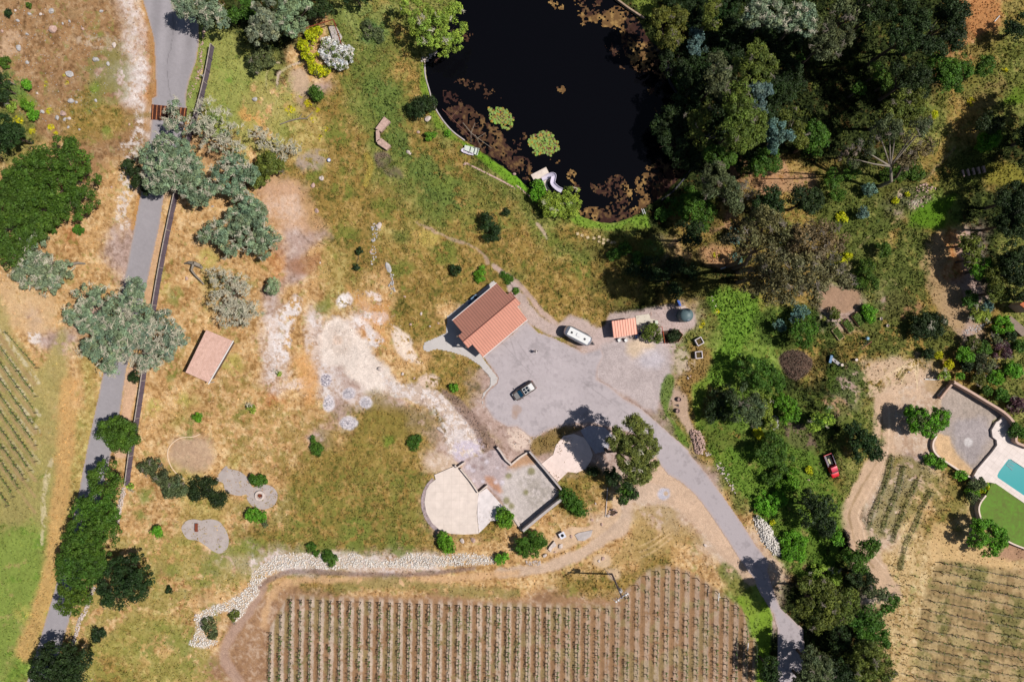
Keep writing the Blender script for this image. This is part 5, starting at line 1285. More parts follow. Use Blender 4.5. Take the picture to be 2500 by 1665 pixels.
T('oak_tree', 'dark tree at the bottom edge whose shade hides the end of the lane', 'tree', 'dark', q(11, [(330, 1600, 90), (240, 1640, 80), (420, 1650, 80)]), 10, LR, dens=1.5)
T('shrub', 'bright green scrub between lane bank and dark tree', 'shrub', 'bright', q(11, [(430, 830, 60), (500, 850, 50), (380, 800, 40)]), 2)
T('shrub', 'leafy green ground shrub right of the white rubble bank', 'shrub', 'vivid', q(11, [(200, 600, 70), (240, 680, 70), (180, 690, 50), (260, 600, 50)]), 1.6)
T('shrub', 'green shrub left of the red pickup, upper', 'shrub', 'green', q(11, [(110, 100, 70), (60, 160, 60), (170, 40, 60)]), 3)
T('shrub', 'green shrub left of the red pickup, lower', 'shrub', 'vivid', q(11, [(230, 160, 60), (200, 220, 50), (130, 240, 50)]), 2)
T('shrub', 'shrubs covering the bank above the white rubble', 'shrub', 'vivid', q(11, [(20, 300, 60), (60, 380, 60), (0, 400, 60), (120, 320, 50)]), 2)
T('oak_tree', 'vivid lime green tree against the raised lawn wall', 'tree', 'vivid', q(11, [(1480, 490, 45), (1550, 540, 80), (1480, 590, 70), (1580, 620, 80), (1640, 600, 50), (1560, 670, 60), (1630, 550, 40)]), 5, base=(2425, 1325))
T('palm_shrub', 'grey green feathery shrub at the yard wall corner', 'shrub', 'sage', q(11, [(1450, 220, 44), (1490, 210, 40), (1440, 310, 36)]), 2.4)
T('shrub', 'orange flowering bush beside the pool deck', 'shrub', 'yellow', q(11, [(1530, 235, 28), (1515, 250, 22)]), 1.6, mixk='vivid', dens=.5)
T('shrub', 'green shrub below the feathery one at the yard wall', 'shrub', 'vivid', q(11, [(1455, 280, 36), (1420, 260, 26)]), 1.6)
for x, y, r, w in ((1150, 40, 40, 'first'), (1220, 75, 38, 'second'), (1360, 150, 40, 'third')):
    T('shrub', 'vivid shrub outside the yard wall, %s from the upper end' % w, 'shrub', 'vivid', q(11, [(x, y, r), (x + 20, y + 12, r * .6)]), 1.4)
T('oak_tree', 'shaded tree at the bottom edge left of the lane', 'tree', 'dark', q(10, [(1790, 1440, 50), (1800, 1520, 60)]), 7)
T('shrub', 'big yellow flowered bush right of the gum grove', 'shrub', 'yellow', q(7, [(510, 240, 36), (550, 250, 36), (590, 215, 26), (520, 270, 20)]), 1.2)
T('shrub', 'bright yellow flowered bush in the gully above the log heap', 'shrub', 'yellow', q(6, [(1710, 1415, 32), (1725, 1440, 26), (1690, 1400, 18)]), 1.2)
T('shrub', 'bright yellow flowered bush left of the red pickup', 'shrub', 'yellow', q(11, [(322, 118, 24), (330, 135, 18)]), 1)
T('shrub', 'yellow flowered tuft by the white rubble bank', 'shrub', 'yellow', q(11, [(72, 475, 18)]), .8)
T('shrub', 'yellow flowers on the stem slope at the foot of the forked gum', 'shrub', 'yellow', q(3, [(915, 1370, 22), (1000, 1330, 16)]), .8)
T('shrub', 'yellow green flowered scrub in the shade below the forked gum', 'shrub', 'yellow', q(3, [(540, 1480, 34), (570, 1500, 20)]), .8)
T('shrub', 'yellow patch at the right edge of the tall wood', 'shrub', 'yellow', q(3, [(1180, 785, 22)]), .8)
_lob = [l for l in WOODL]
WP = [(1640, -20), (2190, -20), (2210, 330), (2100, 410), (2010, 330), (1900, 370), (1800, 410), (1640, 420), (1610, 330), (1650, 240), (1600, 60)]
_r = random.Random(5); _n = 0; _k = []
for _ in range(6000):
    x, y = _r.uniform(1600, 2210), _r.uniform(-20, 420)
    if sdf(WP, np.array([x]), np.array([y]))[0] < -6 and all(math.hypot(x - a, y - b) > c * .85 + 12 for a, b, c in _lob):
        r = _r.uniform(22, 34); _lob.append((x, y, r)); _k.append((x, y, r))
_k.sort()
for i, (x, y, r) in enumerate(_k[:36]):
    T('oak_tree', 'dark low tree filling the shaded wood, %s of that kind from the left' % ordn(i), 'tree', 'dark', [(x, y, r), (x + r * .6, y + r * .3, r * .7), (x - r * .5, y - r * .4, r * .6)], 5 + _r.random() * 2.5, 'understorey of the east wood')
def zc(ox, oy, s):
    """pixels on an enlarged crop (origin, scale) -> photograph pixels"""
    return lambda pts: [(ox + p[0] / s, oy + p[1] / s) + tuple(p[2:]) for p in pts]
def wp(pts, z=0.0):
    return [W(p[0], p[1], z)[:2] for p in pts]
M_ROOFR = mat('painted_metal_roof', (250, 176, 150), .36, .25, .04, .6, spec=.9)
M_SEAM = mat('dark_roof_seams', (196, 130, 110), .6, 0, .1)  # seams coloured darker to carry the shadow lines beside the ribs
M_TRIM = mat('roof_trim', (150, 92, 78), .5, .2, .08)
M_WALLB = mat('stucco_wall', (214, 190, 168), .85, 0, .08)
M_GLASS = mat('dark_glass', (24, 38, 52), .1, 0, .02, spec=.6)
M_WHITE = mat('white_paint', (240, 238, 236), .5, 0, .03)
M_DARK = mat('dark_grey', (52, 50, 56), .6, 0, .1)
M_BLACK = mat('black_rubber', (24, 24, 26), .8, 0, .1)
M_CONC = mat('pale_concrete', (236, 220, 206), .9, 0, .09, .9, c2=(212, 192, 180))
M_CONCG = mat('grey_concrete', (196, 184, 180), .9, 0, .12, 1.2)
M_RUST = mat('rusty_steel', (150, 78, 52), .85, .2, .3, 5)
M_WOOD = mat('weathered_wood', (176, 150, 126), .85, 0, .2, 3)
M_FENCE = mat('dark_fence_boards', (112, 98, 112), .85, 0, .18, 2)
M_FRAIL = mat('pale_fence_rail', (186, 172, 160), .8, 0, .15, 3)
M_STONE = mat('pale_stone', (222, 204, 194), .9, 0, .16, 2.5, bump=.3)
M_STONEG = mat('grey_stone', (196, 190, 188), .9, 0, .18, 2.5, bump=.3)
M_STONEP = mat('pink_stone', (206, 172, 158), .9, 0, .18, 2.5, bump=.3)
M_SOILD = mat('dark_soil', (78, 62, 50), .95, 0, .3, 4)
M_BLUE = mat('blue_plastic', (36, 92, 190), .45, 0, .05)
def rock_verts(rng, r, n=2, flat=.7):
    bm = bmesh.new()
    bmesh.ops.create_icosphere(bm, subdivisions=n, radius=1.0)
    ph = rng.rand(6, 3) * 2 - 1
    for v in bm.verts:
        c = v.co.normalized()
        k_ = 1.0
        for p in ph:
            p_ = Vector(p).normalized()
            d = c.dot(p_)
            if d > .55: k_ -= (d - .55) * .75
        v.co = Vector((c.x * r[0], c.y * r[1], c.z * r[2] * flat)) * k_ * rng.uniform(.96, 1.04)
    vs = [tuple(v.co) for v in bm.verts]
    fs = [[v.index for v in f.verts] for f in bm.faces]
    bm.free()
    return vs, fs
def boulder(px, py, r, label, m=None, ry=None, rot=0.0, z=0.0, name='boulder', flat=.7, group=None, cat='boulder'):
    _seed[0] += 1
    rng = np.random.RandomState(_seed[0])
    R = r / SPX; Ry = (ry or r * .8) / SPX
    vs, fs = rock_verts(rng, (R, Ry, min(R, Ry)), 2, flat)
    x, y, _ = W(px, py, 0)
    cs, sn = math.cos(-rot), math.sin(-rot)
    mb = MB().add([(x + a * cs - b * sn, y + a * sn + b * cs, z + c + min(R, Ry) * flat * .45) for a, b, c in vs], fs)
    return tag(mb.build(name, m or M_STONE), label, cat, group)
def rocks(name, pts, count, rmin, rmax, label, m, cat='rocks', seed=5, kind='stuff', zb=0.0, heap=0.0, close=True, width=None, gauss=False, sm=True):
    """many stones in an outlined patch, one object"""
    rng = np.random.RandomState(seed)
    base, bf = rock_verts(np.random.RandomState(seed), (1, 1, 1), 1, .75)
    base = np.array(base); bf = np.array(bf)
    if width is None:
        pp = smooth_poly(pts) if sm else pts
        xs = [p[0] for p in pp]; ys = [p[1] for p in pp]
        P = []
        while len(P) < count:
            c = rng.rand(400, 2) * [max(xs) - min(xs), max(ys) - min(ys)] + [min(xs), min(ys)]
            d = sdf(pp, c[:, 0].astype(np.float32), c[:, 1].astype(np.float32))
            for (x, y), dd in zip(c, d):
                if dd < -1 or (dd < 2.5 and rng.rand() < .3): P.append((x, y, -dd))
        P = P[:count]
    else:
        pp = smooth_poly(pts, False, 4)
        P = []
        L = [math.dist(a, b) for a, b in zip(pp[:-1], pp[1:])]
        tot = sum(L)
        for i in range(count):
            t = rng.rand() * tot; j = 0
            while t > L[j] and j < len(L) - 1: t -= L[j]; j += 1
            a, b = pp[j], pp[j + 1]; u_ = min(1, t / (L[j] + 1e-9))
            nx_, ny_ = -(b[1] - a[1]) / (L[j] + 1e-9), (b[0] - a[0]) / (L[j] + 1e-9)
            o = (rng.randn() * .5 if gauss else rng.uniform(-1, 1)) * width / 2
            P.append((a[0] + (b[0] - a[0]) * u_ + nx_ * o, a[1] + (b[1] - a[1]) * u_ + ny_ * o, width / 2 - abs(o)))
    V, F = [], []
    for i, (x, y, dd) in enumerate(P):
        r = rng.uniform(rmin, rmax) * rng.uniform(.7, 1.1) / SPX
        a = rng.rand() * 6.28; cs, sn = math.cos(a), math.sin(a)
        sx, sy, sz = r, r * rng.uniform(.6, 1), r * rng.uniform(.5, .9)
        v = base * [sx, sy, sz]
        v = np.stack([v[:, 0] * cs - v[:, 1] * sn, v[:, 0] * sn + v[:, 1] * cs, v[:, 2]], 1)
        w = W(x, y, 0)
        v += [w[0], w[1], zb + sz * .4 + heap * min(1, dd / 12) * rng.uniform(.5, 1)]
        V.append(v); F.append(bf + i * len(base))
    me = raw_mesh(name, np.concatenate(V), np.concatenate(F), m)
    return tag(link(name, me), label, cat, None, kind)
def wallrun(name, pts, th, z0, z1, label, m, cat='wall', parts=None, topm=None):
    """free standing wall along a line of photograph pixels measured on its top"""
    P = [Vector((*W(p[0], p[1], z1)[:2], 0)) for p in pts]
    L, R_ = [], []
    for i, p in enumerate(P):
        d = (P[min(i + 1, len(P) - 1)] - P[max(i - 1, 0)]).normalized()
        n = Vector((-d.y, d.x, 0))
        L.append(p + n * th / 2); R_.append(p - n * th / 2)
    mb = MB()
    for i in range(len(P) - 1):
        pass
    vs = []
    for i in range(len(P)):
        for z in (z0, z1):
            vs.append((L[i].x, L[i].y, z)); vs.append((R_[i].x, R_[i].y, z))
    fs = []
    for i in range(len(P) - 1):
        a, b = 4 * i, 4 * i + 4
        fs += [(a + 2, a + 3, b + 3, b + 2), (a, a + 2, b + 2, b), (a + 3, a + 1, b + 1, b + 3)]
    e = 4 * (len(P) - 1)
    fs += [(0, 1, 3, 2), (e + 1, e, e + 2, e + 3)]
    mb.add(vs, fs)
    o = mb.build(name, m)
    if label: tag(o, label, cat)
    return o
def slab(name, pts, z, th, m, label=None, cat=None, kind=None, sm=False, parent=None):
    if sm: pts = smooth_poly(pts)
    if z <= .6: press(pts)
    mb = MB().prism(wp(pts, z), z - th, z)
    o = mb.build(name, m, parent)
    return tag(o, label, cat, None, kind)
def paving(name, base, line_c, sx, sy, rot=0.0, jit=.5, stain=(150, 130, 128), edge=.02):
    """concrete scored with joints, blotched"""
    m = mat(name, base, .9, 0, .07, .8)
    n = m.node_tree
    b = n.nodes['Principled BSDF']
    src = b.inputs['Base Color'].links[0].from_socket
    tc = n.nodes.new('ShaderNodeTexCoord'); mp = n.nodes.new('ShaderNodeMapping')
    mp.inputs['Rotation'].default_value = (0, 0, rot)
    n.links.new(tc.outputs['Object'], mp.inputs['Vector'])
    br = n.nodes.new('ShaderNodeTexBrick')
    br.offset = 0; br.squash = 1
    br.inputs['Scale'].default_value = 1
    br.inputs['Brick Width'].default_value = sx; br.inputs['Row Height'].default_value = sy
    br.inputs['Mortar Size'].default_value = edge; br.inputs['Mortar Smooth'].default_value = .3
    br.inputs['Color1'].default_value = (1, 1, 1, 1); br.inputs['Color2'].default_value = (.93, .93, .93, 1)
    br.inputs['Mortar'].default_value = (.72, .70, .68, 1)
    n.links.new(mp.outputs[0], br.inputs['Vector'])
    mx = n.nodes.new('ShaderNodeMixRGB'); mx.blend_type = 'MULTIPLY'; mx.inputs[0].default_value = .8
    n.links.new(src, mx.inputs[1]); n.links.new(br.outputs['Color'], mx.inputs[2])
    n2 = n.nodes.new('ShaderNodeTexNoise'); n2.inputs['Scale'].default_value = .5; n2.inputs['Detail'].default_value = 8; n2.inputs['Roughness'].default_value = .7
    n.links.new(tc.outputs['Object'], n2.inputs['Vector'])
    rp = n.nodes.new('ShaderNodeValToRGB'); rp.color_ramp.elements[0].position = .56; rp.color_ramp.elements[1].position = .68
    n.links.new(n2.outputs['Fac'], rp.inputs['Fac'])
    m2 = n.nodes.new('ShaderNodeMixRGB'); m2.inputs[2].default_value = (*alb(stain), 1)
    mu = n.nodes.new('ShaderNodeMath'); mu.operation = 'MULTIPLY'; mu.inputs[1].default_value = jit
    n.links.new(rp.outputs['Color'], mu.inputs[0]); n.links.new(mu.outputs[0], m2.inputs[0])
    n.links.new(mx.outputs[0], m2.inputs[1])
    n.links.new(m2.outputs[0], b.inputs['Base Color'])
    return m
def main_building():
    s = 6.817
    d = np.array([.766, -.643]); n = np.array([.643, .766])
    def P(u_, v, z=None):
        wv = 387 if v < 0 else 407
        p = u_ * d + (1298 + v * wv) * n
        z = (5.45 - 3.0 * abs(v)) if z is None else z
        return W(1030 + p[0] / s, 670 + p[1] / s, z)
    c = P(380, 0, 0)
    root = thing('house', 'long gabled house with brown and salmon ribbed metal roof beside the grey court', 'house', (c[0], c[1], 0))
    roof = MB(); seams = MB()
    for sg in (-1, 1):
        out = [(-108, sg), (-108, .33 * sg), (-200, .33 * sg), (-200, 0), (947, 0), (947, .33 * sg), (872, .33 * sg), (861, sg)]
        top = [P(a, b) for a, b in out]
        mb = roof
        nn = len(top)
        vs = top + [(p[0], p[1], p[2] - .14) for p in top]
        fs = [list(range(nn)), list(range(nn, 2 * nn))[::-1]] + [(i, nn + i, nn + (i + 1) % nn, (i + 1) % nn) for i in range(nn)]
        mb.add(vs, fs)
        u_ = -190
        while u_ < 940:
            vmax = .98 if -104 < u_ < 858 else .32
            a, b = Vector(P(u_, .015 * sg)), Vector(P(u_, vmax * sg))
            dr = (b - a); L = dr.length
            side = (Vector(P(u_ + 4, .015 * sg)) - a).normalized() * .04
            up = Vector((0, 0, .09))
            vs = [a - side, a + side, b + side, b - side, a - side + up, a + side + up, b + side + up, b - side + up]
            seams.add(vs, [(0, 1, 2, 3), (4, 7, 6, 5), (0, 4, 5, 1), (1, 5, 6, 2), (2, 6, 7, 3), (3, 7, 4, 0)])
            u_ += 45
    ro = roof.build('roof', M_ROOFR, root)
    e = seams.build('seams', M_SEAM, root); e.parent = ro; e['kind'] = 'stuff'
    rc = MB()
    a, b = Vector(P(-200, 0)), Vector(P(947, 0))
    rc.tube(a + Vector((0, 0, .03)), b + Vector((0, 0, .03)), .09, .09, 6)
    e = rc.build('ridge_cap', M_TRIM, root); e.parent = ro; e.location = (0, 0, 0)
    g = MB()
    for v, (u0, u1) in ((-1.01, (-108, 861)), (1.01, (-108, 861))):
        g.tube(P(u0, v, 2.42), P(u1, v, 2.42), .075, .075, 6)
    g2 = g.build('gutter', M_WHITE, root)
    w = MB()
    def wpoly(u0, u1, v0, v1, zt):
        return [P(u0, v0, zt)[:2], P(u1, v0, zt)[:2], P(u1, v1, zt)[:2], P(u0, v1, zt)[:2]]
    w.prism(wpoly(-60, 820, -.86, .86, 2.5), -.05, 2.55)
    w.build('wall', M_WALLB, root)
    for uu in (-60, 820):        # gable infill and porch posts
        gb = MB()
        p0, p1, p2 = P(uu, -.85, 2.55), P(uu, .85, 2.55), P(uu, 0, 5.1)
        q0, q1, q2 = P(uu + 14, -.85, 2.55), P(uu + 14, .85, 2.55), P(uu + 14, 0, 5.1)
        gb.add([p0, p1, p2, q0, q1, q2], [(0, 1, 2), (5, 4, 3), (0, 3, 4, 1), (1, 4, 5, 2), (2, 5, 3, 0)])
        gb.build('gable', M_WALLB, root)
    for uu, vv in ((-190, -.28), (-190, .28), (935, -.28), (935, .28)):
        a = P(uu, vv, 0)
        MB().box((a[0], a[1], 2.15), (.22, .22, 4.3), .7).build('post', M_WOOD, root)
    for uu, vv, wd, z0, z1, nm in ((120, .862, 90, 0, 2.3, 'garage_door'), (320, .862, 90, 0, 2.3, 'garage_door'), (520, .862, 90, 0, 2.3, 'garage_door'), (720, .862, 50, 0, 2.1, 'door'),
                                   (100, -.862, 50, 1, 2, 'window'), (400, -.862, 50, 1, 2, 'window'), (650, -.862, 50, 1, 2, 'window')):
        a, b = Vector(P(uu - wd / 2, vv, z0)), Vector(P(uu + wd / 2, vv, z0))
        sgn = 1 if vv > 0 else -1
        nv = Vector((P(uu, vv + .02 * sgn, z0)[0] - P(uu, vv, z0)[0], P(uu, vv + .02 * sgn, z0)[1] - P(uu, vv, z0)[1], 0)).normalized() * .04
        up = Vector((0, 0, z1 - z0))
        MB().add([a, b, b + up, a + up, a + nv, b + nv, b + up + nv, a + up + nv], [(0, 1, 2, 3), (4, 7, 6, 5), (0, 4, 5, 1), (1, 5, 6, 2), (2, 6, 7, 3), (3, 7, 4, 0)]).build(nm, M_GLASS if nm == 'window' else M_WOOD, root)
main_building()
z6 = zc(1030, 670, 6.817)
a = W(*z6([(875, 395)])[0], .8)
t = thing('heat_pump', 'blue grey box unit in the shade behind the house', 'heat pump', (a[0], a[1], .1))
MB().box((a[0], a[1], .52), (1.35, .8, .8), .7).build('housing', mat('unit_blue', (120, 150, 176), .6), t, .02)
MB().lathe((a[0] + .2, a[1] + .16, .9), [(.3, .03), (.3, .06), (.05, .08)], 18).build('fan_grille', M_DARK, t)
a = W(*z6([(800, 470)])[0], .5)
t = thing('cart', 'small blue grey hand cart beside the box unit behind the house', 'cart', (a[0], a[1], .1))
MB().box((a[0], a[1], .5), (.8, .5, .12), .7).build('tray', mat('cart_blue', (90, 130, 170), .6), t)
for dx, dy in ((.3, .12), (-.2, -.3), (.1, .35), (-.32, 0)):
    MB().box((a[0] + dx, a[1] + dy, .27), (.06, .06, .34)).build('leg', M_DARK, t)
def trailer():
    cx_, cy_ = 1340 + 1010 / 14.26, 760 + 850 / 14.26
    x, y, _ = W(cx_, cy_, 1.6)
    ang = math.atan2(-(1080 - 590), (1480 - 550))
    root = thing('travel_trailer', 'rounded polished aluminium travel trailer parked at the top of the court', 'trailer', (x, y, 0), None, ang)
    M_AL = mat('polished_aluminium', (214, 214, 222), .28, .75, .03, .5, spec=.8)
    L, Wd = 5.75, 2.25
    rings = []
    N = 28
    for i in range(N + 1):
        t = -1 + 2 * i / N
        k_ = max(0.0, 1 - abs(t) ** 5.5) ** .42
        k_ = max(k_, .02)
        hw = Wd / 2 * k_; top = 1.35 + 1.25 * k_ ** .8; bot = 1.35 - .85 * k_ ** .6
        ring = []
        for j in range(24):
            a_ = 2 * math.pi * j / 24
            c_, s_ = math.cos(a_), math.sin(a_)
            e = .48
            yy = hw * math.copysign(abs(c_) ** e, c_)
            zz = (math.copysign(abs(s_) ** (e * 1.05), s_))
            zz = 1.35 + zz * (top - 1.35) if zz > 0 else 1.35 + zz * (1.35 - bot)
            ring.append((t * L / 2, yy, zz))
        rings.append(ring)
    body = MB().loft(rings).build('body', M_AL, root, local=True)
    rp = MB()
    rp.prism([(-2.05, -.78), (2.25, -.78), (2.25, .78), (-2.05, .78)], 2.585, 2.63)
    rp.build('roof_panel', M_WHITE, root, .02, local=True)
    for vx, vy in ((-1.35, -.05), (1.35, -.02)):
        MB().box((vx, vy, 2.67), (.36, .36, .10)).build('roof_vent', M_DARK, root, .02, local=True)
    MB().box((-.4, .1, 2.66), (.14, .5, .06)).box((-.05, -.18, 2.66), (.75, .05, .06)).build('roof_rail', mat('grey_trim', (170, 170, 178), .5), root, local=True)
    for yy in (-1.12, 1.12):
        w = MB(); w.tube((.1, yy - .08, .36), (.1, yy + .08, .36), .36, .36, 18)
        w.build('wheel', M_BLACK, root, local=True)
    MB().prism([(-2.4, -1.13), (-1.4, -1.13), (-1.4, -1.10), (-2.4, -1.10)], 1.5, 2.0).build('window', M_GLASS, root, local=True)
    MB().prism([(.6, 1.10), (1.6, 1.10), (1.6, 1.135), (.6, 1.135)], 1.5, 2.0).build('window', M_GLASS, root, local=True)
    MB().prism([(-.4, -1.135), (.3, -1.135), (.3, -1.10), (-.4, -1.10)], .6, 2.2).build('door', M_AL, root, local=True)
    MB().tube((2.7, .5, .5), (3.7, 0, .5), .05).tube((2.7, -.5, .5), (3.7, 0, .5), .05).build('hitch', M_DARK, root, local=True)
    MB().tube((3.15, -.12, .75), (3.15, .12, .75), .28, .28, 14).box((3.15, 0, .8), (.42, .34, .5)).build('gas_bottles', M_DARK, root, .04, local=True)
trailer()
def wheel(x, y, r, w, parent):
    o = MB().tube((x, y - w / 2, r), (x, y + w / 2, r), r, r, 20).build('wheel', M_BLACK, parent, local=True)
    s_ = 1 if y > 0 else -1
    MB().tube((x, y + s_ * (w / 2 - .01), r), (x, y + s_ * (w / 2 + .015), r), r * .6, r * .55, 16).build('rim', mat('alloy', (160, 160, 165), .4, .6), o, local=True)
def ring(x, hw, zb, zt, cr=.25):
    """closed cross section of a car body at station x"""
    pts = []
    for sy, lst in ((1, ((1, 0), (1, .5), (.97, .8), (.88, .96), (.5, 1.0))), (-1, ((.5, 1.0), (.88, .96), (.97, .8), (1, .5), (1, 0)))):
        for a_, b_ in lst:
            pts.append((x, sy * hw * a_, zb + (zt - zb) * b_))
    return pts
def suv():
    x, y, _ = W(1225 + 505 / 9.225, 830 + 1150 / 9.225, .9)
    ang = math.atan2(-(1325 - 1005), (255 - 738))
    root = thing('parked_car', 'dark brown estate car with white roof panels and roof rack parked on the court', 'car', (x, y, .012), None, ang)
    M_P = mat('brown_car_paint', (112, 98, 94), .35, .1, .04, .6, spec=.6)
    M_H = mat('bonnet_paint', (150, 146, 144), .35, .1, .04, .6, spec=.6)
    L = 4.75
    st = [(-2.37, .70, .45, .85), (-2.30, .84, .32, 1.02), (-2.0, .92, .28, 1.06), (-1.2, .94, .26, 1.04), (0, .94, .26, 1.0), (1.0, .93, .26, .98), (1.6, .92, .27, .92), (2.05, .86, .30, .84), (2.3, .72, .36, .72), (2.38, .60, .42, .62)]
    MB().loft([ring(*s_) for s_ in st]).build('body', M_P, root, local=True)
    cab = [(-2.22, .70, 1.0, 1.12), (-2.05, .76, 1.0, 1.46), (-1.8, .76, 1.0, 1.60), (-.9, .77, .98, 1.66), (.1, .76, .96, 1.62), (.45, .75, .95, 1.5), (1.15, .72, .93, 1.0)]
    MB().loft([ring(*s_) for s_ in cab]).build('cabin', M_P, root, local=True)
    MB().add([(.5, -.62, 1.535), (.5, .62, 1.535), (1.2, .70, 1.035), (1.2, -.70, 1.035)], [(0, 1, 2, 3)]).add([(.5, -.62, 1.50), (.5, .62, 1.50), (1.2, .70, 1.0), (1.2, -.70, 1.0)], [(3, 2, 1, 0)]).build('windscreen', mat('windscreen_glass', (16, 74, 104), .08, 0, .02, spec=.8), root, local=True)
    MB().add([(1.25, -.62, 1.0), (1.25, .62, 1.0), (2.1, .56, .89), (2.1, -.56, .89), (1.25, -.62, .96), (1.25, .62, .96), (2.1, .56, .84), (2.1, -.56, .84)], [(0, 1, 2, 3), (7, 6, 5, 4), (0, 4, 5, 1), (1, 5, 6, 2), (2, 6, 7, 3), (3, 7, 4, 0)]).build('bonnet', M_H, root, local=True)
    MB().prism([(-1.95, -.6), (-1.15, -.6), (-1.15, .6), (-1.95, .6)], 1.64, 1.70).build('roof_box', M_WHITE, root, .02, local=True)
    MB().prism([(-1.0, -.5), (.1, -.5), (.1, .5), (-1.0, .5)], 1.645, 1.685).build('sunroof', M_GLASS, root, local=True)
    rk = MB()
    for yy in (-.58, 0, .58): rk.box((-.45, yy, 1.74), (1.3, .07, .05))
    for xx in (-1.05, -.45, .15): rk.box((xx, 0, 1.765), (.07, 1.2, .04))
    rk.build('roof_rack', M_WHITE, root, local=True)
    for s_ in (-1, 1):
        MB().box((.95, s_ * 1.03, 1.02), (.16, .24, .16)).build('mirror', M_DARK, root, .03, local=True)
        MB().box((2.22, s_ * .6, .66), (.2, .28, .14)).build('headlight', M_WHITE, root, .03, local=True)
        MB().box((-2.28, s_ * .72, .85), (.12, .2, .3)).build('tail_light', mat('red_lens', (170, 20, 24), .3), root, .02, local=True)
        MB().add([(-1.9, s_ * .80, 1.1), (.9, s_ * .80, 1.1), (.4, s_ * .79, 1.42), (-1.8, s_ * .79, 1.48)], [(0, 1, 2, 3)]).build('side_window', M_GLASS, root, local=True)
    for wx in (-1.4, 1.42):
        for wy in (-.84, .84): wheel(wx, wy, .34, .24, root)
suv()
def pickup():
    f = zc(1960, 1080, 15.68)
    c = f([(1120, 900)])[0]
    x, y, _ = W(c[0], c[1], .9)
    ang = math.atan2(-(1320 - 430), (1300 - 960))
    root = thing('pickup_truck', 'bright red pickup truck with loaded black bed on the weedy slope beside the track', 'pickup truck', (x, y, 0), None, ang)
    M_R = mat('red_car_paint', (226, 14, 36), .35, .1, .04, .6, spec=.6)
    M_RC = mat('faded_red_paint', (214, 52, 78), .4, .1, .05, .6, spec=.5)
    st = [(1.25, .86, .4, 1.05), (1.7, .88, .4, 1.02), (2.3, .86, .42, .96), (2.5, .80, .45, .86)]
    root.scale = (.9, .9, .9)
    MB().loft([ring(*s_) for s_ in [(.1, .86, .4, 1.08)] + st]).build('front_body', M_R, root, .0, local=True)
    cab = [(.0, .74, 1.0, 1.5), (.12, .76, 1.0, 1.68), (.95, .76, 1.0, 1.68), (1.15, .74, 1.0, 1.55), (1.55, .76, 1.0, 1.06)]
    MB().loft([ring(*s_) for s_ in cab]).build('cab', M_RC, root, local=True)
    MB().add([(1.16, -.64, 1.60), (1.16, .64, 1.60), (1.58, .70, 1.10), (1.58, -.70, 1.10), (1.16, -.64, 1.56), (1.16, .64, 1.56), (1.58, .70, 1.05), (1.58, -.70, 1.05)], [(0, 1, 2, 3), (7, 6, 5, 4), (0, 4, 5, 1), (1, 5, 6, 2), (2, 6, 7, 3), (3, 7, 4, 0)]).build('windscreen', mat('dusty_glass', (110, 96, 104), .3, 0, .1), root, local=True)
    bed = MB()
    bed.box((-1.3, 0, .62), (2.55, 1.66, .1))
    for s_ in (-1, 1): bed.box((-1.3, s_ * .84, .85), (2.6, .08, .5))
    bed.box((-2.58, 0, .85), (.08, 1.68, .5)); bed.box((-.02, 0, .85), (.06, 1.6, .5))
    bed.build('bed', M_R, root, .01, local=True)
    MB().prism([(-2.5, -.78), (-.08, -.78), (-.08, .78), (-2.5, .78)], .68, .70).build('bed_liner', M_BLACK, root, local=True)
    for s_ in (-1, 1):
        MB().box((-1.3, s_ * .84, 1.13), (2.4, .12, .05)).build('side_rail', mat('grey_rail', (128, 116, 136), .5), root, local=True)
        MB().box((2.42, s_ * .62, .75), (.12, .26, .16)).build('headlight', M_WHITE, root, .02, local=True)
        MB().box((1.35, s_ * .98, 1.08), (.12, .2, .14)).build('mirror', M_DARK, root, .02, local=True)
    for wx in (-1.5, 1.6):
        for wy in (-.78, .78): wheel(wx, wy, .36, .24, root)
    t2 = tag(MB().box((0, 0, .06), (1.0, .32, .12)).build('plank', mat('cream_board', (206, 196, 160), .7), None), 'cream board lying in the red pickup bed', 'board')
    p = Vector(root.location) + Vector((-1.0 * math.cos(ang) + .15 * math.sin(ang), -1.0 * math.sin(ang) - .15 * math.cos(ang), .72)); t2.location = p; t2.rotation_euler = (0, .05, ang + .1)
    t2 = tag(MB().box((0, 0, .05), (1.9, .10, .10)).build('pipe', M_STONEG, None), 'grey pole lying along the side of the red pickup bed', 'pole')
    p = Vector(root.location) + Vector((-1.2 * math.cos(ang) + .5 * math.sin(ang), -1.2 * math.sin(ang) - .5 * math.cos(ang), .72)); t2.location = p; t2.rotation_euler = (0, 0, ang)
pickup()
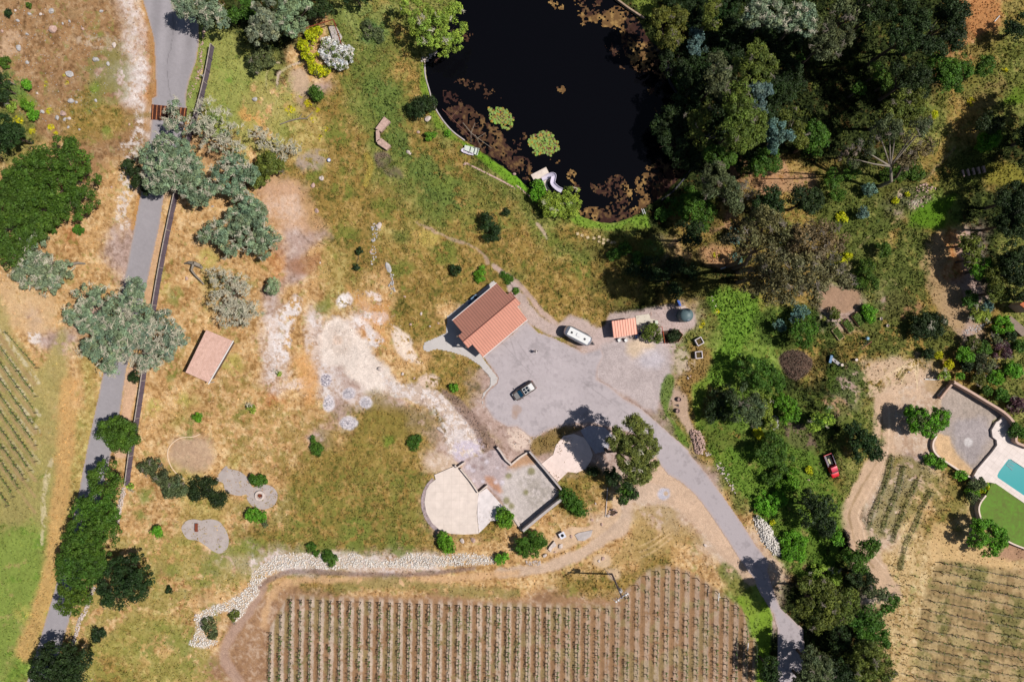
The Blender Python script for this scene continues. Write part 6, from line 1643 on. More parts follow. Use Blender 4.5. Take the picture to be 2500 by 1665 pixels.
def person():
    x, y, _ = W(1225 + 775 / 9.225, 830 + 262 / 9.225, 1.2)
    root = thing('person', 'person in a white top and dark trousers walking across the grey court', 'person', (x, y, .012), None, math.radians(170))
    J = {'pel': (0, 0, .95, .125), 'sp': (.02, 0, 1.2, .12), 'ch': (.04, 0, 1.38, .135), 'nk': (.05, 0, 1.51, .055), 'hd': (.07, 0, 1.60, .075), 'hd2': (.08, 0, 1.69, .085),
         'hl': (.02, .10, .90, .095), 'kl': (.22, .11, .50, .06), 'al': (.16, .11, .09, .042), 'tl': (.36, .12, .04, .03),
         'hr': (-.02, -.10, .90, .095), 'kr': (-.05, -.11, .48, .06), 'ar': (-.34, -.11, .16, .042), 'tr': (-.20, -.12, .04, .03),
         'sl': (.03, .19, 1.40, .065), 'el': (-.10, .26, 1.14, .045), 'wl': (.02, .27, .90, .032), 'sr': (.03, -.19, 1.40, .065), 'er': (.10, -.27, 1.14, .045), 'wr': (.32, -.22, 1.06, .032)}
    E = [('pel', 'sp'), ('sp', 'ch'), ('ch', 'nk'), ('nk', 'hd'), ('hd', 'hd2'), ('pel', 'hl'), ('hl', 'kl'), ('kl', 'al'), ('al', 'tl'), ('pel', 'hr'), ('hr', 'kr'), ('kr', 'ar'), ('ar', 'tr'),
         ('ch', 'sl'), ('sl', 'el'), ('el', 'wl'), ('ch', 'sr'), ('sr', 'er'), ('er', 'wr')]
    for w_, s_ in (('wl', 1), ('wr', -1)):
        bx, by, bz, _r = J[w_]
        hx = .09 if w_ == 'wr' else .01; hz = .0 if w_ == 'wr' else -.09
        J[w_ + 'p'] = (bx + hx, by, bz + hz, .03); E.append((w_, w_ + 'p'))
        for i in range(5):
            o = (i - 2) * .02
            ln = (.055, .075, .08, .072, .06)[i]
            J[w_ + str(i)] = (bx + hx + (ln if hx > .05 else .01), by + o * (1.6 if i == 0 else 1), bz + hz - (ln if hx < .05 else .01), .009)
            E.append((w_ + 'p', w_ + str(i)))
    def skin(name, keys_, edges, m, grow_=0.0):
        idx = {k_: i for i, k_ in enumerate(keys_)}
        me = bpy.data.meshes.new(name)
        me.from_pydata([J[k_][:3] for k_ in keys_], [(idx[a], idx[b]) for a, b in edges if a in idx and b in idx], [])
        o = link(name, me, root)
        o.modifiers.new('skin', 'SKIN'); o.modifiers.new('sub', 'SUBSURF').render_levels = 1
        o.modifiers['sub'].levels = 1
        for k_ in keys_:
            r = J[k_][3] + grow_
            me.skin_vertices[0].data[idx[k_]].radius = (r, r)
        me.skin_vertices[0].data[0].use_root = True
        me.materials.append(m)
        return o
    skin('body', list(J), E, mat('skin', (205, 160, 132), .6))
    skin('shirt', ['ch', 'sp', 'pel', 'sl', 'el', 'sr', 'er'], E, M_WHITE, .022)
    skin('trousers', ['pel', 'hl', 'kl', 'al', 'hr', 'kr', 'ar'], E, mat('dark_trousers', (26, 24, 36), .8), .018)
    MB().lathe((.07, 0, 1.60), [(.02, .0), (.08, .05), (.098, .12), (.09, .17), (.05, .205), (.0, .215)], 16).build('hair', mat('grey_hair', (206, 198, 196), .8), root, local=True)
    MB().box((.165, 0, 1.64), (.03, .025, .04)).build('nose', MATS['skin'], root, .008, local=True)
person()
def shed_pink():
    R_ = q(4, [(1410, 715), (1590, 790), (1425, 1075), (1268, 1005)])
    zs = [2.9, 2.5, 2.5, 2.9]
    P = [W(p[0], p[1], z_) for p, z_ in zip(R_, zs)]
    c = [sum(p[i] for p in P) / 4 for i in range(2)]
    root = thing('shed', 'small shed with speckled pink shingle roof alone in the dry grass', 'shed', (c[0], c[1], 0))
    m = mat('pink_shingles', (232, 190, 174), .95, 0, .1, 3)
    n = m.node_tree; b = n.nodes['Principled BSDF']; src = b.inputs['Base Color'].links[0].from_socket
    tc = n.nodes.new('ShaderNodeTexCoord'); mp = n.nodes.new('ShaderNodeMapping'); mp.inputs['Rotation'].default_value = (0, 0, -math.radians(58))
    br = n.nodes.new('ShaderNodeTexBrick'); br.inputs['Scale'].default_value = 1; br.inputs['Brick Width'].default_value = .45; br.inputs['Row Height'].default_value = .28; br.inputs['Mortar Size'].default_value = .02
    br.inputs['Color1'].default_value = (1, 1, 1, 1); br.inputs['Color2'].default_value = (.78, .74, .70, 1); br.inputs['Mortar'].default_value = (.7, .66, .64, 1); br.inputs['Bias'].default_value = -.3
    mx = n.nodes.new('ShaderNodeMixRGB'); mx.blend_type = 'MULTIPLY'; mx.inputs[0].default_value = .9
    n.links.new(tc.outputs['Object'], mp.inputs['Vector']); n.links.new(mp.outputs[0], br.inputs['Vector']); n.links.new(src, mx.inputs[1]); n.links.new(br.outputs['Color'], mx.inputs[2]); n.links.new(mx.outputs[0], b.inputs['Base Color'])
    vs = P + [(p[0], p[1], p[2] - .16) for p in P]
    MB().add(vs, [(0, 1, 2, 3), (7, 6, 5, 4), (0, 4, 5, 1), (1, 5, 6, 2), (2, 6, 7, 3), (3, 7, 4, 0)]).build('roof', m, root)
    C_ = Vector((c[0], c[1], 0))
    ins = [C_ + (Vector((p[0], p[1], 0)) - C_) * .88 for p in P]
    MB().prism([(p.x, p.y) for p in ins], 0, [2.7, 2.36, 2.36, 2.7]).build('wall', mat('shed_boards', (120, 96, 84), .85), root)
    a, b_ = Vector(P[1]), Vector(P[2])
    off = (b_ - a).normalized().cross(Vector((0, 0, 1))) * -.1
    off = Vector((off.x, off.y, -.1))
    MB().tube(a + off - (b_ - a) * .01, b_ + off + (b_ - a) * .03, .10, .10, 6).build('gutter', M_WHITE, root)
    MB().tube(tuple(b_ + off + Vector((0, 0, -.05))), (b_.x + off.x, b_.y + off.y, .05), .05).build('downpipe', M_WHITE, root)
    mid = (ins[3] + ins[2]) / 2
    MB().box((mid.x, mid.y - .03, 1.0), (1.0, .08, 2.0), math.atan2(ins[2].y - ins[3].y, ins[2].x - ins[3].x)).build('door', M_WOOD, root)
shed_pink()
z8 = zc(1460, 720, 8.41)
def shed_small():
    R_ = z8([(285, 540), (770, 470), (805, 805), (325, 885)])
    P = [W(p[0], p[1], z_) for p, z_ in zip(R_, (2.5, 2.5, 2.3, 2.3))]
    c = [sum(p[i] for p in P) / 4 for i in range(2)]
    root = thing('shed', 'small garden shed with ribbed salmon metal roof at the edge of the gravel', 'shed', (c[0], c[1], 0))
    vs = P + [(p[0], p[1], p[2] - .1) for p in P]
    mb = MB().add(vs, [(0, 1, 2, 3), (7, 6, 5, 4), (0, 4, 5, 1), (1, 5, 6, 2), (2, 6, 7, 3), (3, 7, 4, 0)])
    se = MB()
    A, B, C_, D = [Vector(p) for p in P]
    for i in range(0, 10):
        t = i / 9
        a, b = A.lerp(B, t), D.lerp(C_, t)
        s_ = (B - A).normalized() * .03; up = Vector((0, 0, .05))
        se.add([a - s_, a + s_, b + s_, b - s_, a - s_ + up, a + s_ + up, b + s_ + up, b - s_ + up], [(0, 1, 2, 3), (4, 7, 6, 5), (0, 4, 5, 1), (1, 5, 6, 2), (2, 6, 7, 3), (3, 7, 4, 0)])
    ro = mb.build('roof', M_ROOFR, root); e = se.build('seams', M_SEAM, root); e.parent = ro; e['kind'] = 'stuff'
    cc = (A + B + C_ + D) / 4
    ins = [cc + (p - cc) * .93 for p in (A, B, C_, D)]
    MB().prism([(p.x - .06, p.y) for p in ins], 0, [2.38, 2.38, 2.18, 2.18]).build('wall', mat('lilac_boards', (186, 170, 178), .8), root)
    d = ins[3].lerp(ins[2], .3)
    MB().box((d.x, d.y - .03, .95), (.8, .08, 1.9), math.atan2(ins[2].y - ins[3].y, ins[2].x - ins[3].x)).build('door', M_WOOD, root)
shed_small()
S_ = paving('stained_slab', (226, 214, 196), None, 3, 3, .15, .8, (150, 130, 116))
slab('patio', z8([(770, 430), (1050, 390), (1085, 500), (1160, 500), (1180, 650), (960, 690), (800, 705)]), .12, .12, S_, kind='structure')
a = W(*z8([(1835, 412)])[0], 3.4)
t = thing('water_tank', 'grey green domed water tank casting a round shadow on the gravel', 'tank', (a[0], a[1], 0))
M_TK = mat('tank_green', (98, 118, 122), .5, 0, .05, .6)
r_ = 1.27
MB().lathe((a[0], a[1], 0), [(r_, -.02), (r_, .8), (r_ * 1.01, .82), (r_, .86), (r_, 1.7), (r_ * 1.01, 1.72), (r_, 1.76), (r_, 2.75), (r_ * .97, 2.9), (r_ * .75, 3.15), (r_ * .4, 3.35), (0.001, 3.42)], 40).build('body', M_TK, t)
h_ = W(*z8([(1840, 500)])[0], 3.0)
MB().lathe((h_[0], h_[1], 2.95), [(.34, -.1), (.34, .1), (.38, .1), (.38, .2), (.3, .24), (.001, .26)], 20).build('hatch', mat('tank_lid', (90, 104, 118), .5), t)
p_ = W(*z8([(1890, 515)])[0], 2.9)
MB().lathe((p_[0], p_[1], 2.7), [(.13, 0), (.13, .16), (.001, .18)], 12).build('inlet_cap', M_WHITE, t)
a = W(*z8([(1655, 175)])[0], .2)
t = thing('wheelbarrow', 'blue tub wheelbarrow lying behind the water tank', 'wheelbarrow', (a[0], a[1], 0))
MB().loft([[(a[0] + x_ * k_, a[1] + y_ * k_, z_) for x_, y_ in ((-.35, .62), (.15, .5), (.45, -.5), (-.05, -.6))] for k_, z_ in ((.6, .15), (1, .5))]).build('tub', M_BLUE, t)
MB().tube((a[0] + .2, a[1] - .5, .3), (a[0] + .5, a[1] - 1.2, .2), .03).tube((a[0] - .1, a[1] - .5, .3), (a[0] + .1, a[1] - 1.2, .2), .03).build('handles', M_WOOD, t)
MB().tube((a[0] - .2, a[1] + .7, .17), (a[0] - .1, a[1] + .72, .17), .17, .17, 14).build('wheel', M_BLACK, t)
a, b = W(*z8([(1665, 275)])[0], .2), W(*z8([(1790, 235)])[0], .2)
tag(MB().box(((a[0] + b[0]) / 2, (a[1] + b[1]) / 2, .1), (1.3, .22, .12), math.atan2(b[1] - a[1], b[0] - a[0])).build('plank', M_CONC), 'pale plank on the ground behind the water tank', 'plank')
def chair(px, py, rz, label, m):
    x, y, _ = W(px, py, .5)
    t = thing('garden_chair', label, 'chair', (x, y, 0), 'white chairs in front of the small shed' if m is M_WHITE else None, rz)
    MB().box((0, 0, .44), (.56, .56, .05)).build('seat', m, t, local=True)
    MB().box((-.27, 0, .72), (.05, .56, .5)).build('backrest', m, t, local=True)
    for sx in (-.24, .24):
        for sy in (-.24, .24): MB().box((sx, sy, .21), (.05, .05, .42)).build('leg', m, t, local=True)
    for sy in (-.27, .27): MB().box((.0, sy, .63), (.5, .05, .04)).box((.22, sy, .53), (.04, .04, .2)).build('armrest', m, t, local=True)
chair(*z8([(438, 930)])[0], math.radians(-60), 'left of two white chairs standing below the salmon roofed shed', M_WHITE)
chair(*z8([(575, 930)])[0], math.radians(-55), 'right of two white chairs standing below the salmon roofed shed', M_WHITE)
chair(*z8([(800, 860)])[0], math.radians(-80), 'blue cushioned chair in the shade at the shed corner', mat('blue_cushion', (96, 122, 180), .8))
chair(*z8([(860, 800)])[0], math.radians(20), 'dark blue chair half under the feathery shrub', mat('navy_cushion', (50, 70, 110), .8))
a = W(*z8([(1092, 588)])[0], .9)
t = thing('pressure_tank', 'cream round topped pressure tank on the stained slab', 'tank', (a[0], a[1], .12))
MB().lathe((a[0], a[1], .12), [(.3, 0), (.42, .1), (.42, .65), (.34, .85), (.16, .96), (.001, .99)], 24).build('vessel', mat('cream_paint', (236, 226, 200), .5), t)
MB().tube((a[0], a[1], 1.08), (a[0], a[1], 1.2), .05).build('valve', M_DARK, t)
a = W(*z8([(1200, 570)])[0], .5)
tag(MB().box((a[0], a[1], .3), (.5, .8, .6), .1).box((a[0], a[1], .62), (.54, .84, .04), .1).build('cabinet', mat('pale_green_box', (222, 226, 204), .6), None, .02), 'pale greenish cabinet right of the cream round tank', 'cabinet')
a = W(*z8([(1045, 570)])[0], .5)
t = thing('pump', 'dark pump with pipes beside the cream round tank', 'pump', (a[0], a[1], .12))
MB().box((a[0], a[1], .3), (.5, .35, .36)).build('motor', M_DARK, t, .03)
MB().tube((a[0] - .7, a[1] + .35, .3), (a[0] + .7, a[1] + .4, .3), .04).tube((a[0], a[1], .3), (a[0], a[1] + .38, .3), .04).build('pipe', M_STONEG, t)
rocks('stone_kerb', z8([(1075, 350), (1090, 470)]), 26, 1.0, 1.8, 'short row of pinkish stones above the stained slab', M_STONEP, 'stones', 31, 'thing', width=5)
t_ = z8([(1150, 655), (1320, 655), (1370, 980), (1650, 960), (1740, 815), (1620, 720), (1330, 740)])
c = W(*z8([(1500, 860)])[0], 0)
t = thing('planter', 'rusty framed planting bed below the gravel beside the feathery shrub', 'planter', (c[0], c[1], 0))
P_ = [W(p[0], p[1], .35) for p in z8([(1340, 740), (1370, 985), (1655, 965), (1745, 815), (1640, 715)])]
for i in range(5):
    a, b = P_[i], P_[(i + 1) % 5]
    if i == 4: continue
    MB().box(((a[0] + b[0]) / 2, (a[1] + b[1]) / 2, .18), (math.dist(a[:2], b[:2]), .06, .36), math.atan2(b[1] - a[1], b[0] - a[0])).build('side', M_RUST, t)
MB().prism([p[:2] for p in P_], 0, .12).build('soil', M_SOILD, t)
a, b = W(*z8([(1200, 660)])[0], 1.3), W(*z8([(1315, 655)])[0], 1.3)
c_ = W(*z8([(1370, 990)])[0], 1.3)
t = thing('rusty_frame', 'rusty red bent rail frame at the left end of the planting bed', 'frame', (c_[0], c_[1], 0))
MB().tube(a, b, .06).tube(b, c_, .06).build('rail', mat('red_rust', (178, 78, 46), .8), t)
for p in (a, b, c_): MB().tube((p[0], p[1], 0), p, .05).build('post', MATS['red_rust'], t)
def stone_box(px, py, rz, label):
    x, y, _ = W(px, py, 1.0)
    t = thing('planter_box', label, 'planter', (x, y, 0), 'white square planters at the edge of the gravel', rz)
    m = MB()
    for dx, dy, w_, d_ in ((0, .62, 1.36, .14), (0, -.62, 1.36, .14), (.61, 0, .14, 1.1), (-.61, 0, .14, 1.1)): m.box((dx, dy, .5), (w_, d_, 1.0))
    m.build('box', mat('white_stone', (238, 226, 230), .8, 0, .08, 3), t, .02, local=True)
    MB().prism([(-.54, -.54), (.54, -.54), (.54, .54), (-.54, .54)], 0, .72).build('soil', mat('mossy_soil', (92, 74, 36), .95, 0, .4, 5), t, local=True)
stone_box(*z8([(2085, 955)])[0], .5, 'upper of two white square planters, turned askew beside the weedy gravel')
stone_box(*z8([(2075, 1232)])[0], .1, 'lower of two white square planters beside the weedy gravel')
for i, (x, y, r) in enumerate(q(6, [(1172, 1190, 15), (1162, 1268, 15)])):
    a = W(x, y, .6)
    t = thing('urn', '%s of two round clay urns on the bare strip above the rock pile' % ('upper', 'lower')[i], 'urn', (a[0], a[1], 0), 'clay urns above the rock pile')
    MB().lathe((a[0], a[1], 0), [(.22, 0), (.42, .25), (.45, .5), (.34, .68), (.38, .72), (.30, .72), (.28, .5), (.001, .5)], 24).build('pot', mat('clay', (170, 140, 132), .8), t)
a = W(*q(6, [(1162, 1232)])[0], .3)
tag(MB().box((a[0] - .2, a[1] + .1, .2), (.5, .12, .12)).box((a[0] + .1, a[1], .3), (.12, .5, .1)).box((a[0], a[1], .1), (.12, .12, .2)).build('stand', M_DARK), 'little dark iron stand between the two clay urns', 'stand')
def fence():
    top = q(0, [(1437, 300), (1400, 500), (1345, 720), (1300, 860), (1260, 990), (1190, 1310)]) + q(4, [(1140, 0), (1090, 250), (1050, 480), (1030, 600), (1003, 750), (970, 1000), (925, 1300), (890, 1500)]) + q(8, [(880, 0), (850, 228)])
    hh = 1.75
    c = W(*top[7][:2], 0)
    root = thing('board_fence', 'long dark board fence with pale top rail running beside the road', 'fence', (c[0], c[1], 0))
    P = [W(p[0], p[1], hh)[:2] for p in smooth_poly(top, False, 4)]
    pan = MB(); rail = MB()
    for a, b in zip(P[:-1], P[1:]):
        L = math.dist(a, b); an = math.atan2(b[1] - a[1], b[0] - a[0]); m = ((a[0] + b[0]) / 2, (a[1] + b[1]) / 2)
        pan.box((m[0], m[1], hh / 2), (L + .01, .05, hh - .06), an)
        rail.box((m[0], m[1], hh), (L + .02, .17, .05), an)
    pan.build('panel', M_FENCE, root); rail.build('rail', M_FRAIL, root)
    acc = 0.0; nxt = 0.0; cnt = 0
    for a, b in zip(P[:-1], P[1:]):
        L = math.dist(a, b)
        while nxt <= acc + L and cnt < 60:
            t = (nxt - acc) / L
            x, y = a[0] + (b[0] - a[0]) * t, a[1] + (b[1] - a[1]) * t
            an = math.atan2(b[1] - a[1], b[0] - a[0])
            MB().box((x + .09, y - .02, hh / 2 + .03), (.12, .12, hh + .06), an).build('post', M_FRAIL if cnt % 3 == 0 else M_FENCE, root)
            nxt += 2.4; cnt += 1
        acc += L
fence()
a = W(*q(0, [(1375, 515)])[0], 1.2)
tag(MB().box((a[0], a[1], .6), (.5, .12, 1.2), -.3).box((a[0] + .3, a[1] - .05, .55), (.12, .5, 1.1), -.3).build('gate_post', M_STONEG), 'grey gate stub beside the road fence above the cattle grid', 'gate')
P4 = [W(p[0], p[1], .06) for p in q(0, [(1036, 716), (1280, 742), (1268, 832), (1030, 818)])]
c = [(P4[0][i] + P4[2][i]) / 2 for i in range(2)]
t = thing('cattle_grid', 'rusty steel cattle grid set across the road', 'cattle grid', (c[0], c[1], .0))
A, B, C_, D = [Vector(p) for p in P4]
MB().prism([p[:2] for p in P4], -.02, .02).build('pit', M_BLACK, t)  # flat black sheet, the shade below the bars put into its colour
g = MB()
for i in range(15):
    s_ = i / 14
    g.tube(A.lerp(D, s_), B.lerp(C_, s_), .035, .035, 5)
g.build('bars', M_RUST, t)
for i in range(9):
    s_ = .05 + i * .112
    a, b = A.lerp(B, s_), D.lerp(C_, s_)
    m = (a + b) / 2
    MB().box((m.x, m.y, .115), ((b - a).length, .16, .03), math.atan2((b - a).y, (b - a).x)).build('plate', mat('orange_rust', (196, 122, 78), .8, 0, .35, 6), t)
RB = (q(9, [(1680, 740), (1500, 690), (1300, 700), (1150, 690), (1050, 690), (960, 730), (800, 730), (680, 680), (600, 710), (460, 690), (330, 690), (200, 690), (90, 740), (20, 800)]) +
      q(8, [(1740, 800), (1700, 900), (1640, 960), (1560, 1010), (1470, 1040), (1380, 1090), (1335, 1130), (1345, 1220), (1290, 1310), (1400, 1335), (1500, 1285), (1420, 1262), (1395, 1190), (1450, 1125), (1560, 1085), (1600, 1160), (1660, 1110), (1700, 1040), (1770, 965)]) +
      q(9, [(30, 920), (90, 850), (190, 800), (340, 785), (500, 795), (700, 785), (900, 785), (1100, 790), (1300, 775), (1500, 765)]))
area(RB, (216, 194, 172), 4, 7, .85, .05, .4, 8)
rocks('rock_bank', RB, 4400, .9, 3.1, 'long curving bank of white broken rocks above the lower vineyard', mat('white_rubble', (250, 240, 230), .9, 0, .12, 3), 'rock bank', 11, heap=.12)
rocks('stone_wall', q(8, [(852, 240), (835, 310), (815, 400), (800, 490)]), 260, 1.6, 3.6, 'upper stretch of the white dry stone wall right of the road oaks', M_STONE, 'stone wall', 12, 'thing', width=11, heap=.4)
rocks('stone_wall', q(8, [(645, 915), (615, 990), (590, 1070), (545, 1150), (525, 1230), (500, 1310)]), 420, 1.6, 3.4, 'lower stretch of the white dry stone wall left of the big dark oak', M_STONE, 'stone wall', 13, 'thing', width=10, heap=.4)
rocks('stone_edging', q(0, [(1410, 150), (1395, 210), (1380, 300), (1375, 390), (1370, 480), (1340, 570), (1310, 620), (1295, 670)]), 90, 2, 4.2, 'line of pale stones on the verge between road and fence top', M_STONEP, 'stones', 14, 'thing', width=8)
rocks('rock_pile', q(6, [(1245, 1410), (1290, 1400), (1330, 1440), (1350, 1500), (1330, 1545), (1290, 1568), (1265, 1500)]), 330, 2, 4.4, 'heap of pinkish broken rocks on the slope right of the lane', M_STONEP, 'rock pile', 15, 'thing', heap=.6)
rocks('rock_pile', q(11, [(-20, 560), (10, 480), (60, 540), (110, 600), (130, 690), (90, 700), (30, 640)]) , 620, 1.6, 3.6, 'white rubble bank between the lane and the green shrubs', mat('white_rubble', (250, 238, 230)), 'rock pile', 16, 'thing', heap=.6)
rocks('rock_pile', q(10, [(1670, 450), (1720, 430), (1792, 500), (1810, 560), (1792, 660), (1740, 600)]), 420, 1.6, 3.4, 'upper end of the white rubble bank beside the lane', mat('white_rubble', (250, 238, 230)), 'rock pile', 17, 'thing', heap=.6)
rocks('rubble', q(3, [(1060, 1290), (1110, 1250), (1180, 1300), (1150, 1380), (1080, 1410), (1000, 1430), (1030, 1360)]), 90, 2, 4.5, 'pink rubble scattered on the green slope below the forked gum', M_STONEP, 'rubble', 18)
rocks('rubble', q(10, [(1420, 80), (1460, 80), (1520, 180), (1560, 260), (1540, 280), (1480, 180)]), 46, 2, 4.6, 'white stones strewn down the ivy bank right of the lane', M_STONE, 'rubble', 19)
rocks('rubble', q(6, [(1390, 470), (1430, 560), (1430, 620), (1400, 540)]), 26, 2, 4, 'pale stones above the ivy slope', M_STONE, 'rubble', 20)
rocks('rubble', q(10, [(110, 750), (160, 735), (225, 735), (220, 770), (150, 770)]), 60, 1.6, 3.6, 'pale rocks at the foot of the large green bush', M_STONE, 'rubble', 21)
rocks('rubble', q(2, [(1070, 350), (1100, 350), (1110, 420), (1180, 440), (1170, 480), (1120, 520), (1090, 480), (1070, 440)]), 60, 2, 5, 'pale rocks where the stream enters the east side of the pond', M_STONEP, 'rubble', 22)
rocks('rubble', q(1, [(1145, 400), (1200, 385), (1245, 345), (1255, 355), (1210, 400), (1170, 430)]), 44, 2, 4.4, 'white stones on the west tip of the pond under the willow', M_STONE, 'rubble', 23)
rocks('rubble', q(5, [(800, 0), (850, -10), (870, 30), (850, 50), (830, 100), (830, 180), (820, 250), (800, 270), (800, 180), (810, 100)]), 60, 2, 5, 'row of grey rocks down the middle of the meadow', M_STONEG, 'rubble', 24)
rocks('rubble', q(5, [(920, 340), (945, 340), (965, 440), (940, 460)]), 40, 2, 3.6, 'tail of grey stones below the flat slab in the meadow', M_STONEG, 'rubble', 25)
rocks('rubble', q(10, [(1300, -10), (1390, 0), (1380, 20), (1320, 10)]), 14, 2.5, 5, 'blocks at the foot of the pink rock heap', M_STONE, 'rubble', 26)
rocks('rubble', q(7, [(1380, 730), (1500, 670), (1520, 700), (1400, 760)]), 50, 2, 4, 'grey stones lining the garden slope at right', M_STONEG, 'rubble', 27)
rocks('gravel', q(5, [(460, 660), (600, 640), (960, 1080), (880, 1120), (640, 960), (470, 900)]), 500, .6, 1.7, 'loose white stones over the bare diggings', M_STONE, 'gravel', 28)
rocks('gravel', q(5, [(120, 700), (250, 560), (320, 500), (260, 800), (200, 960), (120, 900)]), 260, .6, 1.8, 'loose white stones on the scree strip', M_STONE, 'gravel', 29)
rocks('gravel', q(0, [(850, 20), (960, 60), (1010, 400), (980, 900), (900, 1100), (860, 1540), (820, 1500), (880, 1000), (930, 700), (870, 300)]), 520, .6, 1.9, 'loose pale stones along the field edge beside the road', M_STONE, 'gravel', 30)
rocks('gravel', q(0, [(10, 60), (300, 60), (640, 120), (860, 300), (700, 700), (400, 900), (100, 740), (20, 400)]), 560, .5, 2.0, 'loose pale stones across the brown upper left field', M_STONEG, 'gravel', 33)
rocks('gravel', q(5, [(560, 480), (760, 440), (920, 560), (1160, 940), (1100, 980), (900, 700), (600, 600)]), 300, .6, 1.8, 'loose stones between the diggings and the walkway', M_STONE, 'gravel', 34)
rocks('gravel', q(5, [(900, 1040), (1150, 1100), (1400, 1280), (1600, 1568), (1340, 1568), (1200, 1260), (940, 1150)]), 620, .6, 1.9, 'loose chalky stones strewn down the track to the ruined walls', M_STONE, 'gravel', 36)
rocks('gravel', q(6, [(1000, 560), (1180, 560), (1280, 680), (1200, 740), (1080, 700), (1000, 640)]), 220, .5, 1.5, 'loose pinkish gravel below the water tank', M_STONEP, 'gravel', 35)
BL = [(0, 365, 205, 36, 'largest boulder of the brown field at upper left'), (0, 660, 412, 26, 'white boulder in the middle of the brown field'), (0, 740, 440, 16, 'small boulder just right of the white one in the brown field'),
      (0, 785, 315, 24, 'pale boulder in the brown field near the white road edge'), (0, 490, 690, 28, 'cracked pale boulder in the lower brown field'), (0, 525, 702, 14, 'little boulder leaning on the cracked pale one'),
      (0, 435, 780, 28, 'topmost boulder of the cluster above the big round oak'), (0, 395, 808, 24, 'left boulder of the cluster above the big round oak'), (0, 448, 820, 16, 'middle small boulder of the cluster above the big round oak'), (0, 478, 812, 17, 'right boulder of the cluster above the big round oak'),
      (0, 295, 768, 18, 'pale boulder beside yellow flowers in the brown field'), (0, 658, 692, 14, 'small flat stone right of the cracked boulder'), (0, 885, 853, 11, 'small white stone at the field edge left of the oak road'), (0, 468, 872, 12, 'small stone below the boulder cluster'),
      (0, 480, 510, 30, 'flat grey boulder beside yellow flowers in the brown field'), (0, 255, 640, 12, 'small grey stone near the left edge bushes'), (0, 355, 80, 22, 'long pale boulder near the top of the brown field'), (0, 695, 80, 15, 'single pale stone near the top centre of the brown field'),
      (0, 568, 203, 15, 'pale stone right of the largest boulder'), (0, 478, 150, 13, 'pale stone above right of the largest boulder'), (0, 430, 162, 11, 'small stone above the largest boulder'), (0, 280, 103, 14, 'round pale stone in the top left field'), (0, 205, 97, 16, 'pale double stone in the top left field'),
      (0, 125, 143, 15, 'pale stone left of the largest boulder'), (0, 20, 218, 15, 'bright stone on the left edge of the brown field'), (0, 135, 330, 26, 'flat brownish boulder near the left edge'), (0, 190, 430, 16, 'flat pale stone above the left edge bushes'), (0, 105, 75, 11, 'small stone beside the top left dark bush'),
      (0, 190, 238, 14, 'small pale stone between the largest boulder and the left edge'), (0, 545, 890, 11, 'small stone above the top of the round oak'), (0, 765, 1280, 11, 'small stone right of the round oak'), (0, 1455, 1412, 12, 'grey stone in the tan field right of the road oak'),
      (0, 1745, 680, 22, 'pale tree stump in the bright grass right of the bare oak'),
      (1, 462, 1218, 22, 'upper of two round pale boulders near the blue bucket'), (1, 405, 1268, 20, 'lower of two round pale boulders near the blue bucket'), (1, 1190, 815, 26, 'pale boulder on the pond bank below the dark bush'), (1, 1125, 905, 15, 'smaller boulder on the pond bank below the dark bush'),
      (1, 1060, 1045, 22, 'flat pale stones on the meadow slope below the stone counter'), (1, 432, 1445, 22, 'white stone on the scree above the meadow rocks'), (1, 855, 1545, 26, 'grey boulder at the head of the meadow rock row'), (1, 1440, 1125, 12, 'stone beside the dinghy path'),
      (5, 850, 8, 24, 'grey boulder at the top of the meadow rock row'), (5, 798, 185, 13, 'dark stone in the meadow rock row'), (5, 1145, 605, 13, 'square pale stone left of the long house'), (5, 1072, 678, 12, 'pale stone between the scree and the long house'), (5, 1203, 692, 11, 'tan stone left of the long house corner'),
      (5, 1260, 668, 10, 'flat stone close to the long house corner'), (5, 1015, 1012, 15, 'white boulder in the grass south of the scree'), (5, 1098, 1045, 13, 'upright white stone near the track bend'), (5, 860, 985, 24, 'long white stone on the diggings'), (5, 1030, 488, 10, 'small pale stone at the meadow edge'),
      (5, 453, 257, 8, 'tiny white stone on the bare brown slope'), (4, 1278, 362, 17, 'pale stone at the foot of the bent dead log'), (8, 1338, 1110, 14, 'round white boulder at the west end of the rock bank'), (8, 630, 1545, 8, 'tiny white stone near the bottom left oak'),
      (9, 1424, 598, 22, 'left of two square boulders below the great round terrace'), (9, 1497, 596, 24, 'right of two square boulders below the great round terrace'),
      (10, 622, 740, 14, 'left of two standing rocks above the utility pole'), (10, 648, 722, 18, 'right of two standing rocks above the utility pole'), (10, 1346, 630, 14, 'lone stone on the sandy apron beside the lane'), (10, 434, 572, 14, 'round pale boulder between the stone table and the half round slab'),
      (10, 362, 636, 22, 'pink boulder right of the stone bench'), (10, 322, 676, 11, 'dark little stone below the stone bench'), (10, 250, 700, 22, 'pale boulder beside the large green bush'), (10, 575, 458, 13, 'upright pale stone above the half round slab'), (10, 600, 345, 10, 'small pale stone in the dry grass right of the pit'),
      (10, 640, 490, 14, 'pale block left of the ring of stones'), (10, 688, 432, 18, 'pale rock left of the ring of stones'), (11, 318, 185, 10, 'white stone left of the red pickup'), (6, 1228, 1045, 11, 'left of two pale stones at the brown slope edge'), (6, 1246, 1032, 11, 'right of two pale stones at the brown slope edge'),
      (7, 1003, 1002, 9, 'white stone in the sandy tracks'), (1, 1780, 1190, 14, 'pale block on the pond bank left of the platform')]
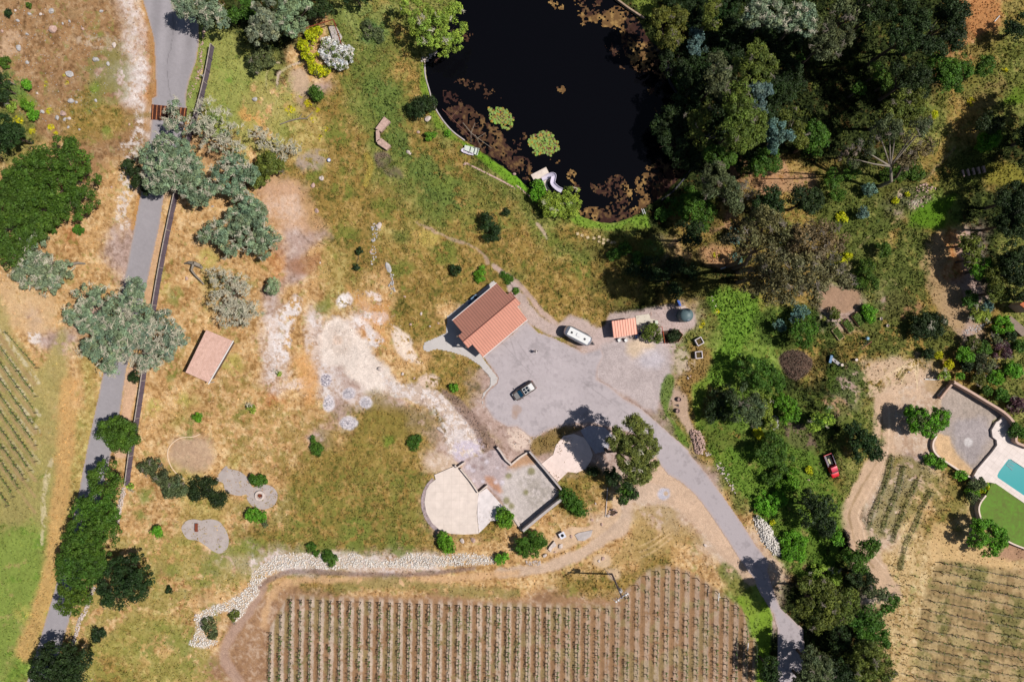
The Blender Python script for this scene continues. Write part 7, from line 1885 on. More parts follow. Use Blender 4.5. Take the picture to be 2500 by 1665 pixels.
for i, (k_, x, y, r, lb) in enumerate(BL):
    p = q(k_, [(x, y, r)])[0]
    boulder(p[0], p[1], p[2], lb, (M_STONEG if k_ == 0 and i % 3 else (M_STONE if i % 2 else M_STONEP)), rot=i * .7, name='tree_stump' if 'stump' in lb else 'boulder', cat='stump' if 'stump' in lb else 'boulder')
a = q(5, [(918, 290)])[0]
boulder(a[0], a[1], 15, 'long flat grey slab rock in the meadow above the white diggings', M_STONEG, ry=9, rot=1.4, flat=.4)
a = q(5, [(1272, 1395)])[0]
boulder(a[0], a[1], 14, 'long pale beam shaped stone beside the gravel track', M_STONE, ry=5, rot=.75, flat=.8)
a = q(1, [(855, 1062)])[0]
for (x, y, r, ry, c_, lb) in ((492, 1060, 14, 16, (176, 168, 180), 'dark grey ash heap, topmost of five'), (652, 1152, 16, 15, (234, 226, 230), 'grey white ash heap right of the topmost'), (510, 1212, 14, 20, (248, 242, 244), 'white ash heap at the left below the dark one'),
                              (765, 1212, 14, 13, (246, 240, 244), 'rightmost pale ash heap of five'), (645, 1352, 22, 16, (240, 232, 236), 'lowest and widest ash heap')):
    p = q(5, [(x, y)])[0]
    pts = [(p[0] + r * math.cos(t_ * math.pi / 4), p[1] + ry * math.sin(t_ * math.pi / 4)) for t_ in range(8)]
    area(pts, (226, 218, 222), 4, 6, .9, .06)
    rocks('ash_heap', pts, 230, .7, 1.5, lb, mat('ash_%d' % c_[0], c_, .95, 0,   .2, 4, c2=(176, 164, 176)), 'heap', int(x), 'thing', heap=.55)
t = thing('stone_counter', 'curved C shaped stone counter of three blocks in the green meadow', 'stone counter', W(938, 328, 0))
for pts, nm in ((q(1, [(890, 798), (932, 832), (868, 902), (830, 880)]), 'end_block'), (q(1, [(833, 892), (855, 890), (860, 960), (835, 972)]), 'curved_block'), (q(1, [(838, 962), (870, 945), (934, 995), (906, 1026), (845, 985)]), 'end_block')):
    MB().prism(wp(pts, .9), 0, .9).build(nm, M_STONEP, t, .03)
def small_boat():
    f = zc(1110, 340, 26.14)
    P = [W(*p[:2], .55) for p in f([(650, 380), (1580, 600), (1450, 1040), (600, 680)])]
    A, B, C_, D = [Vector(p) for p in P]
    c = (A + B + C_ + D) / 4
    root = thing('rowing_boat', 'flat bottomed pale green jon boat with benches drawn up on the pond bank', 'boat', (c.x, c.y, 0))
    m = mat('pale_green_hull', (220, 226, 214), .6, 0, .06)
    z0 = .12
    low = [c + (p - c) * .84 for p in (A, B, C_, D)]
    mb = MB()
    inn = [c + (p - c) * .93 for p in (A, B, C_, D)]
    inl = [c + (p - c) * .80 for p in (A, B, C_, D)]
    def at(v, z): return (v.x, v.y, z)
    vs = [at(p, .55) for p in (A, B, C_, D)] + [at(p, z0) for p in low] + [at(p, .55) for p in inn] + [at(p, z0 + .04) for p in inl]
    fs = []
    for i in range(4):
        j = (i + 1) % 4
        fs += [(i, j, 4 + j, 4 + i), (i, 8 + i, 8 + j, j), (8 + i, 12 + i, 12 + j, 8 + j)]
    fs += [(4, 5, 6, 7), (15, 14, 13, 12)]
    mb.add(vs, fs).build('hull', m, root)
    for s0, s1 in ((0.02, .34), (.44, .56), (.76, .86)):
        a, b = inn[0].lerp(inn[1], s0), inn[0].lerp(inn[1], s1)
        e, g = inn[3].lerp(inn[2], s1), inn[3].lerp(inn[2], s0)
        MB().prism([(v.x, v.y) for v in (a, b, e, g)], .42, .50).build('bench', m, root)
    f2 = f([(420, 640), (560, 560), (900, 740), (1200, 880), (1200, 1040), (900, 990), (540, 860), (400, 760)])
    c = W(1110 + 800 / 26.1, 340 + 820 / 26.1, .3)
    r2 = thing('dinghy', 'slim lilac white dinghy lying against the side of the jon boat', 'boat', (c[0], c[1], 0))
    P2 = wp(f2, .42)
    cc = np.mean(np.array(P2), axis=0)
    low = [(cc[0] + (p[0] - cc[0]) * .6, cc[1] + (p[1] - cc[1]) * .6, .08) for p in P2]
    inn = [(cc[0] + (p[0] - cc[0]) * .82, cc[1] + (p[1] - cc[1]) * .7, .42) for p in P2]
    inl = [(cc[0] + (p[0] - cc[0]) * .62, cc[1] + (p[1] - cc[1]) * .5, .2) for p in P2]
    MB().loft([low, [(p[0], p[1], .42) for p in P2], inn, inl]).build('hull', mat('lilac_hull', (226, 216, 232), .6), r2)
small_boat()
zs = zc(1270, 390, 14.254)
t = thing('swimming_platform', 'sand coloured concrete swimming platform at the south end of the pond', 'platform', W(1303, 425, 0))
for pts, z1 in ((zs([(370, 530), (900, 260), (1010, 480), (1010, 520), (710, 640), (590, 690), (760, 790), (700, 830), (500, 760)]), .62), (zs([(760, 790), (1060, 620), (1075, 640), (935, 780), (940, 880), (1080, 1110), (900, 1060), (860, 900)]), .60)):
    MB().prism(wp(pts, z1), -1.6, z1).build('deck', M_CONC, t)
root = thing('water_slide', 'curving white water slide beside the pond platform', 'slide', W(1350, 445, 0))
path = [(*zs([p])[0][:2], z_) for p, z_ in (((760, 690), .35), ((930, 610), .5), ((1080, 545), .8), ((1170, 560), 1.1), ((1150, 690), 1.35), ((1130, 820), 1.6), ((1210, 930), 1.9), ((1330, 1030), 2.2), ((1450, 1090), 2.4))]
path = smooth_poly(path, False, 4)
P3 = [Vector(W(p[0], p[1], p[2])) for p in path]
rings = []
for i, p in enumerate(P3):
    d = (P3[min(i + 1, len(P3) - 1)] - P3[max(i - 1, 0)]); d.z = 0; d.normalize()
    n = Vector((-d.y, d.x, 0))
    hw = .46
    rings.append([tuple(p + n * a + Vector((0, 0, b))) for a, b in ((hw, .32), (hw - .07, .32), (hw * .6, .03), (0, 0), (-hw * .6, .03), (-hw + .07, .32), (-hw, .32), (-hw * .65, -.05), (0, -.09), (hw * .65, -.05))])
MB().loft(rings).build('chute', mat('slide_white', (232, 222, 240), .45, 0, .03), root)
for i in (6, 14, 22, 30):
    p = P3[i]; MB().tube((p.x, p.y, -1.2), (p.x, p.y, p.z - .05), .07).build('leg', M_STONEG, root)
a, b, c_ = [W(*p, WZ + .1) for p in q(1, [(1287, 748), (1490, 945), (1390, 758)])]
m_ = W(*q(1, [(1350, 805)])[0], WZ + .1)
t = thing('floating_pipe', 'long reddish pipe with a side arm lying in the pond shallows', 'pipe', (a[0], a[1], WZ))
MB().tube(a, b, .06).build('long_pipe', mat('red_pipe', (126, 84, 72), .7), t); MB().tube(m_, c_, .05).build('side_pipe', MATS['red_pipe'], t)
t = thing('pond_ladder', 'white two railed ladder standing in the lower right rim of the pond', 'ladder', W(1571, 516, 0))
for x in (1566, 1571): MB().tube(W(x, 510, .5), W(x + 5, 523, .7), .06).build('rail', M_WHITE, t)
MB().tube(W(1567, 513, .3), W(1574, 513, .3), .04).tube(W(1569, 519, .3), W(1577, 519, .3), .04).build('rung', M_WHITE, t)
wallrun('pond_wall', q(2, [(1085, 480), (1110, 560), (1160, 640), (1240, 740)]), .25, -1.5, .35, 'dark low retaining wall along the shaded east bank of the pond', M_DARK)
wallrun('pond_wall', q(2, [(1290, 1110), (1200, 1230), (1130, 1310), (1050, 1370)]), .25, -1.5, .4, 'dark low retaining wall along the lower right bank of the pond', M_DARK)
wallrun('pond_wall', q(2, [(740, -10), (820, 50), (880, 90), (935, 125)]), .3, -1.5, .4, 'brown timber retaining wall at the top right bank of the pond', M_WOOD)
wallrun('pond_kerb', smooth_poly(q(1, [(1168, 440), (1172, 520), (1200, 620), (1230, 720), (1290, 820), (1360, 900), (1440, 960)]), False, 4), .22, -.9, .06, 'thin pale concrete rim around the west bank of the pond', M_CONCG, 'kerb')
wallrun('path_edge', smooth_poly(q(1, [(1440, 1110), (1520, 1150), (1600, 1190), (1700, 1240), (1792, 1290)]) + q(2, [(60, 1270), (150, 1345)]), False, 4), .3, -.1, .12, 'rough stone path edge running along the south bank', M_STONEP, 'kerb')
def lilies(pts, n, label, seed):
    rng = np.random.RandomState(seed)
    pp = smooth_poly(pts)
    P = []
    xs = [p[0] for p in pp]; ys = [p[1] for p in pp]
    while len(P) < n:
        c = rng.rand(200, 2) * [max(xs) - min(xs), max(ys) - min(ys)] + [min(xs), min(ys)]
        d = sdf(pp, c[:, 0].astype(np.float32), c[:, 1].astype(np.float32)) + 26 * (fbm(c[:, 0], c[:, 1], 14, 4, 3, .8) - .42)
        P += [tuple(c[i]) for i in range(200) if d[i] < 0]
    V, F, Cc = [], [], []
    for i, (x, y) in enumerate(P[:n]):
        r = rng.uniform(.14, .26); z = WZ + .06 + rng.rand() * .16
        w = W(x, y, z); tx, ty = rng.normal(0, .12, 2)
        V += [(w[0], w[1], z + .02)] + [(w[0] + r * math.cos(a_), w[1] + r * math.sin(a_), z + r * (tx * math.cos(a_) + ty * math.sin(a_))) for a_ in np.arange(6) * math.pi / 3]
        F += [(7 * i, 7 * i + 1 + j, 7 * i + 1 + (j + 1) % 6) for j in range(6)]
        e = rng.rand()
        col = alb((176, 146, 60) if e < .18 else ((120, 84, 60) if e < .3 else (150, 172, 84)), K / 1.1)
        Cc += [[v * rng.uniform(.75, 1.2) for v in col]] * 7
    tag(link('lily_pads', raw_mesh('lily_pads', V, F, LEAF_M, np.array(Cc))), label, 'water lilies', 'water lily islands', 'stuff')
lilies(q(1, [(1600, 750), (1660, 730), (1760, 760), (1775, 820), (1740, 880), (1680, 880), (1610, 820)]), 300, 'left island of green lily pads in the dark pond', 3)
lilies(q(2, [(140, 980), (190, 910), (280, 900), (345, 960), (345, 1010), (280, 1065), (190, 1050)]), 470, 'right island of green and yellow lily pads in the dark pond', 4)
zf = zc(700, 30, 9.222)
t = thing('pergola', 'rusty steel post and beam frame overgrown by yellow and white shrubs', 'pergola', W(787, 75, 0))
pa, pb, pc, pd = [W(*p, 2.6) for p in zf([(400, 370), (1045, 170), (1220, 700), (1060, 600)])]
MB().tube(pa, pb, .1).tube(pb, pc, .1).build('beam', M_RUST, t)
for p in (pa, pb, pc): MB().tube((p[0], p[1], 0), p, .09).build('post', M_RUST, t)
slab('patio', zf([(930, 330), (1100, 300), (1250, 560), (1200, 680), (1000, 620)]), .08, .1, M_CONCG, kind='structure')
zk = zc(400, 1040, 4.6125)
P_A = paving('grey_terrace', (192, 178, 172), None, 2.2, 2.2, .3, .6)
slab('patio', zk([(595, 610), (620, 540), (700, 450), (730, 480), (850, 510), (940, 580), (965, 640), (1010, 690), (1090, 660), (1200, 670), (1270, 740), (1275, 820), (1230, 900), (1120, 940), (1000, 900), (940, 830), (930, 770), (850, 785), (740, 760), (690, 720), (665, 640)]),
     .08, .1, P_A, kind='structure', sm=True)
slab('patio', zk([(215, 1200), (200, 1140), (250, 1070), (330, 1048), (420, 1060), (530, 1048), (630, 1080), (700, 1180), (730, 1280), (710, 1380), (640, 1432), (560, 1410), (460, 1340), (380, 1290), (270, 1270)]), .08, .1, P_A, kind='structure', sm=True)
a = W(*zk([(1080, 785)])[0], .4)
t = thing('fire_pit', 'round white ringed fire pit on the lower grey terrace', 'fire pit', (a[0], a[1], .08))
MB().lathe((a[0], a[1], .08), [(.95, 0), (.95, .40), (.55, .44), (.50, .1), (.001, .1)], 28).build('ring', M_STONE, t)
MB().lathe((a[0], a[1], .2), [(.34, 0), (.34, .26), (.26, .28), (.24, .1), (.001, .1)], 18).build('bowl', M_RUST, t)
a = W(*zk([(366, 1143)])[0], .45)
t = thing('bench', 'small rust brown bench on the bean shaped slab', 'bench', (a[0], a[1], .08))
MB().box((a[0], a[1], .46), (.58, 1.55, .07)).build('seat', M_RUST, t, .01)
for dx in (-.22, .22):
    for dy in (-.65, .65): MB().box((a[0] + dx, a[1] + dy, .25), (.07, .07, .36)).build('leg', M_RUST, t)
wallrun('garden_kerb', smooth_poly(zk([(410, 90), (330, 120), (200, 130), (110, 180), (50, 260), (45, 360), (90, 470), (160, 550), (230, 600)]), False, 5), .16, -.05, .16, 'thin cream curved kerb around the bare patch', mat('cream_kerb', (246, 214, 180), .8), 'kerb')
zt_ = zc(1020, 1080, 6.197)
P_T = paving('cream_terrace', (240, 222, 210), None, 1.55, 1.55, .0, .25, (208, 190, 182))
slab('terrace', zt_([(250, 490), (550, 360), (640, 400), (915, 765), (905, 900), (890, 1060), (920, 1380), (700, 1390), (500, 1380), (330, 1320), (210, 1210), (130, 1060), (100, 900), (130, 720), (180, 630), (270, 560)]), .25, .3, P_T, kind='structure')
slab('terrace', zt_([(920, 768), (1040, 690), (1300, 980), (1430, 1130), (1400, 1180), (1110, 1185), (990, 1310), (925, 1370), (900, 1100), (905, 900)]), .15, .2, mat('pale_terrace', (236, 224, 222), .9, 0, .1, .8), kind='structure')
wallrun('terrace_edge', smooth_poly(zt_([(250, 560), (165, 650), (110, 760), (85, 900), (110, 1060), (190, 1210), (310, 1330)]), False, 4), .9, -.05, .14, 'crumbling grey apron around the west rim of the great terrace', mat('crumbled_concrete', (180, 160, 160), .95, 0, .3, 2.5), 'kerb')
PIT = zt_([(1690, 180), (2150, 760), (1590, 1310), (1430, 1120), (1300, 960), (1240, 830), (1060, 680), (1020, 620), (900, 700), (660, 400), (780, 240), (1200, 100), (1390, 370)])
area(PIT, (196, 178, 178), 3, 3, .95, .02, sm=False)
area(zt_([(1400, 370), (1680, 180), (2100, 740), (1600, 1250), (1420, 1100), (1250, 800)]), (204, 192, 186), 8, 8, .9, .03)
area(zt_([(1600, 550), (1900, 560), (2050, 720), (1800, 1000), (1650, 900)]), (164, 154, 142), 20, 20, .6, .03, .42, 16)
area(zt_([(1350, 380), (1650, 150), (1790, 300), (1600, 350), (1450, 420)]), (186, 140, 100), 8, 10, .85, .04)
for (x, y, r) in ((1370, 500, 8), (1720, 430, 9), (1330, 880, 9), (1420, 960, 7), (1640, 750, 6)):
    p = zt_([(x, y)])[0]; blob(p[0], p[1], r, (134, 128, 80), soft=4, rough=5, op=.8)
area(zt_([(600, 0), (960, 0), (960, 220), (800, 240), (640, 300), (560, 200)]), (206, 192, 206), 8, 10, .8, .02, .4, 10)
area(zt_([(1010, 520), (1130, 520), (1260, 700), (1240, 780), (1060, 640)]), (196, 140, 104), 6, 8, .8)
for i in range(16):
    x, y = random.Random(i).uniform(700, 1300), random.Random(i + 50).uniform(150, 620)
    p = zt_([(x, y)])[0]; blob(p[0], p[1], 5, (150, 124, 120) if i % 2 else (232, 222, 232), soft=3, rough=6, op=.6)
wallrun('concrete_wall', zt_([(1200, 75), (1260, 150), (1330, 260), (1425, 345)]), .3, -.1, 1.1, 'short pale wall casting a black shadow above the pit', M_STONE)
wallrun('concrete_wall', zt_([(1690, 140), (1930, 420), (2175, 715)]), .28, -.1, 1.5, 'north east wall of the square concrete pit', M_CONCG)
wallrun('concrete_wall', zt_([(2190, 850), (1900, 1080), (1590, 1340)]), .5, -.1, 1.7, 'south east wall of the square concrete pit with jagged top', M_CONCG)
wallrun('concrete_wall', zt_([(1690, 135), (1540, 230), (1400, 350)]), .3, -.1, .6, 'low north west wall of the square concrete pit', M_CONC)
wallrun('concrete_wall', zt_([(560, 345), (590, 385), (710, 300)]), .22, -.1, .9, 'little corner wall at the top of the great terrace', M_CONC)
wallrun('concrete_wall', zt_([(645, 400), (800, 590), (915, 765), (1055, 650)]), .22, -.1, .95, 'angled wall between the great terrace and the rubble', M_CONC)
slab('step', zt_([(1430, 1130), (1470, 1110), (1590, 1330), (1570, 1350)]), .3, .4, M_STONE, 'white sloping kerb at the south corner of the pit', 'kerb')
P_R = paving('rosy_terrace', (250, 226, 216), None, 2.4, 2.4, .6, .3, (212, 186, 186))
slab('terrace', q(6, [(310, 1568), (330, 1500), (380, 1440), (450, 1425), (520, 1450), (560, 1510), (580, 1568)]) + q(10, [(565, 60), (530, 110), (470, 138), (410, 130), (340, 200), (230, 75), (300, 20)]), .1, .14, P_R, kind='structure')
slab('terrace', q(6, [(495, 1400), (560, 1368), (660, 1380), (720, 1440), (680, 1540), (600, 1560), (540, 1480)]), .06, .1, mat('grey_slab', (188, 182, 190), .9, 0, .1), kind='structure')
rocks('stone_edging', q(6, [(140, 1480), (230, 1420), (330, 1380), (430, 1362), (540, 1365)]), 120, 1.3, 2.6, 'curved row of stones between the court and the round terrace', M_STONE, 'stones', 41, 'thing', width=5)
area(q(6, [(160, 1500), (260, 1420), (400, 1370), (520, 1380), (460, 1420), (360, 1440), (300, 1530), (200, 1568)]), (140, 116, 72), 6, 8, .9, .15)
area(q(6, [(0, 1380), (150, 1440), (140, 1500), (60, 1540), (0, 1500)]), (224, 200, 184), 6, 10, .9, .06, .35, 8)
slab('slab', q(10, [(458, 562), (480, 548), (580, 528), (568, 570), (520, 602), (480, 600)]), .14, .16, M_CONCG, 'half round pale slab beside the sandy track', 'slab')
a = W(*q(10, [(372, 565)])[0], .75)
t = thing('stone_table', 'white square stone table with a dark ring on top', 'table', (a[0], a[1], 0), rz=.5)
MB().box((0, 0, .72), (1.15, 1.15, .12)).build('table_top', mat('blue_white_stone', (232, 232, 244), .7), t, .02, local=True)
MB().box((0, 0, .33), (.5, .5, .66)).build('base', M_STONEG, t, local=True)
MB().lathe((0, 0, .78), [(.3, 0), (.3, .05), (.2, .05), (.2, 0)], 18).build('ring', M_DARK, t, local=True)
t = thing('stone_bench', 'pale angular stone bench beside the large green bush', 'bench', W(1351, 1328, 0))
MB().prism(wp(zc(1280, 1290, 9.058)([(660, 280), (720, 380), (620, 440), (590, 520), (530, 460), (560, 400)]), .5), 0, .5).build('seat', M_STONE, t)
t = thing('fire_ring', 'ring of rusty stones around a burnt hollow beside the sandy track', 'fire ring', W(1495, 1252, 0))
for i in range(9):
    a_ = i * .7
    p = W(1496 + 9 * math.cos(a_), 1250 + 7 * math.sin(a_), 0)
    vs, fs = rock_verts(np.random.RandomState(i), (.3, .22, .25), 1, .9)
    MB().add([(p[0] + v[0], p[1] + v[1], .15 + v[2]) for v in vs], fs).build('stone', M_STONEP if i % 3 else M_DARK, t)
blob(1496, 1250, 9, (70, 54, 46), soft=2, rough=2, op=.9)
wallrun('garden_kerb', q(10, [(682, 240), (676, 330), (668, 440)]), .14, -.05, .2, 'thin pale kerb line right of the dry grass by the pit', M_STONE, 'kerb')
zu = zc(1370, 1350, 10.453)
HP = 12.2
b0 = W(*zu([(1295, 530)])[0], 0)
t = thing('utility_pole', 'tall grey utility pole with crossarm and transformer at the vineyard edge', 'utility pole', (b0[0], b0[1], 0))
MB().tube((b0[0], b0[1], -.3), (b0[0], b0[1], HP), .19, .13, 12).build('pole', mat('pole_wood', (150, 140, 146), .85), t)
ca, cb = W(*zu([(1470, 1235)])[0], HP - .4), W(*zu([(1725, 1060)])[0], HP - .4)
cm = ((ca[0] + cb[0]) / 2, (ca[1] + cb[1]) / 2)
dx, dy = b0[0] - cm[0], b0[1] - cm[1]
MB().tube((ca[0] + dx, ca[1] + dy, HP - .4), (cb[0] + dx, cb[1] + dy, HP - .4), .08).build('crossarm', mat('pale_crossarm', (196, 192, 204), .7), t)
for k_ in (-.1, .12, .88, 1.05):
    x_, y_ = ca[0] + dx + (cb[0] - ca[0]) * k_, ca[1] + dy + (cb[1] - ca[1]) * k_
    MB().lathe((x_, y_, HP - .38), [(.07, 0), (.15, .1), (.07, .18), (.13, .28), (.001, .34)], 12).build('insulator', M_WHITE, t)
    MB().tube((x_ - .35, y_ + .2, HP - .6), (x_ + .3, y_ - .25, HP - .35), .05).build('cutout', mat('porcelain', (214, 208, 224), .4), t)
MB().lathe((b0[0] + .05, b0[1] + .42, HP - 3.0), [(.32, 0), (.34, .1), (.34, .95), (.22, 1.1), (.001, 1.12)], 18).build('transformer', M_STONEG, t)
MB().tube((b0[0], b0[1], HP - 1.2), (ca[0] + dx + .3, ca[1] + dy + .2, HP - .45), .035).build('brace', M_DARK, t)
a, b = W(*zu([(1110, 400)])[0], 0), W(*zu([(1400, 765)])[0], 4.3)
t = thing('service_mast', 'thin white slanting mast leaning beside the utility pole', 'mast', (a[0], a[1], 0))
MB().tube(a, b, .05, .06).build('tube', mat('galvanised', (214, 206, 222), .5), t)
for k_, x, y, lb, tp in ((10, 1440, 985, 'white T topped irrigation riser among the vines near the lane', 1), (10, 1640, 1325, 'white standpipe in the last vine row beside the green strip', 0)):
    p = q(k_, [(x, y)])[0]; a = W(p[0], p[1], 2.2)
    t = thing('standpipe', lb, 'pipe', (a[0], a[1], 0))
    MB().tube((a[0], a[1], 0), (a[0], a[1], 2.2), .06).build('riser', M_WHITE, t)
    MB().tube((a[0] - .05, a[1] - .7, 2.2), (a[0] + .1, a[1] + .75, 2.2), .08).build('crossbar', M_WHITE, t)
    if tp: MB().tube((a[0], a[1], 2.2), (a[0] + .4, a[1], 2.2), .06).build('spout', M_WHITE, t)
rngv = np.random.RandomState(77)
WIRE = mat('trellis_wire', (150, 146, 146), .5, .5)
STAKE = mat('steel_stake', (86, 74, 66), .7, .3, .2)
def trellis(pts, label, group, step=6.2, hh=1.35, first=True, wires=True):
    A = [W(p[0], p[1], 0) for p in pts]
    t = thing('vine_trellis', label, 'vine trellis', A[0], group)
    seg = []
    tot = sum(math.dist(a, b) for a, b in zip(A[:-1], A[1:])); nn = max(1, int(tot / step))
    for a, b in zip(A[:-1], A[1:]):
        for z in (.8, hh - .05): seg.append((a[0], a[1], z, b[0], b[1], z, .012, .012))
    v, f = tubes_mesh(seg, 3)
    link('wire', raw_mesh('wire', v - np.array(A[0]), f, WIRE), t)
    v, f = tubes_mesh([(0, 0, -.1, 0, 0, hh, .05, .05)], 5)
    pm = raw_mesh('post', v, f, STAKE)
    acc = 0; k_ = 0
    for a, b in zip(A[:-1], A[1:]):
        L = math.dist(a, b)
        while k_ * tot / nn <= acc + L + 1e-6 and k_ <= nn:
            s_ = (k_ * tot / nn - acc) / L
            o = link('post', pm, t, (a[0] + (b[0] - a[0]) * s_ - A[0][0], a[1] + (b[1] - a[1]) * s_ - A[0][1], 0))
            if k_ == 0: o.scale = (1.5, 1.5, 1.12)
            k_ += 1
        acc += L
    return t
def vine_proto(i, leafn, spread=.5):
    rng = np.random.RandomState(400 + i)
    seg = [(0, 0, -.05, .02, 0, .75, .07, .055)]
    p = np.array([.02, 0, .75])
    for s_ in (1, -1):
        e = p + np.array([rng.normal(0, .05), s_ * spread, rng.normal(.03, .04)])
        seg.append((*p, *e, .05, .035))
        for j in range(3):
            m = p + (e - p) * rng.uniform(.2, 1)
            seg.append((*m, *(m + np.array([rng.normal(0, .12), rng.normal(0, .08), rng.uniform(.2, .45)])), .02, .01))
    v, f = tubes_mesh(seg, 4)
    wood = raw_mesh('stem', v, f, BARK_M)
    c = np.stack([rng.normal(0, .16, leafn), rng.uniform(-spread, spread, leafn), rng.uniform(.7, 1.25, leafn)], 1)
    nn = rng.normal(size=(leafn, 3)); nn[:, 2] = np.abs(nn[:, 2]) + .4; nn /= np.linalg.norm(nn, axis=1, keepdims=True)
    col = np.array(alb((98, 128, 50), K / 1.3)) * rng.uniform(.6, 1.25, (leafn, 1))
    lv, lf, lc = leaves_mesh(c, nn, .19, col, rng)
    return wood, raw_mesh('leaves', lv, lf, LEAF_M, lc), (v, f, lv, lf, lc)
PROT = [vine_proto(i, n) for i, n in enumerate((16, 8, 22, 5, 12))]
spots = []
for i in range(-2, 48):
    x0 = row_x(i, 1500)
    y0 = vtop(x0)
    if not (650 < x0 < 1845): continue
    pts = [(row_x(i, y0) + 6, y0 + 4), (row_x(i, 1700) + 6, 1700)]
    rn = i + 2
    trellis(pts, 'vine trellis, %s row from the left of the lower vineyard' % ordn(rn), 'trellis rows of the lower vineyard')
    y = y0 + 10; k_ = 0
    while y < 1690:
        if rngv.rand() < (.93 if x0 < 1450 else .8):
            spots.append((row_x(i, y) + 6 + rngv.normal(0, .5), y + rngv.normal(0, 1), rn, k_))
        k_ += 1
        y += 15.4 if x0 > 1450 else 11.5
spots.sort(key=lambda s_: math.hypot(s_[0] - 1250, s_[1] - 832))
for n_, (x, y, rn, k_) in enumerate(spots[:300]):
    a = W(x, y, 0)
    wd, lf_, _ = PROT[(n_ * 7 + rn) % 5]
    t = thing('grape_vine', '%s vine from the top in the %s row of the lower vineyard' % (ordn(k_), ordn(rn)), 'grape vine', a, 'grape vines of the lower vineyard', rngv.normal(0, .1))
    sc = rngv.uniform(.85, 1.15) * (1 if x < 1450 else .85); t.scale = (sc, sc, sc)
    link('stem', wd, t); link('leaves', lf_, t)
def vine_stuff(S, label, name, sc0=1.0):
    wv, wf, lv, lf_, lc = [], [], [], [], []
    nw = nl = 0
    for n_, s_ in enumerate(S):
        x, y, rz = s_[0], s_[1], (s_[2] if len(s_) == 3 else 0)
        v, f, a, b, c = PROT[n_ % 5][2]
        sc = rngv.uniform(.8, 1.15) * sc0; o = np.array(W(x, y, 0))
        cs, sn = math.cos(rz), math.sin(rz); R_ = np.array([[cs, sn, 0], [-sn, cs, 0], [0, 0, 1]])
        wv.append(v @ R_ * sc + o); wf.append(f + nw); nw += len(v)
        lv.append(a @ R_ * sc + o); lf_.append(b + nl); nl += len(a); lc.append(c)
    o = tag(link(name, raw_mesh(name, np.concatenate(wv), np.concatenate(wf), BARK_M)), label, 'grape vines', None, 'stuff')
    link('leaves', raw_mesh('leaves', np.concatenate(lv), np.concatenate(lf_), LEAF_M, np.concatenate(lc)), o)
vine_stuff([s_[:2] for s_ in spots[300:]], 'remaining young vines in the long rows of the lower vineyard', 'grape_vines')
S = []
GR = 'trellis rows of the right hand vineyard'
TR = [q(11, [(880, 20), (850, 170), (800, 300), (750, 410), (725, 520)]), q(11, [(960, 90), (930, 240), (890, 340), (850, 430), (815, 545)]), q(11, [(1060, 185), (1010, 290), (960, 400), (925, 490), (890, 600)]),
      q(11, [(1150, 265), (1090, 380), (1050, 480), (1010, 560), (975, 640), (940, 790)])]
for i, p in enumerate(TR):
    line(p, 11, (96, 98, 54), 4, 4, .75, .14, .36, 9)
    trellis(p, 'short bent vine trellis by the dirt track, %s of four from the track' % ORD[i], GR, 3.0)
    for a, b in zip(p[:-1], p[1:]):
        L = math.dist(a, b); an = math.atan2(-(b[1] - a[1]), b[0] - a[0]) - math.pi / 2
        for k_ in range(int(L / 9)): S.append((a[0] + (b[0] - a[0]) * (k_ + .3) * 9 / L, a[1] + (b[1] - a[1]) * (k_ + .3) * 9 / L, an))
for i in range(15):
    y0 = 1372 + 23 * i
    xs = 2296 - 3.2 * i if i < 4 else 2270 - 8 * (i - 4) if i < 9 else 2238
    if i > 11: xs = 2225
    pts = [(xs, y0), (2560, y0 + .19 * (2560 - xs))]
    trellis(pts, 'vine trellis, %s row from the top of the slanting right hand vineyard' % ordn(i), GR)
    for k_ in range(int((2540 - xs) / 18)): S.append((xs + 8 + 18 * k_ + rngv.normal(0, 1.5), y0 + .19 * (8 + 18 * k_) + rngv.normal(0, 1.6), rngv.choice([-1.76, -1.76, .2])))
for i in range(12):
    for j in range(3):
        x, y = 2178 + 24 * j + 7 * (i % 2) - 2 * i, 1380 + 24 * i
        if rngv.rand() < .75: S.append((x, y, 1.2))
vine_stuff(S, 'young vines of the right hand vineyard beside the pool property', 'grape_vines', .72)
S = []
for i in range(11):
    o = i * 39.5
    e = (94 - (0 if i < 6 else (i - 5) * 14), 928 + o - (0 if i < 6 else (i - 5) * 18))
    if i == 0: pts = [(20, 812), (55, 852), (97, 898)]
    else: pts = [(-40, 787 + o - 46), (30, 846 + o - 6), e]
    trellis(pts, 'slanting vine trellis, %s from the top of the left edge vineyard' % ordn(i), 'trellis rows of the left edge vineyard', 5.0)
    for a, b in zip(pts[:-1], pts[1:]):
        L = math.dist(a, b); an = math.atan2(-(b[1] - a[1]), b[0] - a[0]) - math.pi / 2
        for k_ in range(int(L / 10)): S.append((a[0] + (b[0] - a[0]) * k_ * 10 / L, a[1] + (b[1] - a[1]) * k_ * 10 / L, an))
vine_stuff(S, 'low green vines of the left edge vineyard', 'grape_vines', .8)
zg = zc(2000, 700, 7.838)
WB = mat('pale_timber', (206, 170, 136), .8, 0, .12, 3)
BEDS = [[(235, 835), (345, 750), (490, 960), (385, 1040)], [(428, 690), (535, 608), (690, 810), (580, 900)], [(615, 560), (720, 480), (880, 680), (765, 770)], [(805, 400), (900, 330), (1060, 530), (960, 620)]]
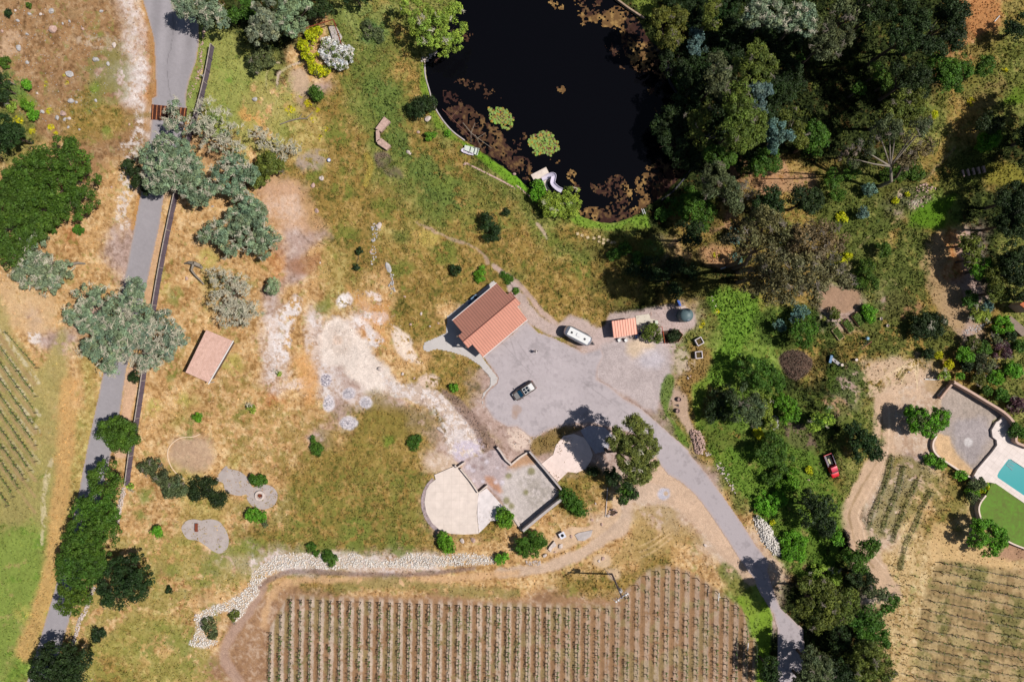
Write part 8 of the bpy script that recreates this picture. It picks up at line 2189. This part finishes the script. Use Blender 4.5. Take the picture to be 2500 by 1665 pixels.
for i, bd in enumerate(BEDS):
    P = [Vector(W(*p, .5)) for p in zg(bd)]
    c = sum(P, Vector()) / 4
    t = thing('raised_bed', 'timber framed raised garden bed, %s of four counting from the lower left' % ORD[i], 'raised bed', (c.x, c.y, 0), 'row of raised garden beds')
    press([(p[0], p[1]) for p in zg(bd)])
    for j in range(4):
        a, b = P[j], P[(j + 1) % 4]
        m = (a + b) / 2; m = m + (c - m).normalized() * .06
        MB().box((m.x, m.y, .25 + .002 * j), ((b - a).length - (.12 if j % 2 else 0), .1, .5), math.atan2((b - a).y, (b - a).x)).build('side', WB, t)
    ins = [c + (p - c) * .93 for p in P]
    MB().prism([(p.x, p.y) for p in ins], 0, .36).build('soil', M_SOILD, t)
    rng = np.random.RandomState(60 + i); n = (700, 1100, 1300, 1100)[i]
    uv = rng.rand(n, 2)
    pts = np.array([tuple((ins[0] * (1 - u_) + ins[1] * u_) * (1 - v_) + (ins[3] * (1 - u_) + ins[2] * u_) * v_) for u_, v_ in uv])
    pts[:, 2] = .4 + rng.rand(n) * (.15 + .18 * i)
    nn = rng.normal(size=(n, 3)); nn[:, 2] = np.abs(nn[:, 2]) + .5; nn /= np.linalg.norm(nn, axis=1, keepdims=True)
    lv, lf_, lc = leaves_mesh(pts, nn, .17, np.array(alb((112, 136, 60), K / 1.2)) * rng.uniform(.5, 1.3, (n, 1)), rng)
    o = link('leaves', raw_mesh('leaves', lv - np.array([c.x, c.y, 0]), lf_, LEAF_M, lc), t)
a, b, c_ = W(*zg([(820, 1200)])[0], 2.1), W(*zg([(1005, 1045)])[0], 2.1), None
t = thing('climbing_frame', 'open timber trellis frame standing below the raised beds', 'frame', (a[0], a[1], 0))
MB().tube(a, b, .05).build('top_rail', mat('reddish_rail', (196, 120, 96), .7), t)
dv = Vector(b) - Vector(a)
for s_ in (0, .35, .7, 1.0):
    p = Vector(a) + dv * s_; MB().tube((p.x, p.y, 0), p, .05).build('post', M_DARK, t)
for z_ in (.7, 1.4): MB().tube((a[0], a[1], z_), (b[0], b[1], z_), .04).build('crossbar', M_DARK, t)
a = W(*zg([(918, 990)])[0], .7)
t = thing('gazing_ball', 'pale blue ball on a pedestal below the third raised bed', 'garden ball', (a[0], a[1], 0))
MB().lathe((a[0], a[1], .45), [(.001, 0), (.26, .1), (.36, .35), (.26, .6), (.001, .7)], 20).build('ball', mat('sky_ball', (150, 186, 206), .3), t)
MB().lathe((a[0], a[1], 0), [(.25, 0), (.15, .1), (.12, .46)], 14).build('pedestal', M_STONEG, t)
p = q(1, [(513, 1095)])[0]; a = W(*p, .4)
t = thing('bucket', 'blue and white round tub alone in the dry meadow', 'tub', (a[0], a[1], 0))
MB().lathe((a[0], a[1], 0), [(.26, 0), (.36, .4), (.33, .4), (.24, .05), (.001, .05)], 20).build('shell', M_BLUE, t)
MB().lathe((a[0], a[1], .3), [(.001, 0), (.28, .01), (.001, .02)], 16).build('contents', M_WHITE, t)
a = W(*zg([(215, 1385)])[0], .5)
t = thing('blue_tarp_cart', 'cart with a light blue cover standing right of the wood chip heap', 'cart', (a[0], a[1], 0))
MB().box((a[0], a[1], .55), (.5, 1.5, .35), -.25).build('cover', mat('pale_blue_tarp', (104, 142, 178), .6), t, .05)
MB().box((a[0] + 1.1, a[1] - .5, .35), (2.0, .55, .12), -.65).build('bed', M_STONEG, t)
MB().tube((a[0] + 1.6, a[1] - .85, .3), (a[0] + 3.2, a[1] - .85, .25), .04).build('handle', M_DARK, t)
for dx in (-.1, .9): MB().tube((a[0] + dx, a[1] - .4, .28), (a[0] + dx + .1, a[1] - .35, .28), .28, .28, 12).build('wheel', M_BLACK, t)
for x, y, lb in ((440, 1497, 'cream topped barrel below the blue covered cart'), (715, 1398, 'pale ringed stump table right of the blue covered cart')):
    a = W(*zg([(x, y)])[0], .8)
    t = thing('barrel', lb, 'barrel', (a[0], a[1], 0))
    MB().lathe((a[0], a[1], 0), [(.26, 0), (.31, .4), (.27, .8), (.001, .8)], 18).build('body', M_WOOD, t)
    MB().lathe((a[0], a[1], .8), [(.27, 0), (.27, .05), (.001, .06)], 18).build('lid', M_CONC, t)
for x, y, lb in ((1195, 612, 'left'), (1320, 745, 'right')):
    a = W(*zg([(x, y)])[0], .6)
    t = thing('garden_pot', 'small white topped pot with a stake, %s of two beyond the beds' % lb, 'pot', (a[0], a[1], 0))
    MB().lathe((a[0], a[1], 0), [(.2, 0), (.28, .5), (.24, .5), (.22, .3), (.001, .3)], 16).build('body', M_STONE, t)
    MB().tube((a[0], a[1], .3), (a[0] + .1, a[1], 2.6), .03).build('stake', M_DARK, t)
for k_, x, y, x2, y2, lb in ((6, 1455, 298, 1535, 272, 'white rail lying in the shade below the gum grove'), (7, 1115, 1052, 1215, 1057, 'white pipe lying left of the yard wall'), (3, 1590, 150, 1625, 110, 'fallen white branch on the orange strip')):
    p0, p1 = q(k_, [(x, y), (x2, y2)])
    tag(MB().tube(W(*p0, .15), W(*p1, .2), .1, .08).build('pole', M_WHITE), lb, 'pole')
mp = q(7, [(120, 900), (200, 850), (290, 870), (350, 950), (300, 1020), (230, 1060), (160, 1010)])
area(mp, (112, 88, 78), 4, 6, .95, .1)
rocks('wood_chip_heap', mp, 900, .8, 2.4, 'dark brown heap of wood chips and earth left of the garden', mat('wood_chips', (118, 100, 84), .95, 0, .35, 4, c2=(70, 54, 48)), 'heap', 51, 'thing', heap=1.0)
lp = q(7, [(60, 1330), (90, 1300), (115, 1340), (110, 1390), (75, 1400)])
rocks('log_heap', lp, 120, 1.5, 3.6, 'small heap of grey broken logs in the gully', M_STONEG, 'log heap', 52, 'thing', heap=.5)
def deadwood(name, lb, paths, m, cat='fallen tree'):
    t = thing(name, lb, cat, W(*paths[0][0][:2], 0))
    for i, p in enumerate(paths):
        s = []
        for a, b in zip(p[:-1], p[1:]): s.append((*W(a[0], a[1], a[3]), *W(b[0], b[1], b[3]), a[2], b[2]))
        v, f = tubes_mesh(s, 7)
        link('log' if i == 0 else 'limb', raw_mesh('log', v - np.array(t.location), f, m, None, True), t)
zd = zc(400, 580, 6.534)
deadwood('fallen_log', 'bent grey dead trunk arching over the grass left of the bare oak', [zd([(330, 415, .12, .3), (400, 400, .3, .9), (480, 410, .42, 1.2), (570, 450, .4, .8), (610, 490, .25, .3)]),
         zd([(470, 430, .26, 1.2), (440, 520, .2, 1.3), (500, 600, .18, 1.2), (580, 680, .16, .9), (640, 750, .12, .5)])], GREYTWIG_M)
deadwood('fallen_log', 'pale fallen trunk pointing right from the grey leaning oak', [[(150, 642, .38, .8), (172, 646, .34, .5), (190, 642, .28, .35), (208, 644, .16, .3)]], PALEBARK_M)
deadwood('fallen_branch', 'long pale bare branch lying in the yellow flowered meadow', [[(684, 304, .10, .2), (706, 296, .13, .25), (730, 290, .12, .3), (748, 290, .1, .3), (764, 274, .05, .3)], [(730, 290, .08, .3), (738, 278, .04, .4)]], PALEBARK_M)
deadwood('fallen_branch', 'white dead limb beside the small dark tree at the left edge', [[(8, 202, .10, .5), (24, 200, .12, .6), (38, 208, .06, .4)]], PALEBARK_M)
deadwood('fallen_branch', 'grey brush of dead branches at the waterline in the pond shallows', [[(1130, 300, .06, .2), (1150, 325, .08, .3), (1170, 340, .05, .4), (1200, 362, .04, .2)], [(1150, 325, .06, .3), (1160, 300, .03, .6)], [(1165, 338, .06, .3), (1185, 325, .03, .6)],
         [(1150, 325, .05, .3), (1150, 350, .03, .4)], [(1160, 330, .05, .3), (1175, 360, .03, .3)]], GREYTWIG_M)
deadwood('fallen_branch', 'thin grey branch curving through the gum grove top', [[(1850, 540, .10, 9), (1868, 548, .09, 9.5), (1885, 565, .07, 9.8), (1890, 590, .04, 10)]], PALEBARK_M, 'branch')
for i, (x, y) in enumerate([(1410, 571), (1421, 575), (1435, 580), (1450, 582), (1463, 579), (1463, 589), (1474, 585), (1473, 594), (1484, 587), (1493, 592), (1501, 592)]):
    a = W(x, y, .1)
    tag(MB().box((a[0], a[1], .06), (.55, .5, .14), random.Random(i).uniform(-.3, .3))  .build('stepping_stone', mat('tan_paver', (214, 190, 150), .9), None, .02), 'square cream stepping stone on the slope above the shed, %s from the left' % ORD[i], 'stepping stone', 'stepping stones on the slope')
for i in range(5):
    p = q(3, [(1380 + 33 * i, 1185 - 6 * i)])[0]; a = W(*p, .3)
    tag(MB().box((a[0], a[1], .12 + .06 * i), (.35, 1.3, .24 + .12 * i), .25).build('step', M_STONEP, None, .02), 'narrow earth and stone step at upper right, %s from the left' % ORD[i], 'step', 'garden steps at upper right')
zp = zc(2240, 900, 3.2665)
M_STU = mat('pink_stucco', (212, 178, 160), .9, 0, .08, 1)
M_COPE = mat('stucco_coping', (240, 216, 200), .85, 0, .06)
area(zp([(190, 240), (300, 100), (520, 230), (690, 360), (600, 420), (590, 520), (620, 610), (520, 740), (440, 870), (280, 780), (140, 680), (130, 600), (150, 530), (200, 400)]), (178, 162, 152), 3, 3, .95, .015, sm=False)
area(zp([(130, 600), (160, 500), (260, 540), (300, 660), (440, 810), (440, 870), (280, 780), (140, 680)]), (222, 184, 140), 5, 8, .9, .02, sm=False)
area(zp([(320, 400), (560, 420), (560, 600), (440, 760), (320, 640), (270, 500)]), (170, 160, 162), 14, 14, .7, .015)
blob(*zp([(405, 590)])[0], 9, (220, 212, 210), soft=3, rough=6, op=.8)
area(zp([(60, 90), (250, 90), (200, 180), (100, 190)]), (178, 146, 104), 8, 8, .7)
o = wallrun('yard_wall', smooth_poly(zp([(295, 110), (420, 180), (560, 265), (690, 345), (765, 420), (795, 500), (790, 580), (850, 612), (920, 640)]), False, 3), .42, -.1, 1.9, None, M_STU)
tag(o, 'long curving pink stucco wall between the gravel yard and the shrub garden', 'wall')
o = wallrun('yard_wall', zp([(185, 240), (240, 170), (300, 98)]), .35, -.1, 1.2, 'short pink wall at the upper corner of the gravel yard', M_STU)
a, b = W(*zp([(172, 222)])[0], .6), W(*zp([(232, 155)])[0], .6)
tag(MB().box(((a[0] + b[0]) / 2, (a[1] + b[1]) / 2, .3), (2.2, .5, .6), math.atan2(b[1] - a[1], b[0] - a[0])).build('trough', M_STONEG, None, .03), 'pale grey trough against the short pink wall', 'trough')
wallrun('yard_wall', smooth_poly(zp([(118, 518), (152, 538), (130, 580), (128, 640), (170, 700), (280, 775), (380, 840), (450, 882)]), False, 3), .3, -.1, .8, 'low pale wall along the lower left side of the gravel yard', M_COPE)
DZ = .55
M_DECK = paving('deck_paving', (246, 230, 222), None, 1.1, 1.1, .65, .15, (214, 196, 188), .03)
deck = zp([(440, 872), (480, 800), (540, 730), (600, 660), (636, 610), (632, 570), (600, 545), (592, 490), (630, 425), (650, 415), (690, 372), (745, 430), (775, 500), (775, 590), (850, 640), (1500, 1060), (1500, 1190), (849, 740 + 50),
              (745, 722), (725, 722), (706, 745), (650, 820), (636, 850), (640, 868), (849, 1010), (1500, 1460), (1500, 1560), (849, 1070), (620, 912), (590, 960), (500, 905)])
slab('pool_deck', deck, DZ, .6, M_DECK, kind='structure')
pool_w = bpy.data.materials.new('pool_water'); pool_w.use_nodes = True
b_ = pool_w.node_tree.nodes['Principled BSDF']; b_.inputs['Base Color'].default_value = (*alb((66, 168, 170)), 1); b_.inputs['Roughness'].default_value = .12; b_.inputs['IOR'].default_value = 1.33
_n = pool_w.node_tree.nodes.new('ShaderNodeTexNoise'); _n.inputs['Scale'].default_value = 2.5; _b = pool_w.node_tree.nodes.new('ShaderNodeBump'); _b.inputs['Strength'].default_value = .06
pool_w.node_tree.links.new(_n.outputs['Fac'], _b.inputs['Height']); pool_w.node_tree.links.new(_b.outputs['Normal'], b_.inputs['Normal'])
slab('pool_water', zp([(700, 700), (1520, 1170), (1520, 1500), (620, 870)]), DZ - .16, .2, pool_w, kind='structure')
for i in range(3):
    a, b = zp([(718 + 8 - 8 * i, 735 + 14 * i), (782 - 12 * i, 752 + 30 * i - i * 3)])
    pa, pb = W(*a, DZ - .1), W(*b, DZ - .1)
    tag(MB().box(((pa[0] + pb[0]) / 2, (pa[1] + pb[1]) / 2, DZ - .15 + .004 * i), (math.dist(pa, pb), .28, .04), math.atan2(pb[1] - pa[1], pb[0] - pa[0])).build('pool_step', mat('pool_step_blue', (48, 128, 136), .5)), 'pool step under the shallow corner, %s of three' % ORD[i], 'step')
lawn = smooth_poly(zp([(618, 915), (849, 1075), (1000, 1180), (1000, 1480), (849, 1425), (740, 1380), (640, 1320), (545, 1240), (500, 1170), (500, 1100), (545, 1015), (575, 960)]), True, 4)
lm = mat('lawn_turf', (98, 138, 46), .95, 0, .2, 1.3, c2=(104, 116, 52), bump=.8)
mb = MB().prism(wp(lawn, 1.15), -.05, 1.15)
tag(mb.build('lawn', lm), kind='structure')
wallrun('lawn_wall', smooth_poly(zp([(548, 1010), (505, 1070), (492, 1130), (515, 1215)]), False, 5), .28, -.1, 1.3, 'curved pink retaining wall holding up the raised lawn', M_COPE)
wallrun('lawn_wall', smooth_poly(zp([(640, 1322), (740, 1385), (849, 1430), (1000, 1485)]), False, 4), .28, -.1, 1.3, 'lower pink edging wall of the raised lawn', M_COPE)
zr = zc(2400, 700, 8.711)
wallrun('garden_wall', zr([(540, 690), (700, 820), (900, 1000)]), 1.5, -.1, 1.1, 'thick brown topped wall end beside the house at the right edge', mat('brown_wall_top', (150, 130, 116), .9))
wallrun('garden_kerb', zr([(560, 765), (760, 940)]), .45, -.1, .8, 'white ledge under the thick wall end at the right edge', M_WHITE, 'kerb')
P = [W(*p, 3.6) for p in zr([(785, 385), (900, 300), (1150, 480), (1000, 560)])]
t = thing('house', 'corner of a terracotta tiled roof cut by the right edge', 'house', (P[2][0], P[2][1], 0))
mb = MB(); A, B, C_, D = [Vector(p) for p in P]
mb.add([A, B, C_, D] + [p - Vector((0, 0, .15)) for p in (A, B, C_, D)], [(0, 1, 2, 3), (7, 6, 5, 4), (0, 4, 5, 1), (1, 5, 6, 2), (2, 6, 7, 3), (3, 7, 4, 0)])
for i in range(9):
    s_ = i / 8; mb.tube(A.lerp(D, s_), B.lerp(C_, s_), .12, .12, 6)
mb.build('roof', mat('terracotta_tiles', (222, 130, 84), .8, 0, .2, 3), t)
cc = (A + B + C_ + D) / 4
MB().prism([((cc + (p - cc) * .85).x, (cc + (p - cc) * .85).y) for p in (A, B, C_, D)], 0, 3.45).build('wall', M_STU, t)
def tufts(name, n, amin, label, sz, seed, hmul, pick=None):
    rng = np.random.RandomState(seed)
    r = rng.randint(2, NY - 2, n * 3); c = rng.randint(2, NX - 2, n * 3)
    a = AMP[r, c]
    ok = (rng.rand(len(a)) < np.clip((a - amin) * 9, 0, 1)) & (M_POND[r, c] > 4) & (dmin[r, c] > 2) & (Z[r, c] > -.12)
    cl = fbm(PX[r, c], PY[r, c], 12, seed, 3, .8)
    ok &= cl > rng.uniform(.30, .66, len(a))
    r, c = r[ok][:n], c[ok][:n]
    m = len(r)
    p = np.stack([XX[r, c] + rng.uniform(-.1, .1, m), YY[r, c] + rng.uniform(-.1, .1, m), Z[r, c]], 1)
    hh = sz * (.6 + AMP[r, c] * hmul) * rng.uniform(.5, 1.4, m)
    p[:, 2] += hh * .5
    nn = rng.normal(size=(m, 3)) * np.array([1, 1, .45]); nn[:, 2] = np.abs(nn[:, 2]) + .3
    nn /= np.linalg.norm(nn, axis=1, keepdims=True)
    col = COLR[r, c] * rng.normal(1.25, .2, (m, 1)).clip(.6, 1.8) * (1 + rng.normal(0, .07, (m, 1)) * np.array([1, 0, -1]))
    v, f, cc = leaves_mesh(p, nn, 1.0, col.clip(.004, .8), rng, 1.7)
    ctr = np.repeat(p, 4, axis=0)
    v = ctr + (v - ctr) * np.repeat(hh, 4)[:, None]
    tag(link(name, raw_mesh(name, v, f, vmat('grass_blades', .9, .1, .05, 2.0, transl=.15), cc)), label, 'grass', None, 'stuff')
tufts('grass', 330000, .045, 'dry and green grass tufts standing all over the fields and slopes', .28, 5, 1.0)
tufts('weeds', 60000, .14, 'rank green weeds standing in the meadow and gullies', .42, 9, 1.2)
finish_ground()
print('objects', len(bpy.data.objects), 'tris', sum(len(o.data.polygons) for o in bpy.data.objects if o.type == 'MESH'))
